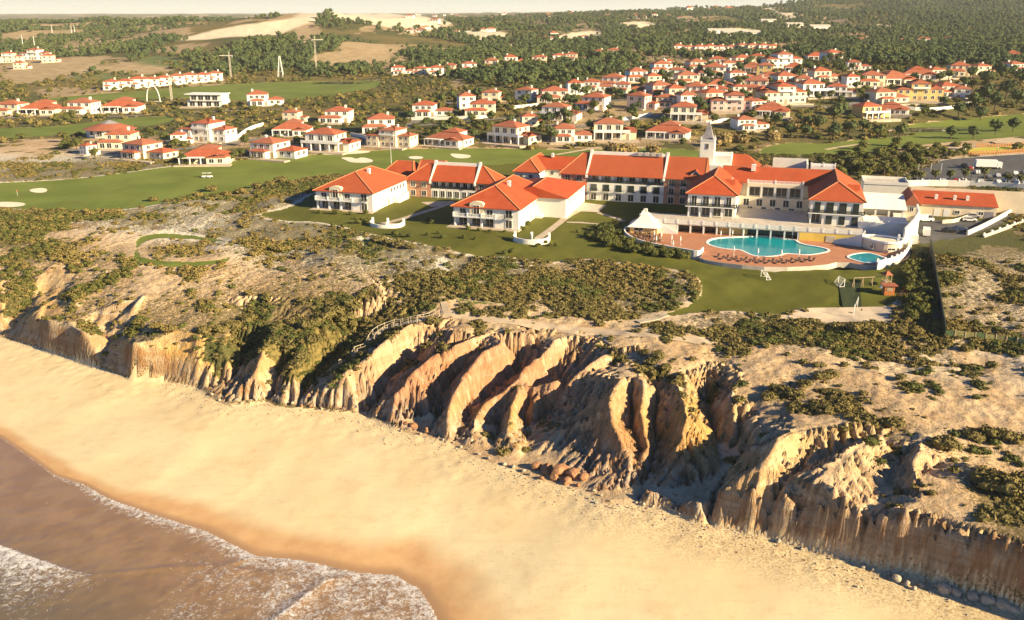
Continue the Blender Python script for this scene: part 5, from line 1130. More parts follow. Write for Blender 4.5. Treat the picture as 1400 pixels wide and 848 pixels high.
hwall('boundary_wall', 'tall dark green boundary fence running from the yard down to the dunes', [(1271, 338), (1275, 360), (1279, 385), (1283, 410), (1287, 435), (1291, 462)], 0.25, 2.6, simple('dark_green_mesh', (0.045, 0.05, 0.03), 0.8, 0.2), 'fence')
hwall('car_park_wall', 'white wall with bays along the near side of the car park', [(1236, 255), (1280, 254), (1340, 256), (1420, 261)], 0.35, 2.3, M_WHITE, posts=6)
# green panel fence at the dune edge: each panel a part
q = smooth_open(hits([(1291, 461), (1330, 464), (1370, 468), (1420, 474)], hz), 2); L = np.r_[0, np.cumsum(np.hypot(*np.diff(q, axis=0).T))]
r = thing('panel_fence', 'green and straw panel fence along the top of the dunes', 'fence', (q[0][0], q[0][1], float(hz(*q[0]))))
M_PAN = [simple('straw_panel', (0.30, 0.27, 0.10), 0.9, 0.25, 2), simple('green_panel', (0.10, 0.15, 0.06), 0.9, 0.25, 2)]
n = int(L[-1] / 2.0)
for i in range(n):
    a = np.array([np.interp(L[-1] * i / n, L, q[:, k]) for k in (0, 1)]); b_ = np.array([np.interp(L[-1] * (i + 1) / n - 0.1, L, q[:, k]) for k in (0, 1)]); z = float(hz(*((a + b_) / 2)))
    m = MB(); m.strip_wall([a - q[0], b_ - q[0]], 0.08, z - float(hz(*q[0])) - 0.2, z - float(hz(*q[0])) + 1.55); m.build('panel', M_PAN[i % 3 == 0], r)
    m = MB(); pz = z - float(hz(*q[0])); pp = a - q[0]; m.box(pp[0] - .08, pp[1] - .08, pz - .3, pp[0] + .08, pp[1] + .08, pz + 1.75); m.build('post', M_WOOD, r)
# yellow-and-red slatted safety fences beyond the car park
for pix, lab, mt in [([(1325, 212), (1360, 211), (1400, 208), (1450, 204)], 'low orange slatted fence on the near edge of the yellow verge', 0), ([(1336, 201), (1370, 201), (1400, 199), (1450, 196)], 'orange slatted fence along the far edge of the yellow verge', 0)]:
    q = smooth_open(hits(pix, hz), 1); L = np.r_[0, np.cumsum(np.hypot(*np.diff(q, axis=0).T))]; z0 = float(hz(*q[0])); r = thing('slat_fence', lab, 'fence', (q[0][0], q[0][1], z0))
    m = MB(); m.box(-.35, -.05, -.2, .35, .05, 1.7); me = m.mesh('slat', simple('orange_slat', (0.42, 0.17, 0.05), 0.8)); n = int(L[-1] / 1.35)
    for i in range(n): a = [np.interp(L[-1] * i / n, L, q[:, k]) for k in (0, 1)]; inst('slat', me, r, (a[0] - q[0][0], a[1] - q[0][1], float(hz(*a)) - z0))
    m = MB(); zz = hz(q[:, 0], q[:, 1]) - z0; m.strip_wall(q - q[0], 0.08, zz + 1.2, zz + 1.35); m.build('rail', M_WOOD, r)
drape('flower_verge', region([(1320, 210), (1325, 204), (1340, 202), (1460, 198), (1460, 203), (1400, 207), (1360, 210)], 0), simple('yellow_flowers', (0.50, 0.42, 0.05), 0.95, 0.3, 1.0), 0.12, 3.0)
drape('sand_bank', region([(1250, 208), (1275, 201), (1305, 199), (1318, 202), (1310, 208), (1280, 211)], 1), M_TRACK, 0.5, 2.0); drape('sand_bank', region([(1350, 197), (1370, 190), (1395, 190), (1420, 196), (1400, 199)], 1), M_TRACK, 0.5, 2.0)
# ---- white walled look-out platforms below the pavilions
def lookout(px_, py_, label):
    p = P(px_, py_, 25.3); r = thing('lookout_platform', label, 'platform', (p[0], p[1], 25.25), TH + 0.1, 'white look-outs on the hotel lawn')
    arc = smooth_open([(-5.2, 2.4), (-5.4, 0.2), (-4.2, -1.8), (-1.5, -3.0), (1.5, -3.0), (4.2, -2.0), (5.2, 0.2), (5.0, 2.4)], 2)
    fl = MB(); fl.prism(arc, -0.5, 0.12); fl.build('floor', M_PAVE, r)
    m = MB(); m.strip_wall(arc, 0.35, -0.5, 1.25 + 0.45 * np.abs(np.linspace(-1, 1, len(arc)))); m.build('wall', M_WHITE, r)
    m = MB(); m.strip_wall([(-0.2, 2.2), (0.4, -0.2), (0.8, -2.6)], 0.35, -0.3, [1.9, 1.5, 1.2]); m.build('partition', M_WHITE, r)
    for x, y in ((-5.2, 2.4), (5.0, 2.4), (-0.2, 2.3)): c = MB(); c.box(x - .32, y - .32, -.3, x + .32, y + .32, 2.3); c.build('pier', M_TRIM, r)
    for i in range(4): s = MB(); s.box(0.9, -2.0 + i * 0.9, 0.12, 4.2, -1.2 + i * 0.9, 0.35 + 0.2 * i); s.build('step', M_STONE, r)
lookout(528, 310, 'white walled look-out platform below the pavilion by the fairway'); lookout(726, 330, 'white walled look-out platform at the foot of the sunlit garden path')
# ------------------------------------------------------------------ villas
VP = {}
def vw(par, x, y, z, face='S', w=1.3, h=1.5):
    k = ('vw', w, h)
    if k not in _bm:
        m = MB(); t = 0.13; m.box(-w/2 - t, -0.09, -t, w/2 + t, 0.0, 0.0, 0).box(-w/2 - t, -0.07, h, w/2 + t, 0, h + t, 0).box(-w/2 - t, -0.07, 0, -w/2, 0, h, 0).box(w/2, -0.07, 0, w/2 + t, 0, h, 0).box(-w/2, -0.03, 0, w/2, -0.003, h, 1).box(-.04, -.06, 0, .04, -.031, h, 0)
        _bm[k] = m.mesh('window', [M_TRIM, M_GLASS])
    return inst('window', _bm[k], par, (x, y, z), ANG[face])
def vwall(r, *b_, mat=M_WHITE):
    m = MB(); m.box(*b_); return m.build('wall', mat, r)
def vroof(r, x0, y0, x1, y1, ze, zr, ov=0.5, ax='x', h0=None, h1=None):
    rf = hip_roof(x0, y0, x1, y1, ze, ze + (zr - ze) * 0.82, ov * 0.6, ax, h0, h1); o = rf.build('roof', M_ROOF2, r); return o
def vdoor(r, x, y, z=0.0, w=1.2, h=2.2):
    m = MB(); m.box(x - w/2, y - 0.06, z, x + w/2, y, z + h); return m.build('door', M_WOOD, r)
def proto(k):
    r = bpy.data.objects.new('villa', None); COL.objects.link(r); r.empty_display_size = 0.5; VP[k] = r; return r
def terrace(r, x0, y0, x1, y1, z=0.15): m = MB(); m.box(x0, y0, -3.0, x1, y1, z); return m.build('terrace', M_PAVE, r)
B = -3.0
r = proto('T1'); vwall(r, -5, -4, B, 5, 5, 6.0); ro = vroof(r, -5, -4, 5, 5, 6.0, 8.4); chimney(ro, 2.6, 1.0, 7.0, 0.8, 1.1); vwall(r, -7.0, -7.0, B, 2.0, -4, 3.0); vroof(r, -7, -7, 2.0, -4.0, 3.0, 4.2, 0.4)
for x in (-3.2, 0, 3.2): vw(r, x, -4, 3.9)
for x in (-5.2, -2.5): vw(r, x, -7, 0.4, 'S', 1.8, 2.0)
vw(r, 0.4, -7, 0.4, 'S', 1.3, 1.5); vdoor(r, 3.5, -4); [vw(r, 5, y, z, 'E') for y in (-1.5, 2.5) for z in (0.8, 3.9)]; terrace(r, -8, -10, 6, -7)
r = proto('T2'); vwall(r, -7, -4, B, 2, 5, 6.1); ro = vroof(r, -7, -4, 2, 5, 6.1, 8.4); chimney(ro, -4.8, 1.5, 7.0, 0.8, 1.0); vwall(r, 2, -2.5, B, 9, 4.5, 3.1); vroof(r, 2, -2.5, 9, 4.5, 3.1, 4.9); vwall(r, -5.5, -6.5, B, 0.5, -4, 3.0); vroof(r, -5.5, -6.5, 0.5, -4, 3.0, 3.9, 0.4)
for x in (-5, -2.5, 0): vw(r, x, -4, 3.8)
vw(r, -3.8, -6.5, 0.5, 'S', 1.8, 2.0); vw(r, -1.2, -6.5, 0.5, 'S', 1.8, 2.0); vw(r, 4, -2.5, 0.9); vw(r, 6.8, -2.5, 0.9); [vw(r, 9, y, 0.9, 'E') for y in (-.5, 2.3)]; [vw(r, 2, y, 3.9, 'E') for y in (-1.5, 2.3)]; vdoor(r, 1.3, -4); terrace(r, -8, -9.5, 10, -6.5)
r = proto('T3'); vwall(r, -4, -4, B, 4, 6, 8.6); ro = vroof(r, -4, -4, 4, 6, 8.6, 10.9); chimney(ro, 1.8, 2, 9.5, 0.8, 1.1); vwall(r, 4, -2.5, B, 10, 5, 5.8); vroof(r, 4, -2.5, 10, 5, 5.8, 7.7); vwall(r, -10, -5, B, -4, 4, 5.7); vroof(r, -10, -5, -4, 4, 5.7, 7.6)
[vw(r, x, -4, z) for x in (-2.2, 2.2) for z in (.7, 3.6, 6.5)]; [vw(r, x, -2.5, z) for x in (5.6, 8.4) for z in (.7, 3.6)]; [vw(r, x, -5, z) for x in (-8.4, -5.6) for z in (.7, 3.6)]; [vw(r, 10, y, 3.6, 'E') for y in (-.5, 2.6)]; vdoor(r, 0, -4); terrace(r, -10, -9, 10, -5); m = MB(); m.box(-3.6, -5.2, 5.9, 3.6, -4, 6.1); m.box(-3.6, -5.2, 6.1, 3.6, -5.1, 6.9); m.build('balcony', M_TRIM, r)
r = proto('T4'); vwall(r, -8, -3.5, B, 8, 4.5, 3.4); ro = vroof(r, -8, -3.5, 8, 4.5, 3.4, 6.2); chimney(ro, -2, 1.5, 4.8, 0.9, 1.2); vwall(r, 1, -6.0, B, 7, -3.5, 3.1); vroof(r, 1, -6.0, 7, -3.5, 3.1, 4.6, 0.4, 'y'); vwall(r, -3.5, 0.5, B, 3.5, 7.5, 6.0); vroof(r, -3.5, .5, 3.5, 7.5, 6.0, 7.9)
[vw(r, x, -3.5, .6, 'S', 1.7, 2.0) for x in (-6.4, -4, -1.4)]; [vw(r, x, -6.0, .6, 'S', 1.5, 1.8) for x in (2.6, 5.3)]; [vw(r, 8, y, .9, 'E') for y in (-1.4, 2)]; [vw(r, x, .5, 4.9, 'S', 1.0, .8) for x in (-2, 0, 2)]; vdoor(r, .1, -3.5); terrace(r, -9, -9, 9, -6)
for x in (-7.8, -4.4, -1.0): m = MB(); m.box(x, -6.0, 0.15, x + .3, -5.7, 2.9); m.build('column', M_TRIM, r)
m = MB(); m.box(-8, -6.1, 2.9, -.4, -3.6, 3.1); m.build('pergola', M_TRIM, r)
r = proto('T5'); vwall(r, -3.6, -3.6, B, 3.6, 3.6, 6.2); ro = vroof(r, -3.6, -3.6, 3.6, 3.6, 6.2, 8.3); chimney(ro, 1.6, 1, 7.0, .7, 1.1); [vw(r, x, -3.6, z) for x in (-1.7, 1.7) for z in (.8, 3.9)]; [vw(r, 3.6, y, z, 'E') for y in (-1.5, 1.6) for z in (.8, 3.9)]; vwall(r, 3.6, -1.5, B, 7, 3.2, 2.9); vroof(r, 3.6, -1.5, 7, 3.2, 2.9, 3.9, .3); vw(r, 5.3, -1.5, .8); terrace(r, -4, -6, 4, -3.6)
r = proto('T9'); vwall(r, -7, -2.0, B, 7, 6, 3.2); vwall(r, -7, -2.0, 3.2, 2.5, 6, 6.4); ro = vroof(r, -7, -2, 2.5, 6, 6.4, 8.7); chimney(ro, -1.5, 2.8, 7.3, .8, 1.1); vroof(r, 2.5, -2, 7, 6, 3.2, 4.8)
m = MB(); m.box(-7, -5.2, 3.0, 5, -2.0, 3.25); m.build('balcony', M_TRIM, r)
m = MB(); m.box(-7, -5.2, 3.25, 5, -5.1, 4.1); m.build('parapet', M_TRIM, r)
for i in range(5): m = MB(); x = -6.9 + i * 2.9; m.box(x, -5.15, .15, x + .35, -4.8, 3.0); m.build('column', M_TRIM, r)
[vw(r, x, -2, .3, 'S', 1.8, 2.2) for x in (-5, -1.8, 1.4)]; [vw(r, x, -2, 3.7, 'S', 1.5, 2.0) for x in (-5, -2, 1)]; [vw(r, 7, y, .9, 'E') for y in (0, 3.5)]; [vw(r, 2.5, y, 4.4, 'E') for y in (0, 3.5)]; vdoor(r, 4.5, -2); terrace(r, -8, -9, 8, -5.2)
r = proto('row'); vwall(r, -4.2, -4, B, 4.2, 4, 5.8); ro = vroof(r, -4.2, -4, 4.2, 4, 5.8, 7.8, .5, 'x', None, None); chimney(ro, 2, .8, 6.8, .8, 1.0); [vw(r, x, -4, z) for x in (-2.2, 2.2) for z in (.8, 3.7)]; vwall(r, -4, -6.2, B, .5, -4, 2.9); vroof(r, -4, -6.2, .5, -4, 2.9, 3.7, .3); vw(r, -1.8, -6.2, .5, 'S', 1.9, 1.9); vdoor(r, 2.2, -4) if False else None
r = proto('modern'); vwall(r, -9, -3, B, 9, 6, 3.2); vwall(r, -7, -4.0, 3.2, 9, 5, 6.4); m = MB(); m.box(-9.4, -5, 6.4, 9.6, 5.6, 6.75); m.build('roof', M_TRIM, r); [vw(r, x, -4, 3.7, 'S', 2.6, 2.2) for x in (-5, -1.4, 2.2, 5.8)]; [vw(r, x, -3, .4, 'S', 2.6, 2.3) for x in (-6.5, -2.5, 2, 6)]; terrace(r, -11, -8, 11, -3)
r = proto('round'); m = MB(); n = 14; m.prism([(8 * math.cos(2 * math.pi * i / n), 6.5 * math.sin(2 * math.pi * i / n)) for i in range(n)], B, 3.2); m.build('wall', M_WHITE, r)
m = MB(); a = [(9.2 * math.cos(2 * math.pi * i / n), 7.6 * math.sin(2 * math.pi * i / n), 3.0) for i in range(n)]; b_ = [(3.2 * math.cos(2 * math.pi * i / n), 2.6 * math.sin(2 * math.pi * i / n), 5.2) for i in range(n)]
for i in range(n): m.face([a[i], a[(i + 1) % n], b_[(i + 1) % n], b_[i]])
m.face(a[::-1]); m.build('roof', M_ROOF2, r); m = MB()
for i in range(n): m.face([b_[i], b_[(i + 1) % n], (0, 0, 6.6)])
m.build('lantern', M_SLATE, r); [vw(r, 8 * math.cos(t) * .99, 6.5 * math.sin(t) * .99, .8, 'S', 1.7, 1.8) for t in (-1.2, -1.57, -1.94)]
TYPE_W = dict(T1=12, T2=16, T3=20, T4=16, T5=10.6, T9=14, row=8.4, modern=18, round=16)
TYPE_D = dict(T1='two-storey villa with a low front wing', T2='villa with a single-storey side wing', T3='large villa with a tall middle block', T4='long low villa with hipped roofs', T5='small tower-like villa', T9='villa with a columned veranda', row='terraced house', modern='flat-roofed modern villa with a long glass front', round='round low pavilion villa with a lantern roof')
COLS = dict(w=(None, 'white'), c=(M_CREAM, 'cream'), r=(M_ROSE, 'pale pink'), o=(M_OCHRE, 'ochre'))
ZONES = dict(f='beside the broad golf fairway', m='across the fairway from the hotel', h='on the village hillside', u='high in the upper village', r='in the far row before the pine wood', t='in the terrace row by the far fairway', p='near the pond and reed bank', x='among the distant pines', l='beyond the far fairway')
HOUSES = [('f', 146, 188, 60, 'round', 'w', 0), ('f', 163, 203, 40, 'T1', 'c', 5), ('f', 118, 212, 22, 'T5', 'w', -10), ('f', 197, 218, 62, 'T2', 'c', -8), ('f', 242, 198, 26, 'T5', 'w', 10), ('f', 281, 194, 62, 'T3', 'w', -5), ('f', 279, 224, 58, 'T4', 'c', 8), ('f', 374, 216, 66, 'T2', 'w', -6),
          ('f', 398, 186, 50, 'T4', 'w', 6), ('f', 449, 207, 66, 'T9', 'w', -4), ('f', 398, 167, 28, 'T5', 'c', 0), ('f', 462, 168, 46, 'T1', 'w', 4), ('l', 358, 145, 56, 'T2', 'w', 5), ('l', 281, 147, 50, 'modern', 'w', -4), ('l', 165, 154, 58, 'T4', 'w', 4), ('l', 111, 156, 36, 'T1', 'w', -3), ('l', 53, 157, 50, 'T4', 'c', 3), ('l', 12, 158, 44, 'T1', 'c', -5),
          ('m', 520, 182, 40, 'T1', 'w', 8), ('m', 535, 201, 58, 'T3', 'c', -6), ('m', 588, 160, 46, 'T2', 'w', 3), ('m', 614, 200, 56, 'T4', 'w', -8), ('m', 637, 149, 30, 'T5', 'w', 12), ('m', 660, 158, 48, 'T1', 'c', 4), ('m', 672, 140, 28, 'T5', 'c', 0), ('m', 702, 197, 50, 'T9', 'c', -12), ('m', 723, 173, 28, 'T5', 'c', 10), ('m', 720, 138, 32, 'T5', 'w', -8),
          ('m', 758, 140, 40, 'T1', 'r', 6), ('m', 767, 165, 50, 'T9', 'w', -5), ('m', 779, 194, 54, 'T2', 'w', 4), ('m', 842, 192, 54, 'T9', 'c', 2), ('m', 916, 190, 62, 'T4', 'w', -3), ('m', 816, 150, 48, 'T1', 'w', -6), ('m', 786, 130, 36, 'T5', 'w', 8), ('m', 815, 125, 36, 'T2', 'w', 2), ('m', 840, 121, 34, 'T1', 'w', -4), ('m', 875, 150, 42, 'T5', 'r', -12),
          ('h', 871, 112, 36, 'T1', 'w', 5), ('h', 858, 128, 34, 'T2', 'w', -5), ('h', 902, 133, 40, 'T1', 'r', 8), ('h', 919, 146, 40, 'T2', 'c', -7), ('p', 1026, 178, 46, 'T2', 'w', 5), ('p', 944, 166, 50, 'T9', 'c', -6), ('h', 940, 149, 38, 'T5', 'w', 5), ('h', 1005, 152, 56, 'T3', 'r', -4), ('h', 1071, 142, 58, 'T3', 'c', 6), ('p', 1057, 160, 42, 'T4', 'c', -6), ('h', 1011, 130, 24, 'T5', 'w', 0),
          ('h', 1036, 127, 34, 'T1', 'c', -8), ('h', 1074, 119, 42, 'T1', 'w', 5), ('h', 1119, 133, 40, 'T9', 'w', 6), ('h', 1153, 133, 36, 'T9', 'w', -8), ('h', 1129, 113, 44, 'T2', 'c', 4), ('h', 1194, 118, 44, 'T1', 'c', -3), ('h', 1228, 116, 42, 'T4', 'c', 5), ('h', 1259, 109, 42, 'T4', 'w', -4), ('h', 1287, 107, 36, 'T2', 'c', 7), ('h', 1314, 104, 38, 'T1', 'c', -6), ('h', 1343, 103, 28, 'T5', 'c', 4),
          ('p', 1215, 142, 44, 'T2', 'c', 6), ('p', 1222, 156, 40, 'T4', 'w', -10), ('p', 1198, 163, 44, 'T9', 'o', 8), ('p', 1259, 138, 60, 'T3', 'o', -4), ('p', 1297, 132, 42, 'T1', 'c', 5), ('p', 1318, 136, 28, 'T5', 'w', -6),
          ('u', 978, 106, 40, 'T1', 'w', -5), ('u', 1013, 111, 36, 'T2', 'w', 6), ('u', 940, 118, 36, 'T1', 'c', 3), ('u', 927, 108, 30, 'T5', 'w', -6), ('u', 954, 96, 34, 'T1', 'r', 5), ('u', 988, 92, 34, 'T2', 'c', -4), ('u', 1016, 90, 32, 'T1', 'c', 6), ('u', 1037, 88, 28, 'T5', 'c', -6), ('u', 1071, 93, 48, 'T3', 'w', 4), ('u', 1089, 98, 28, 'T4', 'c', -5), ('u', 1119, 82, 26, 'T4', 'w', 0), ('u', 1139, 84, 24, 'T1', 'w', 8),
          ('u', 1174, 96, 30, 'T2', 'w', -5), ('h', 923, 138, 30, 'T5', 'c', 5), ('h', 960, 128, 36, 'T2', 'w', 4), ('h', 985, 136, 28, 'T5', 'r', -6), ('h', 1045, 140, 30, 'T5', 'o', 6), ('h', 1100, 122, 28, 'T5', 'c', -4), ('u', 893, 118, 28, 'T5', 'c', 6), ('u', 905, 101, 30, 'T1', 'w', 5) , ('h', 985, 122, 34, 'T4', 'c', 3), ('h', 1055, 112, 34, 'T4', 'w', -4), ('h', 795, 112, 30, 'T5', 'c', 5) if False else ('h', 1165, 120, 26, 'T5', 'w', 4),
          ('h', 952, 133, 30, 'T1', 'w', -9), ('h', 1040, 150, 34, 'T2', 'w', 9), ('h', 975, 143, 34, 'T1', 'c', 12), ('h', 880, 132, 30, 'T4', 'c', -7), ('h', 1092, 131, 26, 'T4', 'r', 8), ('u', 1030, 99, 30, 'T4', 'r', -8), ('u', 960, 106, 28, 'T4', 'w', 9), ('h', 1150, 112, 26, 'T4', 'w', -9), ('u', 918, 94, 28, 'T2', 'w', 4), ('u', 996, 101, 28, 'T5', 'w', 4), ('u', 1048, 103, 26, 'T5', 'o', -7), ('h', 900, 146, 30, 'T4', 'w', 9)]
HOUSES += [('r', x, y, w, 'row' if i % 3 else 'T2', 'wc'[i % 2], 3 * (-1)**i) for i, (x, y, w) in enumerate([(549, 102, 28), (575, 103, 22), (596, 103, 28), (620, 98, 26), (641, 97, 26), (672, 94, 30), (703, 89, 30), (738, 87, 28), (765, 85, 26), (786, 83, 24), (820, 79, 24), (840, 78, 22)])]
HOUSES += [('t', x, y, 19, 'row', 'w', 6) for x, y in [(150, 123), (169, 121.5), (187, 120.5), (205, 119), (222, 117.5), (240, 116), (257, 114), (275, 112.5), (292, 111)]]
HOUSES += [('x', 928 + 14.5 * i, 72.5 - 0.15 * i, 15, 'row', 'wc'[i % 2], 4) for i in range(10)] + [('l', 10, 86, 30, 'T3', 'c', 4), ('l', 46, 82, 34, 'T3', 'w', -4), ('l', 25, 95, 24, 'T5', 'c', 0), ('l', 64, 86, 18, 'T5', 'c', 5), ('x', 1388, 82, 28, 'T4', 'c', -6), ('x', 1394, 99, 34, 'T2', 'w', 6)]
used_p = set(); HPOS = []
hp_ = hits([(x, y) for _, x, y, *_r in HOUSES], hz)
for (zn, x, y, wpx, ty, co, rot), q in zip(HOUSES, hp_):
    src = VP[ty]
    o = copy_tree(src) if ty in used_p else src
    used_p.add(ty)
    f = q[1] * CP + (CAMZ - 35) * SP; sc = min(1.35, max(0.7, wpx * f / FPX / TYPE_W[ty]))
    zz = float(hz(q[0], q[1])); HPOS.append((q[0], q[1], TYPE_W[ty] * sc * 0.62))
    o.location = (float(q[0]), float(q[1] + 4 * sc), zz + 0.2); o.scale = (sc * rng.uniform(1.0, 1.25), sc * rng.uniform(.95, 1.15), sc * rng.uniform(.78, .98)); o.rotation_euler = (0, 0, math.radians(rot * 2.0) + (TH * 0.6 if zn in 'fm' else 0))
    mt, cn = COLS[co]; mt = mt or M_WHITE
    if mt is not None:
        for ch in o.children:
            if ch.name.startswith('wall'): ch.material_slots[0].link = 'OBJECT'; ch.material_slots[0].material = mt
    tag(o, ('%s %s %s' % (cn, TYPE_D[ty], ZONES[zn])), 'house' if ty == 'row' else 'villa', 'villas ' + ZONES[zn])
HPOS = np.array(HPOS)
# first copies keep white; fix prototypes' colour slots are per object already
# garden walls between villas
for pix, lab in [([(556, 165), (600, 164), (650, 163), (672, 161)], 'long pale garden wall below the villas with tower-like neighbours'), ([(690, 150), (720, 147), (745, 144)], 'pale garden wall climbing behind the small tower villa'), ([(830, 168), (860, 164), (890, 158)], 'pale garden wall beside the columned villa'), ([(1225, 148), (1260, 152), (1300, 150), (1330, 142)], 'pale retaining wall above the pond'), ([(1020, 168), (1000, 165), (965, 170)], 'low white wall on the slope over the reed bank'), ([(480, 186), (500, 190), (510, 195)], 'white drive wall between two fairway villas'), ([(322, 192), (340, 178), (360, 172)], 'curved pale wall beside a villa drive')]:
    hwall('garden_wall', lab, pix, 0.5, 1.8, M_WHITE)
# ------------------------------------------------------------------ vegetation
def foliage(name, c0, c1, c2):
    m, nt, b = new_mat(name); N = NT(nt); oi = N.n('ShaderNodeObjectInfo'); p = N.pos(); g = N.n('ShaderNodeNewGeometry')
    n = N.noise(p, 1.3, 2, 0.6); c = N.mix(oi.outputs['Random'], c0, c1); c = N.mix(N.ramp(n, 0.4, 0.7), c, c2)
    c = N.mix(N.math('MULTIPLY', g.outputs['Random Per Island'], 0.5), c, c2); lg = N.noise(p, 0.011, 4, 0.6); c = N.mix(N.math('MULTIPLY', N.ramp(lg, 0.45, 0.62), 0.6), c, tuple(x * k for x, k in zip(c2, (1.25, 1.15, 1.0))))
    N.put(b.inputs['Base Color'], c); set_in(b, Roughness=0.8); b.inputs['Specular IOR Level'].default_value = 0.15
    return m
F_SCRUB = foliage('scrub_foliage', (0.080, 0.074, 0.022), (0.138, 0.114, 0.036), (0.195, 0.155, 0.053))
F_GREEN = foliage('shrub_foliage', (0.045, 0.060, 0.016), (0.075, 0.085, 0.022), (0.11, 0.115, 0.03))
F_PINE = foliage('pine_foliage', (0.034, 0.062, 0.024), (0.058, 0.084, 0.030), (0.085, 0.105, 0.036))
F_GOLD = foliage('reed_foliage', (0.17, 0.12, 0.04), (0.24, 0.17, 0.065), (0.30, 0.22, 0.09))
F_PALM = foliage('palm_foliage', (0.05, 0.06, 0.02), (0.07, 0.075, 0.025), (0.10, 0.10, 0.035))
M_BARK = simple('bark', (0.10, 0.07, 0.045), 0.9, 0.25, 2)
ICO_V = None
def ico(sub):
    bm = bmesh.new(); bmesh.ops.create_icosphere(bm, subdivisions=sub, radius=1.0); v = np.array([x.co[:] for x in bm.verts]); bm.verts.ensure_lookup_table(); f = [tuple(q.index for q in x.verts) for x in bm.faces]; bm.free(); return v, f
ICO1 = ico(1); ICO2 = ico(2)
def leaf_mesh(name, mat, lobes, nleaf, leaf, seed, core=0.78, sub=1):
    """crown: lumpy cores of the lobes plus many separate leaf sprays over and through them"""
    R = np.random.default_rng(seed); V, F_ = [], []
    iv, jf = (ICO1 if sub == 1 else ICO2)
    for (cx, cy, cz, rx, ry, rz) in lobes:
        n0 = len(V); d = 1 + 0.28 * (R.random(len(iv)) - 0.5)
        for v, k in zip(iv, d): V.append((cx + v[0] * rx * core * k, cy + v[1] * ry * core * k, cz + v[2] * rz * core * k))
        F_ += [tuple(n0 + i for i in f) for f in jf]
    wts = np.array([l[3] * l[4] for l in lobes]); wts = wts / wts.sum()
    for _ in range(nleaf):
        cx, cy, cz, rx, ry, rz = lobes[R.choice(len(lobes), p=wts)]
        d = R.normal(size=3); d /= np.linalg.norm(d); d[2] = abs(d[2]) if R.random() < 0.7 else d[2]
        rr = 0.78 + 0.38 * R.random(); c = np.array([cx + d[0] * rx * rr, cy + d[1] * ry * rr, cz + d[2] * rz * rr])
        t = R.normal(size=3); t -= d * (t @ d) * 0.5; t /= np.linalg.norm(t) + 1e-9; u = np.cross(d, t); u /= np.linalg.norm(u) + 1e-9
        s = leaf * (0.6 + 0.8 * R.random()); n0 = len(V)
        V += [tuple(c - t * s), tuple(c + u * s * 0.6 + d * s * 0.3), tuple(c + t * s), tuple(c - u * s * 0.6)]; F_.append((n0, n0 + 1, n0 + 2, n0 + 3))
    me = bpy.data.meshes.new(name); me.from_pydata(V, [], F_); me.materials.append(mat); me.update(); return me
def lobes_round(R, n, r, h, base, spread=0.55):
    out = []
    for i in range(n):
        a = 2 * math.pi * i / n + R.random(); k = spread * r * (0.5 + 0.5 * R.random()); s = r * (0.45 + 0.25 * R.random())
        out.append((k * math.cos(a), k * math.sin(a), base + h * (0.35 + 0.4 * R.random()), s, s, h * 0.36))
    out.append((0, 0, base + h * 0.55, r * 0.62, r * 0.62, h * 0.45)); return out
def trunk_mesh(R, h, r0, spread, n=3):
    m = MB(); top_ = (0.15 * h * (R.random() - .5), 0.15 * h * (R.random() - .5), h * 0.8); m.tube([(0, 0, -0.6), (top_[0] * .4, top_[1] * .4, h * .4), top_], [r0, r0 * .8, r0 * .45], 6)
    for i in range(n): a = 2 * math.pi * i / n + R.random(); m.tube([(top_[0] * .5, top_[1] * .5, h * .45), (spread * .5 * math.cos(a), spread * .5 * math.sin(a), h * .75), (spread * math.cos(a), spread * math.sin(a), h)], [r0 * .5, r0 * .35, r0 * .15], 5)
    return m.mesh('trunk', M_BARK)
RV = np.random.default_rng(5)
BUSH = [leaf_mesh('bush', F_SCRUB, [(0, 0, .30, 1, .9, .52), (.5, .3, .22, .6, .6, .4)], 46, 0.30, 100 + i) for i in range(3)]
BUSH += [leaf_mesh('bush', F_GREEN, [(0, 0, .34, 1.1, 1.0, .58), (-.5, .2, .28, .7, .6, .45)], 52, 0.26, 110), leaf_mesh('tuft', F_GOLD, [(0, 0, .2, .55, .5, .35)], 40, 0.26, 111, 0.7)]
SHRUB = [leaf_mesh('foliage', F_GREEN, lobes_round(RV, 4, 1.0, 1.3, 0.0), 150, 0.17, 120 + i) for i in range(3)]
PINEC = [leaf_mesh('crown', F_PINE, lobes_round(RV, 5, 3.0, 4.2, 2.6), 220, 0.5, 140 + i) for i in range(3)]
PINEF = [leaf_mesh('far_crown', F_PINE, [(0, 0, 3.2, 2.6, 2.6, 2.6), (1.4, .6, 4.4, 1.8, 1.8, 1.6), (-1.2, -.6, 2.6, 1.9, 1.9, 1.8)], 40, 0.85, 160 + i, 0.85) for i in range(3)]
ROUNDC = [leaf_mesh('crown', F_GREEN, lobes_round(RV, 5, 2.6, 3.6, 1.4), 220, 0.42, 180 + i) for i in range(3)]
PTRUNK = [trunk_mesh(RV, 5.2, .28, 1.6) for i in range(3)]; RTRUNK = [trunk_mesh(RV, 3.8, .22, 1.4) for i in range(3)]
def far_from_houses(x, y, k=1.0):
    if len(x) == 0: return np.zeros(0, bool)
    ok = np.ones(len(x), bool)
    for hx, hy, hr in HPOS: ok &= (x - hx)**2 + (y - hy - 3)**2 > (hr * k)**2
    return ok
CA = np.outer(np.diff(GY), np.diff(GX))
def grid_sample(weight, n, R):
    w = (cells(weight) * CA).ravel(); cs = np.cumsum(w); k = np.searchsorted(cs, R.random(n) * cs[-1]); j, i = np.unravel_index(k, CA.shape)
    return GX[i] + R.random(n) * np.diff(GX)[i], GY[j] + R.random(n) * np.diff(GY)[j]
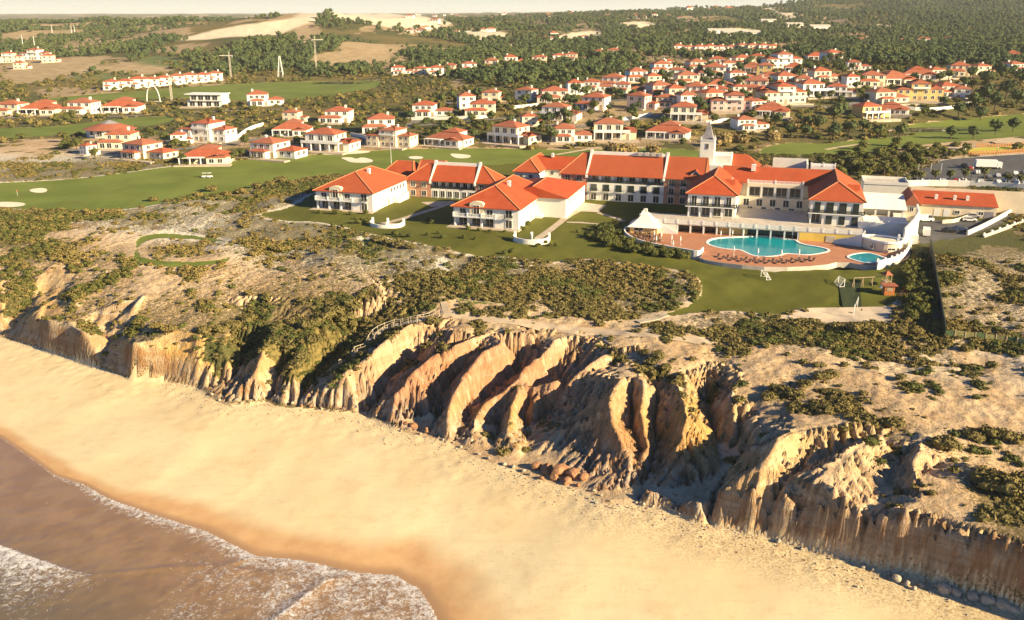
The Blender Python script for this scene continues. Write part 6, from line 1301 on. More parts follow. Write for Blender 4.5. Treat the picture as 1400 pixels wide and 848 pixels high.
def scatter(name, label, cat, x, y, sc, kinds, meshes, flat=1.0, sink=0.05):
    z = hz(x, y) - sink * sc; n = len(x)
    me = bpy.data.meshes.new(name); me.vertices.add(n); me.vertices.foreach_set('co', np.stack([x, y, z], 1).astype(np.float32).ravel())
    for k, A in (('sc', sc), ('rz', rng.random(n) * 6.283)): at = me.attributes.new(k, 'FLOAT', 'POINT'); at.data.foreach_set('value', A.astype(np.float32))
    at = me.attributes.new('kd', 'INT', 'POINT'); at.data.foreach_set('value', kinds.astype(np.int32)); me.update()
    o = bpy.data.objects.new(name, me); COL.objects.link(o); o['kind'] = 'stuff'; o['label'] = label; o['category'] = cat
    ng = bpy.data.node_groups.new(name + '_nodes', 'GeometryNodeTree'); ng.interface.new_socket('Geometry', in_out='INPUT', socket_type='NodeSocketGeometry'); ng.interface.new_socket('Geometry', in_out='OUTPUT', socket_type='NodeSocketGeometry')
    gi = ng.nodes.new('NodeGroupInput'); go = ng.nodes.new('NodeGroupOutput'); jn = ng.nodes.new('GeometryNodeJoinGeometry')
    def na(nm, ty): q = ng.nodes.new('GeometryNodeInputNamedAttribute'); q.data_type = ty; q.inputs[0].default_value = nm; return [s for s in q.outputs if s.enabled and s.name == 'Attribute'][0]
    sa, ra, ka = na('sc', 'FLOAT'), na('rz', 'FLOAT'), na('kd', 'INT')
    cx = ng.nodes.new('ShaderNodeCombineXYZ'); ng.links.new(ra, cx.inputs[2]); cs = ng.nodes.new('ShaderNodeCombineXYZ'); ng.links.new(sa, cs.inputs[0]); ng.links.new(sa, cs.inputs[1])
    mz = ng.nodes.new('ShaderNodeMath'); mz.operation = 'MULTIPLY'; ng.links.new(sa, mz.inputs[0]); mz.inputs[1].default_value = flat; ng.links.new(mz.outputs[0], cs.inputs[2])
    for i, ms in enumerate(meshes):
        src = bpy.data.objects.new(name + '_source', ms)
        oi = ng.nodes.new('GeometryNodeObjectInfo'); oi.inputs[0].default_value = src; oi.inputs['As Instance'].default_value = True
        ip = ng.nodes.new('GeometryNodeInstanceOnPoints'); cmp_ = ng.nodes.new('FunctionNodeCompare'); cmp_.data_type = 'INT'; cmp_.operation = 'EQUAL'
        ai = [s for s in cmp_.inputs if s.enabled and s.type == 'INT']; ng.links.new(ka, ai[0]); ai[1].default_value = i
        ng.links.new(gi.outputs[0], ip.inputs['Points']); ng.links.new(cmp_.outputs[0], ip.inputs['Selection']); ng.links.new(oi.outputs['Geometry'], ip.inputs['Instance']); ng.links.new(cx.outputs[0], ip.inputs['Rotation']); ng.links.new(cs.outputs[0], ip.inputs['Scale'])
        ng.links.new(ip.outputs[0], jn.inputs[0])
    ng.links.new(jn.outputs[0], go.inputs[0])
    md = o.modifiers.new('scatter', 'NODES'); md.node_group = ng; return o
# keep-clear mask: buildings, sheets
CLEAR = np.ones(XX.shape)
for q_ in (LOT, YARD, COURT, DECK): CLEAR *= (sd_on_grid(np.asarray(q_)) < 0.8)
ST = smooth_open(hits([(598, 432), (575, 440), (550, 445), (528, 450), (512, 462), (498, 478), (480, 492), (460, 502), (446, 510), (434, 522), (424, 538)], hz), 2)
CLEAR[NEAR] *= np.abs(line_sd(XX[NEAR], YY[NEAR], ST)) > 1.5
CLEAR *= 1 - sstep(-1, 0.3, TSD)
CLEAR *= sd_on_grid(np.array([H(-80, 0), H(150, -2), H(150, 130), H(-80, 90)])) < 0
wn_ = np.clip(COVER * 0.9 + 0.55 * VEGM**1.8 * (VEGN > 0.52) , 0, 1) * (1 - sstep(0.5, 1.0, slope) * 0.6) * CLEAR * (YY < 430) * (DF > 2) * (np.abs(XX) < YY * 0.62 + 12)
x_, y_ = grid_sample(wn_ * (1 + 1.5 * (YY < 260)), 30000, rng); sc_ = 0.25 + 0.95 * rng.random(len(x_))**2.8 + (y_ > 280) * 0.2
scatter('dune_scrub', 'low olive and brown scrub covering the dunes and cliff top', 'scrub', x_, y_, sc_, np.where(fbm(x_ / 14, y_ / 14, 3, 77) > .52, rng.choice([0, 3, 3, 1, 3], len(x_)), rng.choice([0, 1, 2, 2, 0, 1, 4], len(x_))), BUSH, 0.8)
wv_ = COVER * CLEAR * (YY >= 430) * (YY < 1050) * (np.abs(XX) < YY * 0.6 + 15) * (BARE < .3)
x_, y_ = grid_sample(wv_, 9000, rng); ok = far_from_houses(x_, y_); x_, y_ = x_[ok], y_[ok]; sc_ = 0.9 + 2.0 * rng.random(len(x_))**2
scatter('village_scrub', 'olive scrub and heath covering the ground between the villas', 'scrub', x_, y_, sc_, rng.integers(0, 3, len(x_)), [BUSH[0], SHRUB[0], BUSH[1]], 0.9)
# pine wood on the far slopes
FO = sstep(0.40, 0.52, fbm(XX / 130, YY / 130, 4, 91))
belt = sd_on_grid(region([(560, 100), (700, 118), (800, 108), (860, 96), (900, 78), (1000, 78), (1100, 76), (1200, 88), (1340, 92), (1420, 110), (1500, 70), (1500, 55), (1000, 62), (780, 72), (640, 84)], 0), 40)
FO = np.maximum(FO * (YY > 900), sstep(-10, 10, belt))
FO = np.where((YY > 1000) & (XX > 150), np.maximum(FO, 0.75 * sstep(0.34, 0.42, fbm(XX / 200, YY / 260, 4, 95))), FO)
FO = FO * (1 - 0.9 * sstep(0.3, 0.7, far_open) * (YY > 800)) * (1 - np.clip(BARE + TAN + FIELD, 0, 1)) * (TSD < -3) * (YY > 560) * (YY < 3200) * (np.abs(XX) < YY * 0.6 + 15)
x_, y_ = grid_sample(FO / np.maximum(1, YY / 900)**1.0, 42000, rng); ok = far_from_houses(x_, y_, 1.3); x_, y_ = x_[ok], y_[ok]; sc_ = 0.45 + 1.0 * rng.random(len(x_))**1.6 + np.clip((y_ - 1400) / 2000, 0, 1) * 0.6
scatter('pine_wood', 'dark pine wood covering the far slopes', 'woodland', x_, y_, sc_, rng.integers(0, 3, len(x_)), PINEF, 1.0)
# individual trees and shrubs
SIZES = dict(pine_tree=(0.85, 1.15), garden_tree=(0.85, 1.15), hedge_shrub=(1.2, 1.5), garden_shrub=(1.2, 1.45), lawn_shrub=(0.8, 1.05), dune_shrub=(1.5, 1.9), bank_shrub=(1.8, 2.5), reed_clump=(1.15, 1.4))
def plant(name, label, cat, group, x, y, sc, crown, trunk=None, rz=None, z=None):
    lo_, hi_ = SIZES.get(name, (0.95, 1.25)); label = ('small ' if sc < lo_ else 'large ' if sc > hi_ else 'mid-sized ') + label.replace('small ', '').replace('smaller ', '')
    r = thing(name, label, cat, (x, y, float(hz(x, y)) if z is None else z), random.random() * 6.28 if rz is None else rz, group); r.scale = (sc,) * 3
    inst('crown' if trunk else 'foliage', crown, r)
    if trunk: inst('trunk', trunk, r)
    return r
VILL = sstep(-10, 5, sd_on_grid(region([(500, 190), (560, 150), (700, 130), (780, 118), (860, 100), (1000, 84), (1150, 84), (1360, 98), (1350, 140), (1250, 170), (1050, 185), (900, 190), (700, 198)], 0), 20)) * CLEAR
x_, y_ = grid_sample(VILL, 560, rng); ok = far_from_houses(x_, y_, 1.0); x_, y_ = x_[ok][:290], y_[ok][:290]
for i, (x, y) in enumerate(zip(x_, y_)):
    if i % 2: plant('pine_tree', 'dark green pine with a domed crown standing between villas', 'tree', 'pines among the villas', x, y, 0.7 + 0.6 * rng.random(), PINEC[i % 3], PTRUNK[i % 3])
    else: plant('garden_tree', 'round leafy garden tree standing between villas', 'tree', 'garden trees among the villas', x, y, 0.7 + 0.7 * rng.random(), ROUNDC[i % 3], RTRUNK[i % 3])
TREES = [(600, 186, 1.3), (590, 196, 1.0), (680, 188, 1.2), (760, 193, 1.3), (740, 180, 1.0), (565, 195, 1.2), (567, 180, 1.1), (420, 195, 1.2), (435, 185, 1.0), (335, 200, 1.2), (240, 205, 1.3), (225, 195, 1.2), (130, 218, 1.2), (105, 205, 1.3), (90, 195, 1.2), (250, 225, 1.1), (320, 222, 1.2), (330, 215, 1.0), (210, 190, 1.1), (405, 198, 1.0), (1140, 168, 1.7), (1150, 160, 1.3), (1120, 178, 1.3), (1080, 188, 1.2), (1160, 188, 1.4), (1180, 182, 1.2), (1140, 190, 1.3), (1100, 190, 1.2), (1200, 190, 1.2), (1230, 188, 1.2), (1060, 175, 1.3), (1330, 150, 1.6), (1345, 140, 1.8), (1360, 150, 1.5), (1375, 135, 1.8), (1390, 145, 1.6), (1395, 120, 1.8), (1350, 120, 1.8), (1370, 110, 1.6), (1310, 160, 1.3), (1340, 165, 1.3), (1270, 215, 1.0), (1320, 206, 1.0), (1240, 222, 1.1), (1220, 228, 1.1), (1190, 232, 1.1), (1170, 228, 1.2), (1140, 232, 1.1), (1200, 215, 1.2), (1240, 208, 1.2), (1290, 212, 1.0), (1225, 200, 1.2), (1180, 205, 1.1), (1385, 180, 1.2), (1360, 184, 1.2), (1330, 190, 1.1), (1300, 190, 1.1), (1120, 240, 1.0), (1250, 245, 1.0)]
for i, ((a, b_, s), q) in enumerate(zip(TREES, hits([(t[0], t[1]) for t in TREES], hz))):
    if a < 800: plant('garden_tree', 'bushy dark tree on the villa side of the fairway', 'tree', 'trees along the fairway villas', q[0], q[1], s * 0.8, ROUNDC[i % 3], RTRUNK[i % 3])
    elif b_ < 195: plant('pine_tree', 'broad dark tree in the grove near the pond', 'tree', 'trees near the pond', q[0], q[1], s * 1.0, PINEC[i % 3], PTRUNK[i % 3], z=float(hz(*q)) - 1.2)
    else: plant('garden_tree', 'leafy olive tree on the bank between hotel and car park', 'tree', 'trees on the car park bank', q[0], q[1], s * 0.9, ROUNDC[i % 3], RTRUNK[i % 3], z=float(hz(*q)) - 1.0)
REED = leaf_mesh('foliage', F_GOLD, [(math.cos(i) * 2.2, math.sin(i * 2.1) * 1.6, 1.2, 1.6, 1.5, 2.0) for i in range(6)], 260, 0.55, 300, 0.8)
for a, b_, s, lb in [(842, 211, 1.5, 'tall golden reed clump behind the long hotel roof'), (862, 210, 1.1, 'tall golden reed clump behind the long hotel roof'), (892, 209, 1.1, 'smaller golden reed clump on the fairway edge behind the hotel'), (990, 196, 1.5, 'golden reed bank beside the chapel steeple'), (1012, 195, 1.3, 'golden reed bank beside the chapel steeple'), (1058, 192, 1.2, 'pale reed clump on the bank below the village'), (1085, 175, 1.2, 'pale reed clump on the bank below the village'), (1105, 172, 1.2, 'pale reed clump on the bank below the village'), (975, 200, 1.2, 'golden reed bank beside the chapel steeple')]:
    q = hit(a, b_); plant('reed_clump', lb, 'reeds', 'golden reed clumps', q[0], q[1], s, REED)
HEDGE = region([(800, 318), (830, 310), (852, 316), (860, 330), (880, 337), (905, 342), (940, 348), (950, 354), (920, 356), (880, 350), (840, 342), (815, 332)], 0)
hx = rng.uniform(HEDGE[:, 0].min(), HEDGE[:, 0].max(), 600); hy = rng.uniform(HEDGE[:, 1].min(), HEDGE[:, 1].max(), 600); ok = poly_sd(hx, hy, HEDGE) > 0.3
for i, (x, y) in enumerate(list(zip(hx[ok], hy[ok]))[:95]): plant('hedge_shrub', 'dense green shrub in the planted bank round the cafe terrace', 'shrub', 'shrubs on the terrace bank', x, y, 0.9 + 0.9 * rng.random(), SHRUB[i % 3])
YUC = region([(1232, 365), (1255, 360), (1268, 375), (1270, 410), (1268, 440), (1245, 445), (1232, 425), (1235, 400)], 0)
hx = rng.uniform(YUC[:, 0].min(), YUC[:, 0].max(), 500); hy = rng.uniform(YUC[:, 1].min(), YUC[:, 1].max(), 500); ok = poly_sd(hx, hy, YUC) > 0.3
for i, (x, y) in enumerate(list(zip(hx[ok], hy[ok]))[:60]): plant('garden_shrub', 'sunlit yellow-green shrub in the strip beside the tall boundary fence', 'shrub', 'shrubs by the boundary fence', x, y, 0.9 + 0.8 * rng.random(), SHRUB[i % 3])
BANK = region([(1110, 242), (1125, 218), (1180, 207), (1245, 203), (1320, 207), (1328, 212), (1285, 217), (1240, 236), (1180, 247)], 0)
hx = rng.uniform(BANK[:, 0].min(), BANK[:, 0].max(), 900); hy = rng.uniform(BANK[:, 1].min(), BANK[:, 1].max(), 900); ok = poly_sd(hx, hy, BANK) > 0.3
for i, (x, y) in enumerate(list(zip(hx[ok], hy[ok]))[:110]): plant('bank_shrub', 'leafy shrub on the bank between the hotel roofs and the car park', 'shrub', 'shrubs on the car park bank', x, y, 1.3 + 1.7 * rng.random(), SHRUB[i % 3])
SH = [(495, 302), (490, 306), (486, 300), (500, 305), (540, 322), (548, 324), (585, 322), (600, 320), (605, 326), (635, 326), (650, 328), (745, 334), (752, 337), (760, 336), (800, 322), (806, 326), (790, 318), (437, 292), (460, 293), (480, 294), (500, 293), (640, 314), (655, 316), (670, 318), (690, 318), (715, 314), (722, 308), (585, 303), (590, 306), (840, 305), (735, 338), (690, 348), (700, 346), (560, 325), (455, 310), (470, 312)]
for i, q in enumerate(hits(SH, hz)): plant('lawn_shrub', 'small dark shrub on the lawn near the pavilions', 'shrub', 'shrubs on the hotel lawn', q[0], q[1], 0.6 + 0.7 * rng.random(), SHRUB[i % 3])
DS = [(1225, 585, 1.6), (1210, 580, 1.2), (1290, 612, 1.9), (1300, 615, 1.6), (1330, 600, 1.7), (1350, 598, 1.8), (1372, 600, 1.5), (1390, 604, 1.5), (1370, 670, 2.6), (1385, 680, 2.4), (1355, 668, 2.2), (1392, 668, 2.2), (1345, 660, 1.8), (1070, 540, 1.8), (1060, 536, 1.5), (1085, 545, 1.7), (1050, 545, 1.4), (1100, 530, 1.5), (1120, 520, 1.5), (1135, 515, 1.4), (1320, 480, 1.3), (1230, 520, 1.1), (1355, 502, 1.2), (590, 443, 1.6), (600, 441, 1.1), (900, 488, 1.3), (880, 485, 1.2), (1170, 455, 1.9), (1190, 458, 1.9), (1210, 456, 1.8), (1230, 458, 1.8), (1250, 455, 1.7), (1185, 450, 1.6), (1145, 452, 1.6), (1010, 550, 1.1), (440, 440, 2.2), (420, 450, 2.0), (455, 430, 2.2), (480, 425, 2.4), (430, 470, 2.0), (415, 490, 1.9), (405, 505, 1.8), (395, 480, 1.8), (470, 440, 2.0), (300, 455, 1.8), (320, 450, 1.8), (280, 455, 1.7), (340, 440, 1.8), (230, 455, 1.7), (215, 450, 1.5), (330, 265, 2.0), (290, 262, 2.0), (310, 268, 1.8), (270, 270, 1.8), (385, 250, 2.2), (370, 255, 2.2), (400, 255, 2.0), (350, 258, 2.0), (210, 275, 1.6), (530, 335, 1.7), (545, 338, 1.7), (515, 330, 1.6), (560, 340, 1.5), (380, 345, 1.8), (390, 342, 1.6), (345, 350, 1.3)]
BIGB = [leaf_mesh('foliage', F_SCRUB, lobes_round(RV, 5, 1.3, 1.1, -0.1), 260, 0.16, 400 + i) for i in range(3)]
for i, ((a, b_, s), q) in enumerate(zip(DS, hits([d[:2] for d in DS], hz))): plant('dune_shrub', 'broad brown-green shrub mound on the dune sand' if b_ < 420 else 'broad brown-green shrub mound near the cliff edge', 'shrub', 'large dune shrubs', q[0], q[1], s, BIGB[i % 3])
# palms
def palm_meshes(seed):
    R = np.random.default_rng(seed); t = MB(); h = 4.2; t.tube([(0, 0, -.4), (.1, 0, h * .5), (.15, .05, h)], [.28, .22, .2], 7); tr = t.mesh('trunk', M_BARK)
    c = MB()
    for i in range(26):
        a = 2 * math.pi * i / 26 * 3.1; el = 0.9 - 1.5 * (i / 26); L = 1.9 + .5 * R.random(); d = np.array([math.cos(a), math.sin(a)]); pts = [np.array([.15, .05, h])]
        for k in range(4): e = el - k * 0.45; pts.append(pts[-1] + np.array([d[0] * math.cos(e), d[1] * math.cos(e), math.sin(e)]) * L / 4)
        sd = np.array([-d[1], d[0], 0])
        for k in range(4):
            w0, w1 = [.12, .42, .46, .3][k], [.42, .46, .3, .04][k]
            for s_ in (-1, 1): c.face([pts[k], pts[k] + sd * s_ * w0 - np.array([0, 0, w0 * .5]), pts[k + 1] + sd * s_ * w1 - np.array([0, 0, w1 * .5]), pts[k + 1]])
    return tr, c.mesh('fronds', F_PALM)
PALM = [palm_meshes(i) for i in range(3)]
PALMS = [(1237, 256), (1258, 253), (1278, 252), (1298, 252), (1318, 250), (1376, 256), (1394, 258), (1345, 249), (1164, 236), (1186, 238), (1208, 240), (1148, 234), (1225, 243)]
for i, q in enumerate(hits(PALMS, hz)):
    r = thing('palm_tree', 'date palm with drooping fronds along the car park wall' if PALMS[i][0] > 1230 else 'date palm on the planted bank behind the corner pavilion', 'palm tree', (q[0], q[1], float(hz(*q))), i * 1.3, 'palms of the hotel'); s = 1.0 + .25 * rng.random(); r.scale = (s,) * 3
    inst('trunk', PALM[i % 3][0], r); inst('fronds', PALM[i % 3][1], r)
# ------------------------------------------------------------------ cars
def car_meshes(van=False):
    if van: prof = [(-2.6, .35), (2.6, .35), (2.6, 1.1), (2.2, 1.25), (1.6, 2.2), (-2.55, 2.25), (-2.6, .9)]; cab = [(2.12, 1.27), (1.56, 2.1), (.6, 2.12), (.6, 1.27)]
    else: prof = [(-2.1, .32), (2.1, .32), (2.15, .75), (1.2, .92), (.55, 1.42), (-1.0, 1.45), (-1.65, .98), (-2.12, .92)]; cab = [(1.05, .95), (.48, 1.36), (-.95, 1.38), (-1.45, .98)]
    def ext(pr, w0, w1):
        m = MB(); n = len(pr); m.v = [(x, -(w1 if z > 1.0 else w0), z) for x, z in pr] + [(x, (w1 if z > 1.0 else w0), z) for x, z in pr]
        m.f = [tuple(range(n)), tuple(range(2 * n - 1, n - 1, -1))] + [(i, i + n, (i + 1) % n + n, (i + 1) % n) for i in range(n)]; m.m = [0] * len(m.f); return m
    w = MB(); w.tube([(0, -.11, 0), (0, .11, 0)], .33, 10); g = ext(cab, .91 if not van else 1.0, .80 if not van else .955)
    return ext(prof, .88 if not van else .98, .74 if not van else .94), g, w
CARM = {}
PAINT = dict(white=(.75, .74, .70), silver=(.42, .42, .42), black=(.02, .02, .022), blue=(.03, .06, .13), red=(.35, .03, .02), grey=(.16, .16, .16))
M_TYRE = simple('tyre', (.02, .02, .02), .9); M_LAMP = simple('headlamp', (.75, .75, .7), .2)
def car(px_, py_, colr, rz, van, label, q=None):
    k = (van,)
    if k not in CARM: b_, g, w = car_meshes(van); l = MB(); l.box(-.04, -.16, -.08, .04, .16, .08); CARM[k] = (b_, g.mesh('glazing', M_GLASS), w.mesh('wheel', M_TYRE), l.mesh('headlight', M_LAMP))
    b_, g, w, l = CARM[k]; kc = (van, colr)
    if kc not in CARM: mt = simple('paint_' + colr, PAINT[colr], .35, .02); CARM[kc] = b_.mesh('body', mt)
    q = hit(px_, py_) if q is None else q; r = thing('delivery_van' if van else 'parked_car', label, 'van' if van else 'car', (q[0], q[1], float(hz(*q)) + .10), rz, 'vehicles parked by the hotel')
    inst('body', CARM[kc], r); inst('glazing', g, r)
    for x in (-1.35, 1.35) if not van else (-1.6, 1.6):
        for y in (-.82, .82) if not van else (-.92, .92): inst('wheel', w, r, (x, y, .33))
    for y in (-.62, .62): inst('headlight', l, r, (2.14 if not van else 2.6, y, .68))
    return r
ci = 0; CC = ['silver', 'black', 'white', 'grey', 'blue', 'silver', 'black', 'red', 'white', 'grey']
for k, (a0, b0, a1, b1, n) in enumerate([(1240, 249, 1300, 250, 7), (1306, 249, 1400, 253, 9), (1318, 228, 1336, 238, 3), (1352, 244, 1400, 238, 5), (1372, 250, 1410, 251, 3)]):
    for i in range(n):
        t = i / max(1, n - 1); cn = CC[ci % 10]; ci += 1
        car(a0 + (a1 - a0) * t, b0 + (b1 - b0) * t, cn, TH + math.pi / 2 + rng.normal() * .04 + (math.pi if i % 2 else 0), False, cn + ' car parked in the row ' + ['by the car park wall near the flagpoles', 'by the car park wall beneath the palms', 'beside the long white lorry', 'in the open middle of the car park', 'at the wall end of the car park'][k])
car(1264, 303, 'white', TH + .3, True, 'white van parked against the service range steps'); car(1266, 322, 'white', 1.2, True, 'white van at the head of the boundary fence'); car(1298, 318, 'black', TH + .2, False, 'black car in the shaded corner of the delivery yard'); car(1312, 316, 'blue', TH + .1, False, 'dark blue car in the shaded corner of the delivery yard'); car(1330, 298, 'silver', TH, False, 'silver car by the service range end'); car(1342, 297, 'grey', TH, False, 'grey car by the service range end'); car(1325, 303, 'white', TH + .1, False, 'white car behind the short cream yard wall')
q = hit(1350, 231); r = thing('lorry', 'long white box lorry parked in the middle of the car park', 'lorry', (q[0], q[1], float(hz(*q)) + .1), TH * .6, None)
m = MB(); m.box(-5.0, -1.25, .9, 3.2, 1.25, 3.7); m.build('cargo_box', M_TRIM, r); m = MB(); m.box(3.35, -1.2, .5, 5.2, 1.2, 2.9); m.build('cab', M_TRIM, r); m = MB(); m.box(5.2, -1.1, 1.6, 5.24, 1.1, 2.6); m.build('windscreen', M_GLASS, r); m = MB(); m.box(-4.9, -1.0, .5, 3.3, 1.0, .9); m.build('chassis', M_DARK, r)
w = MB(); w.tube([(0, -.15, 0), (0, .15, 0)], .5, 12); me = w.mesh('wheel', M_TYRE)
for x in (-3.8, -2.6, 4.2):
    for y in (-1.05, 1.05): inst('wheel', me, r, (x, y, .5))
for a, b_ in ((1253, 252), (1270, 251), (1284, 251)):
    q = hit(a, b_); r = thing('flagpole', 'slim white flagpole between the car park palms', 'flagpole', (q[0], q[1], float(hz(*q))), 0, 'flagpoles at the car park'); m = MB(); m.tube([(0, 0, -.3), (0, 0, 7.5)], [.11, .06], 6); m.build('pole', M_TRIM, r); m = MB(); m.tube([(0, 0, 7.5), (0, 0, 7.7)], .13, 6); m.build('finial', M_TRIM, r); m = MB(); m.box(-.3, -.3, -.2, .3, .3, .25); m.build('base', M_STONE, r)
for a, b_ in ((1328, 243), (1336, 247), (1318, 216), (1362, 214)):
    q = hit(a, b_); r = thing('lamp_post', 'globe lamp post standing in the car park', 'street lamp', (q[0], q[1], float(hz(*q))), 0, 'globe lamps in the car park'); m = MB(); m.tube([(0, 0, -.2), (0, 0, 3.6)], [.08, .05], 6); m.build('post', M_DARK, r)
    v, f = ICO2; m = MB(); m.v = [(x * .32, y * .32, 3.9 + z * .32) for x, y, z in v]; m.f = list(f); m.m = [0] * len(f); m.build('globe', M_TRIM, r)
# ------------------------------------------------------------------ pool furniture
def lounger_meshes():
    f = MB(); f.box(-.32, -.95, .26, .32, .95, .32)
    for x in (-.28, .28):
        for y in (-.8, .7): f.box(x - .03, y - .03, 0, x + .03, y + .03, .26)
    c = MB(); c.box(-.3, -.93, .322, .3, .35, .40); h = MB(); h.box(-.3, 0, 0, .3, .75, .08); h.v = [(x, y * .82 - z * .55 + .36, z * .82 + y * .55 + .34) for x, y, z in h.v]
    return f.mesh('frame', M_WOOD), c.mesh('mattress', simple('dark_cushion', (.09, .055, .05), .9)), h.mesh('backrest', simple('dark_cushion', (.09, .055, .05), .9))
LG = lounger_meshes()
def lounger(x, y, rz, label, group):
    r = thing('sun_lounger', label, 'sun lounger', (x, y, ZD + .005), rz, group); inst('frame', LG[0], r); inst('mattress', LG[1], r); inst('backrest', LG[2], r)
for i in range(22):
    t = i / 21; p = P(982 + 130 * t, 351.5 + 6.5 * math.sin(t * 2.6) + 2.2 * (i % 2), ZD); lounger(p[0], p[1], TH + .25 * math.sin(i * 5), 'dark cushioned sun lounger on the terracotta edge facing the lawn', 'loungers on the lawn side of the pool')
for i in range(8): p = P(1070 + 11 * i, 322.5 + i * .5, ZD); lounger(p[0], p[1], TH + math.pi, 'dark cushioned sun lounger in front of the shaded arcade', 'loungers by the arcade')
def parasol_meshes():
    p = MB(); p.tube([(0, 0, 0), (0, 0, 2.5)], .04, 6); b_ = MB(); b_.tube([(0, 0, 0), (0, 0, .12)], .32, 10); c = MB(); c.tube([(0, 0, 1.25), (0, 0, 1.6), (0, 0, 2.4), (0, 0, 2.65)], [.16, .2, .12, .02], 8)
    return p.mesh('pole', M_TRIM), b_.mesh('base', M_STONE), c.mesh('folded_canopy', M_TRIM)
PS = parasol_meshes()
for i, (a, b_) in enumerate([(894, 327), (904, 329), (918, 333), (930, 335), (897, 334), (920, 341), (1003, 349), (1036, 352), (1068, 354), (1092, 353), (985, 327), (1001, 326), (1016, 326), (1083, 327)]):
    p = P(a, b_, ZD); r = thing('parasol', 'folded white parasol on the cafe terrace' if i < 6 else 'folded white parasol standing by the large pool', 'parasol', (p[0], p[1], ZD + .005), 0, 'folded parasols'); inst('pole', PS[0], r); inst('base', PS[1], r); inst('folded_canopy', PS[2], r)
tb = MB(); tb.tube([(0, 0, .70), (0, 0, .75)], .42, 12); T0 = tb.mesh('table_top', M_WOOD); tb = MB(); tb.tube([(0, 0, 0), (0, 0, .70)], .05, 6); T1_ = tb.mesh('leg', M_DARK)
ch = MB(); ch.box(-.22, -.22, .42, .22, .22, .47); C0 = ch.mesh('seat', simple('dark_wicker', (.05, .032, .022), .9)); ch = MB(); ch.box(-.22, .18, .47, .22, .22, .92); C1 = ch.mesh('backrest', simple('dark_wicker', (.05, .032, .022), .9)); ch = MB(); ch.box(-.025, -.025, 0, .025, .025, .42); C2 = ch.mesh('leg', M_DARK)
for i in range(12):
    a, b_ = [(862, 322), (869, 325), (876, 327), (866, 329) if False else (883, 329), (871, 320), (878, 322), (885, 324), (891, 326), (893, 332), (884, 334) if False else (889, 321), (898, 324), (880, 331) if False else (900, 330)][i]
    p = P(a, b_, ZD); r = thing('cafe_table', 'small round dark table on the cafe terrace', 'table', (p[0], p[1], ZD + .005), 0, 'tables on the cafe terrace'); inst('table_top', T0, r); inst('leg', T1_, r)
    for k in range(4):
        t = k * math.pi / 2 + i; r = thing('cafe_chair', 'dark wicker chair drawn up to a cafe table', 'chair', (p[0] + .8 * math.sin(t), p[1] - .8 * math.cos(t) , ZD + .005), t + math.pi, 'chairs on the cafe terrace'); inst('seat', C0, r); inst('backrest', C1, r)
        for x in (-.19, .19):
            for y in (-.19, .19): inst('leg', C2, r, (x, y, 0))
# ------------------------------------------------------------------ lawn games
def goal(a, b_, rz, label):
    q = hit(a, b_); r = thing('football_goal', label, 'goal', (q[0], q[1], float(hz(*q))), rz, 'goals on the lawn'); w, h, d = 3.0, 2.0, 1.3
    for x in (-w/2, w/2):
        m = MB(); m.bar((x, 0, 0), (x, 0, h), .11); m.build('post', M_TRIM, r); m = MB(); m.bar((x, 0, h), (x, d, 0.05), .08); m.build('stay', M_TRIM, r); m = MB(); m.bar((x, 0, .05), (x, d, .05), .08); m.build('ground_bar', M_TRIM, r)
    m = MB(); m.bar((-w/2, 0, h), (w/2, 0, h), .11); m.build('crossbar', M_TRIM, r); m = MB(); m.bar((-w/2, d, .05), (w/2, d, .05), .08); m.build('back_bar', M_TRIM, r)
    m = MB()
    for i in range(1, 10): x = -w/2 + w * i / 10; m.bar((x, 0, h), (x, d, .05), .02)
    for i in range(1, 6): t = i / 6; m.bar((-w/2, d * t, h * (1 - t)), (w/2, d * t, h * (1 - t)), .02)
    m.build('net', M_TRIM, r, 'stuff')
goal(1044, 381, -1.35, 'white football goal in the open middle of the lawn'); goal(1150, 390, 1.75, 'white football goal beside the shaded net patch')
q = hit(1214, 402); r = thing('beach_kiosk', 'orange wooden kiosk with flat roof at the corner of the lawn', 'kiosk', (q[0], q[1], float(hz(*q))), TH * .3); M_ORW = simple('orange_wood', (.42, .14, .04), .8, .15, 2)
m = MB(); m.box(-1.2, -1.0, -.1, 1.2, 1.0, 2.3); m.build('wall', M_ORW, r); m = MB(); m.box(-1.8, -1.4, 2.3, 1.8, 1.4, 2.5); m.build('roof', M_ROOF2, r); m = MB(); m.box(-.7, -1.06, 1.0, .7, -1.0, 1.9); m.build('hatch', M_WOOD, r)
q = hit(1211, 391); r = thing('play_tower', 'climbing tower with red pyramid roof and rope frame beside the kiosk', 'play tower', (q[0], q[1], float(hz(*q))), .2)
for x in (-.8, .8):
    for y in (-.8, .8): m = MB(); m.bar((x, y, -.2), (x, y, 3.0), .14); m.build('post', M_WOOD, r)
m = MB(); m.box(-.9, -.9, 1.3, .9, .9, 1.42); m.build('platform', M_WOOD, r); m = MB(); a = [(-1.1, -1.1, 3.0), (1.1, -1.1, 3.0), (1.1, 1.1, 3.0), (-1.1, 1.1, 3.0)]
for i in range(4): m.face([a[i], a[(i + 1) % 4], (0, 0, 4.1)])
m.build('roof', M_ROOF2, r); m = MB(); m.bar((-.9, -1.0, 1.35), (-2.6, -1.6, .1), .6, .08); m.build('slide', M_TRIM, r)
m = MB(); m.bar((-.8, .8, 2.3), (-8.5, 1.0, 2.3), .14); m.build('beam', M_WOOD, r)
for x in (-3.4, -6.0, -8.5): m = MB(); m.bar((x, .6, -.1), (x, 1.0, 2.3), .12); m.bar((x, 1.4, -.1), (x, 1.0, 2.3), .12); m.build('frame', M_WOOD, r)
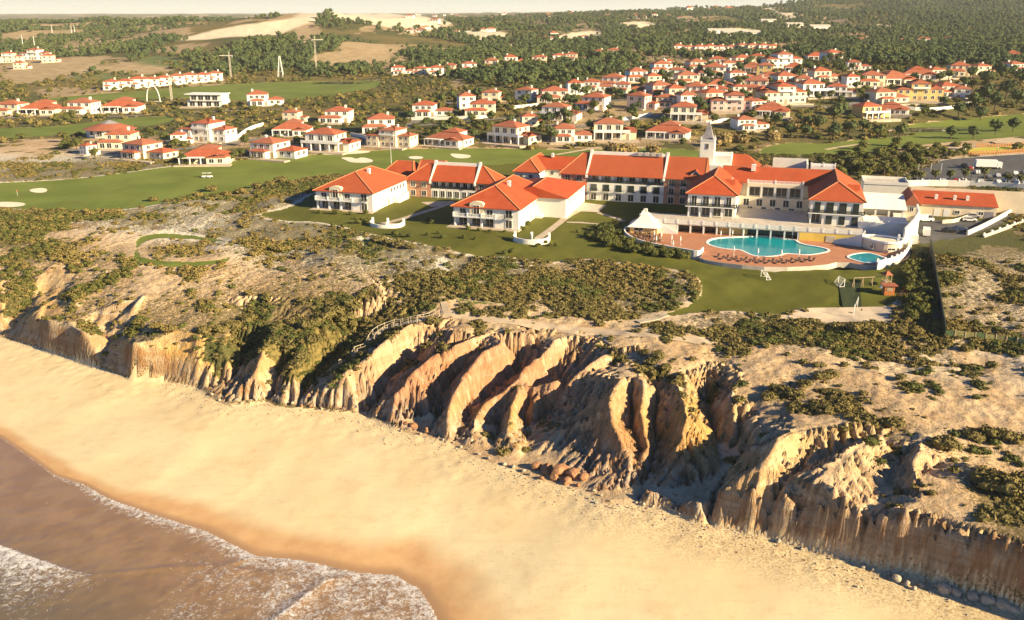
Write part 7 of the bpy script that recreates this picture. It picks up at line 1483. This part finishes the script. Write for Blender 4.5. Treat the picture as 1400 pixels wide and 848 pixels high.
for x in (-4.6, -7.2): m = MB(); m.bar((x - .25, 1, 2.3), (x - .25, 1, .5), .03); m.bar((x + .25, 1, 2.3), (x + .25, 1, .5), .03); m.box(x - .3, .85, .45, x + .3, 1.15, .5); m.build('swing', M_DARK, r)
drape('goal_shadow_sheet', np.array([P(x, y, 24.9)[:2] for x, y in [(1147, 379), (1176, 379), (1182, 409), (1156, 406)]]), simple('goal_shadow_green', (.030, .042, .014), .95), .09, 2.0)  # dark sheet that paints the goal frame's shadow onto the lawn
q0, q1 = hit(1172, 420), hit(1166, 436); r = thing('volleyball_net', 'volleyball net between two posts on the sand court', 'net', (q0[0], q0[1], float(hz(*q0))))
d = np.r_[q1 - q0, 0] * 0.9
for k in (0, 1): m = MB(); m.bar((d[0] * k, d[1] * k, -.2), (d[0] * k, d[1] * k, 2.6), .1); m.build('post', M_TRIM, r)
m = MB()
for z in (1.6, 1.85, 2.1, 2.4): m.bar((0, 0, z), (d[0], d[1], z), .03)
m.build('net', M_TRIM, r, 'stuff')
for a, b_, n_ in ((280, 243, 'red'), (287, 243, 'white')):
    q = hit(a, b_); r = thing('golf_cart', 'small golf cart parked on the broad fairway', 'golf cart', (q[0], q[1], float(hz(*q))), .3, 'golf carts'); m = MB(); m.box(-1.1, -.6, .25, 1.1, .6, .8); m.build('body', simple('paint_white', PAINT['white'], .35), r); m = MB(); m.box(-.9, -.6, 1.85, .8, .6, 1.92); m.build('canopy', M_TRIM, r)
    for x in (-.85, .7):
        for y in (-.55, .55): m = MB(); m.bar((x, y, .8), (x, y, 1.85), .05); m.build('strut', M_DARK, r)
    for x in (-.7, .7):
        for y in (-.6, .6): m = MB(); m.tube([(x, y - .08, .25), (x, y + .08, .25)], .25, 8); m.build('wheel', M_TYRE, r)
q = hit(24, 268); r = thing('golf_flag', 'golf flagstick on the putting green of the broad fairway', 'flag', (q[0], q[1], float(hz(*q)))); m = MB(); m.tube([(0, 0, -.1), (0, 0, 2.3)], .03, 5); m.build('stick', M_TRIM, r); m = MB(); m.box(0, -.01, 1.8, .5, .01, 2.25); m.build('flag', simple('red_cloth', (.5, .05, .03), .8), r)
q = hit(535, 224); r = thing('mast', 'thin tall mast on the fairway behind the pavilions', 'mast', (q[0], q[1], float(hz(*q)))); m = MB(); m.tube([(0, 0, -.3), (0, 0, 9.0)], [.1, .05], 5); m.build('pole', M_TRIM, r)
# ------------------------------------------------------------------ far landmarks
q = hit(210, 139); r = thing('arch_sculpture', 'slender white arch standing on the far golf ground', 'arch', (q[0], q[1], float(hz(*q)))); m = MB(); pts = [(9.5 * math.cos(t) * .5, 0, 11.5 * math.sin(t)) for t in np.linspace(0, math.pi, 17)]; m.tube(pts, [.35] * 17, 6); m.build('arch', M_TRIM, r); m = MB(); m.box(-5.6, -1.2, -.4, 5.6, 1.2, .3); m.build('plinth', M_STONE, r)
def crane(a, b_, h, jib, label):
    q = hit(a, b_); r = thing('tower_crane', label, 'crane', (q[0], q[1], float(hz(*q))), .15, 'cranes beyond the far fairway'); m = MB(); s = .55
    for x in (-s, s):
        for y in (-s, s): m.bar((x, y, -.5), (x, y, h), .22)
    for k in range(int(h / 2.2)): z = k * 2.2; m.bar((-s, -s, z), (s, -s, z + 2.2), .14); m.bar((s, s, z), (-s, s, z + 2.2), .14)
    m.build('mast', M_STONE, r, 'stuff'); m = MB(); m.bar((-jib * .35, 0, h), (jib, 0, h), .7); m.build('jib', M_STONE, r); m = MB(); m.box(-jib * .35, -.7, h - 1.4, -jib * .25, .7, h); m.build('counterweight', M_SLATE, r); m = MB(); m.bar((0, 0, h), (0, 0, h + 3.5), .5); m.build('tip', M_STONE, r)
crane(433, 103, 33, 8, 'tall slender tower crane beyond the pond'); crane(316, 106, 20, -9, 'low crane with a long jib beyond the far fairway'); crane(235, 138, 15, 3, 'thin crane mast near the white arch')
q = hit(384, 105); r = thing('lattice_tower', 'narrow A-shaped lattice tower beyond the far fairway', 'tower', (q[0], q[1], float(hz(*q))))
for x in (-2.5, 2.5):
    for y in (-2, 2): m = MB(); m.bar((x, y, -.5), (x * .15, y * .15, 19), .4); m.build('leg', M_TRIM, r)
for z in (5, 10, 15): m = MB(); k = 2.5 * (1 - z / 22); m.bar((-k, 0, z), (k, 0, z), .3); m.build('brace', M_TRIM, r)
for a, b_ in ((32, 66), (48, 68), (72, 49), (99, 52), (103, 50)):
    q = hit(a, b_); r = thing('radio_mast', 'thin pale mast on the far heath', 'mast', (q[0], q[1], float(hz(*q))), 0, 'masts on the far heath'); m = MB(); m.tube([(0, 0, -1), (0, 0, 17)], [.5, .25], 5); m.build('pole', M_TRIM, r)
for a, b_, w_, lb in ((985, 46, 34, 'long pale shed in the pine wood clearing, the smaller of the pair'), (1012, 49, 50, 'long pale shed in the pine wood clearing, the larger of the pair'), (1050, 31, 20, 'pale farm shed on the wooded hill'), (1085, 37, 22, 'pale farm shed below the tan field'), (1120, 40, 26, 'low pale shed beside the tan field')):
    q = hit(a, b_); wm_ = w_ * q[1] / FPX; r = thing('farm_shed', lb, 'shed', (q[0], q[1], float(hz(*q))), 0.02); m = MB(); m.box(-wm_/2, -8, -3, wm_/2, 8, 5); m.build('wall', M_WHITE, r); rf = hip_roof(-wm_/2, -8, wm_/2, 8, 5, 8, .5, 'x', 0, 0); rf.build('roof', M_STONE, r)
fh = MB(); fh.box(-6, -4.5, -3, 6, 4.5, 5.5); FHW = fh.mesh('wall', M_WHITE); FHR = hip_roof(-6, -4.5, 6, 4.5, 5.5, 7.8, .5, 'x').mesh('roof', M_ROOF2); fh = MB()
fw = MB(); fw.box(-.8, -.08, 0, .8, 0, 1.5); FWM = fw.mesh('window', M_GLASS)
far = [(rng.uniform(560, 930), rng.uniform(19.5, 27)) for _ in range(34)] + [(rng.uniform(930, 1000), rng.uniform(12, 16)) for _ in range(8)] + [(rng.uniform(520, 700), rng.uniform(27, 48)) for _ in range(10)] + [(rng.uniform(1160, 1330), rng.uniform(52, 60)) for _ in range(9)] + [(rng.uniform(740, 800), rng.uniform(45, 56)) for _ in range(5)]
for i, ((a, b_), q) in enumerate(zip(far, hits(far, hz))):
    if q[1] > 9000: continue
    r = thing('far_house', ('pale house of the distant town on the horizon' if b_ < 28 and a < 1000 else 'lone pale farmhouse in the woods' if a > 1100 else 'pale house among the sandy clearings'), 'house', (q[0], q[1], float(hz(*q))), rng.normal() * .3, 'far houses'); s = (.65 + .4 * rng.random()) * (1.5 if q[1] > 3000 else 1.0); r.scale = (s * (1 + .6 * rng.random()), s, s); inst('wall', FHW, r); inst('roof', FHR, r)
    for wx in (-3.5, 0, 3.5): inst('window', FWM, r, (wx, -4.5, 2.6))
# ------------------------------------------------------------------ cliff stair with handrails
L = np.r_[0, np.cumsum(np.hypot(*np.diff(ST, axis=0).T))]; n = int(L[-1] / 0.42); zt = hz(ST[:, 0], ST[:, 1]); zt = np.minimum.accumulate(zt + 0.0) * .5 + zt * .5
def at_s(s): return np.array([np.interp(s, L, ST[:, 0]), np.interp(s, L, ST[:, 1]), np.interp(s, L, zt) + .45])
o0 = at_s(0); r = thing('cliff_stair', 'timber stairway with post-and-rail sides winding down the shaded gully', 'stairway', o0)
pm = MB(); pm.box(-.17, -.75, -.05, .17, .75, .02); PLK = pm.mesh('plank', simple('pale_timber', (.50, .42, .30), .85, .2, 2)); pm = MB(); pm.box(-.07, -.07, -.9, .07, .07, 1.15); PST = pm.mesh('post', simple('pale_timber', (.50, .42, .30), .85, .2, 2))
for i in range(n):
    s = (i + .5) * L[-1] / n; a, b_ = at_s(s - .1), at_s(s + .1); d = b_ - a; o = inst('plank', PLK, r, at_s(s) - o0, math.atan2(d[1], d[0]))
k = int(L[-1] / 1.9); prev = [None, None]
for i in range(k + 1):
    s = L[-1] * i / k; a, b_ = at_s(max(0, s - .1)), at_s(min(L[-1], s + .1)); d = b_ - a; nr = np.array([-d[1], d[0], 0]); nr /= np.linalg.norm(nr)
    for j, sg in enumerate((-1, 1)):
        p = at_s(s) + nr * sg * .75 - o0; inst('post', PST, r, p)
        if prev[j] is not None: m = MB(); m.bar(prev[j] + np.array([0, 0, 1.05]), p + np.array([0, 0, 1.05]), .09); m.build('handrail', M_WOOD if j else simple('pale_timber', (.5, .42, .3)), r)
        prev[j] = p
q = smooth_open(hits([(872, 441), (890, 438), (912, 431)], hz), 1); L2 = np.r_[0, np.cumsum(np.hypot(*np.diff(q, axis=0).T))]; z0 = float(hz(*q[0])); r = thing('timber_steps', 'pale timber step path between the lawn edge and the sand track', 'steps', (q[0][0], q[0][1], z0))
pm = MB(); pm.box(-.22, -.8, -.1, .22, .8, .12); ps_ = pm.mesh('plank', simple('pale_timber', (.5, .42, .3)))
for i in range(16): s = L2[-1] * (i + .5) / 16; a = np.array([np.interp(s, L2, q[:, c]) for c in (0, 1)]); d = q[-1] - q[0]; inst('plank', ps_, r, (a[0] - q[0][0], a[1] - q[0][1], float(hz(*a)) - z0 + .1), math.atan2(d[1], d[0]))
# ------------------------------------------------------------------ boulders
def boulder_mesh(seed, mat):
    R = np.random.default_rng(seed); v, f = ICO2; d = R.normal(size=(7, 3)); d /= np.linalg.norm(d, axis=1)[:, None]; V = v.copy()
    for k in d: t = V @ k; lim = .55 + .3 * R.random(); V -= np.outer(np.maximum(0, t - lim), k)
    V *= 1 + .10 * (R.random((len(V), 1)) - .5); V = V * np.array([1, .8, .7]); me = bpy.data.meshes.new('boulder'); me.from_pydata([tuple(x) for x in V], [], f); me.materials.append(mat); me.update(); return me
def rock_mat(name, c0, c1):
    m, nt, b = new_mat(name); N = NT(nt); p = N.obj(); n1 = N.noise(p, 1.6, 6, .65); N.put(b.inputs['Base Color'], N.mix(N.ramp(n1, .35, .65), c0, c1)); set_in(b, Roughness=.9); N.bump(b, N.noise(p, 4, 5, .7), .8, .12); return m
MR = [rock_mat('pale_rock', (.36, .29, .20), (.52, .43, .30)), rock_mat('red_rock', (.24, .11, .05), (.38, .19, .09)), rock_mat('grey_rock', (.26, .22, .17), (.40, .34, .26))]
BM_ = [[boulder_mesh(500 + 10 * k + i, MR[k]) for i in range(4)] for k in range(3)]
BN = [('pale angular boulder', 'pale boulders at the cliff foot'), ('rust-red boulder', 'red boulders at the cliff foot'), ('grey boulder', 'grey boulders at the cliff foot')]
BO = [(733, 640, 2.0, 1), (748, 645, 2.6, 1), (765, 648, 3.2, 1), (782, 650, 2.8, 1), (797, 655, 2.0, 1), (758, 655, 1.8, 1), (775, 660, 1.8, 1), (740, 655, 1.4, 1), (790, 665, 1.3, 1), (645, 603, 1.3, 0), (630, 612, .9, 0), (655, 622, 1.0, 2), (668, 628, 1.2, 2), (690, 636, 1.3, 0), (702, 640, 1.4, 0), (716, 645, 1.2, 2), (725, 650, 1.0, 2), (585, 590, 1.6, 1), (565, 585, 1.8, 1), (555, 580, 1.4, 1), (575, 594, .9, 0), (606, 602, .8, 0), (620, 606, .8, 0), (548, 590, .8, 2), (812, 672, 1.0, 0), (822, 678, .9, 0), (815, 688, .8, 2), (805, 682, .6, 2), (835, 686, .7, 0), (880, 690, .9, 0), (893, 693, .7, 0), (870, 688, .8, 0), (1064, 741, 1.2, 2), (1096, 751, 1.0, 2), (1240, 800, 1.5, 0), (1250, 806, 1.2, 0), (1225, 793, 1.6, 0), (1215, 786, 1.2, 2), (1260, 802, 1.4, 2), (1172, 803, .7, 0), (1160, 796, .4, 2), (1290, 808, 2.2, 0), (1305, 812, 1.6, 0), (1330, 818, 1.8, 0), (1350, 824, 2.0, 0), (1370, 830, 2.2, 0), (1385, 836, 1.6, 0), (1192, 780, 1.0, 2), (1180, 776, 1.2, 2), (1135, 765, .6, 0), (1280, 803, 1.2, 0), (1320, 822, .9, 0), (400, 552, 1.0, 0), (412, 556, 1.2, 1), (425, 556, 1.2, 1), (395, 550, .9, 0), (440, 560, .8, 0), (290, 540, 1.0, 0), (300, 548, .9, 0), (330, 552, .9, 0), (350, 548, 1.1, 0), (488, 558, 1.0, 2), (500, 562, .9, 2), (515, 570, 1.0, 0), (470, 560, .7, 0), (930, 703, .8, 2), (950, 708, .9, 2), (400, 476 + 65, .5, 2), (640, 615, .6, 2), (846, 690, .5, 2), (860, 695, .5, 2), (780, 668, .6, 0)]
for i, ((a, b_, s, k), q) in enumerate(zip(BO, hits([t[:2] for t in BO], hz))):
    o = inst('boulder', BM_[k][i % 4], None, (q[0], q[1], float(hz(*q)) + .18 * s), i * 1.7, s * (.62 if s > 1.5 else .42)); sz = 'large' if s > 1.7 else 'small' if s < .85 else 'mid-sized'
    tag(o, '%s %s fallen at the foot of the %s' % (sz, BN[k][0], 'sheer shaded cliff' if a > 960 else 'fluted sunlit cliff' if a > 470 else 'scrub-topped cliff'), 'boulder', BN[k][1])
# pebbles
x_ = []; s_ = rng.random(1800); t_ = np.r_[0, np.cumsum(np.hypot(*np.diff(FOOT[8:46, :2], axis=0).T))]; fx = np.interp(s_ * t_[-1], t_, FOOT[8:46, 0]); fy = np.interp(s_ * t_[-1], t_, FOOT[8:46, 1]); off = np.abs(rng.normal(size=1800)) * 2.6; x_ = fx - .45 * off; y_ = fy - .9 * off
scatter('foot_rubble', 'scattered small stones on the sand along the cliff foot', 'rubble', x_, y_, .06 + .16 * rng.random(1800)**3, rng.integers(0, 3, 1800), [BM_[0][0], BM_[2][1], BM_[1][2]], 1.0, -.1)
# ------------------------------------------------------------------ haze
hm = bpy.data.materials.new('haze_air'); hm.use_nodes = True; nt = hm.node_tree; nt.nodes.clear(); ho = nt.nodes.new('ShaderNodeOutputMaterial'); hv = nt.nodes.new('ShaderNodeVolumePrincipled'); nt.links.new(hv.outputs[0], ho.inputs['Volume'])
hv.inputs['Color'].default_value = (0.93, 0.95, 0.90, 1); hv.inputs['Density'].default_value = HAZE; hv.inputs['Anisotropy'].default_value = 0.0
m = MB(); m.box(-13500, -60, -75, 13500, 15000, 175); m.build('haze', hm, None, 'stuff')
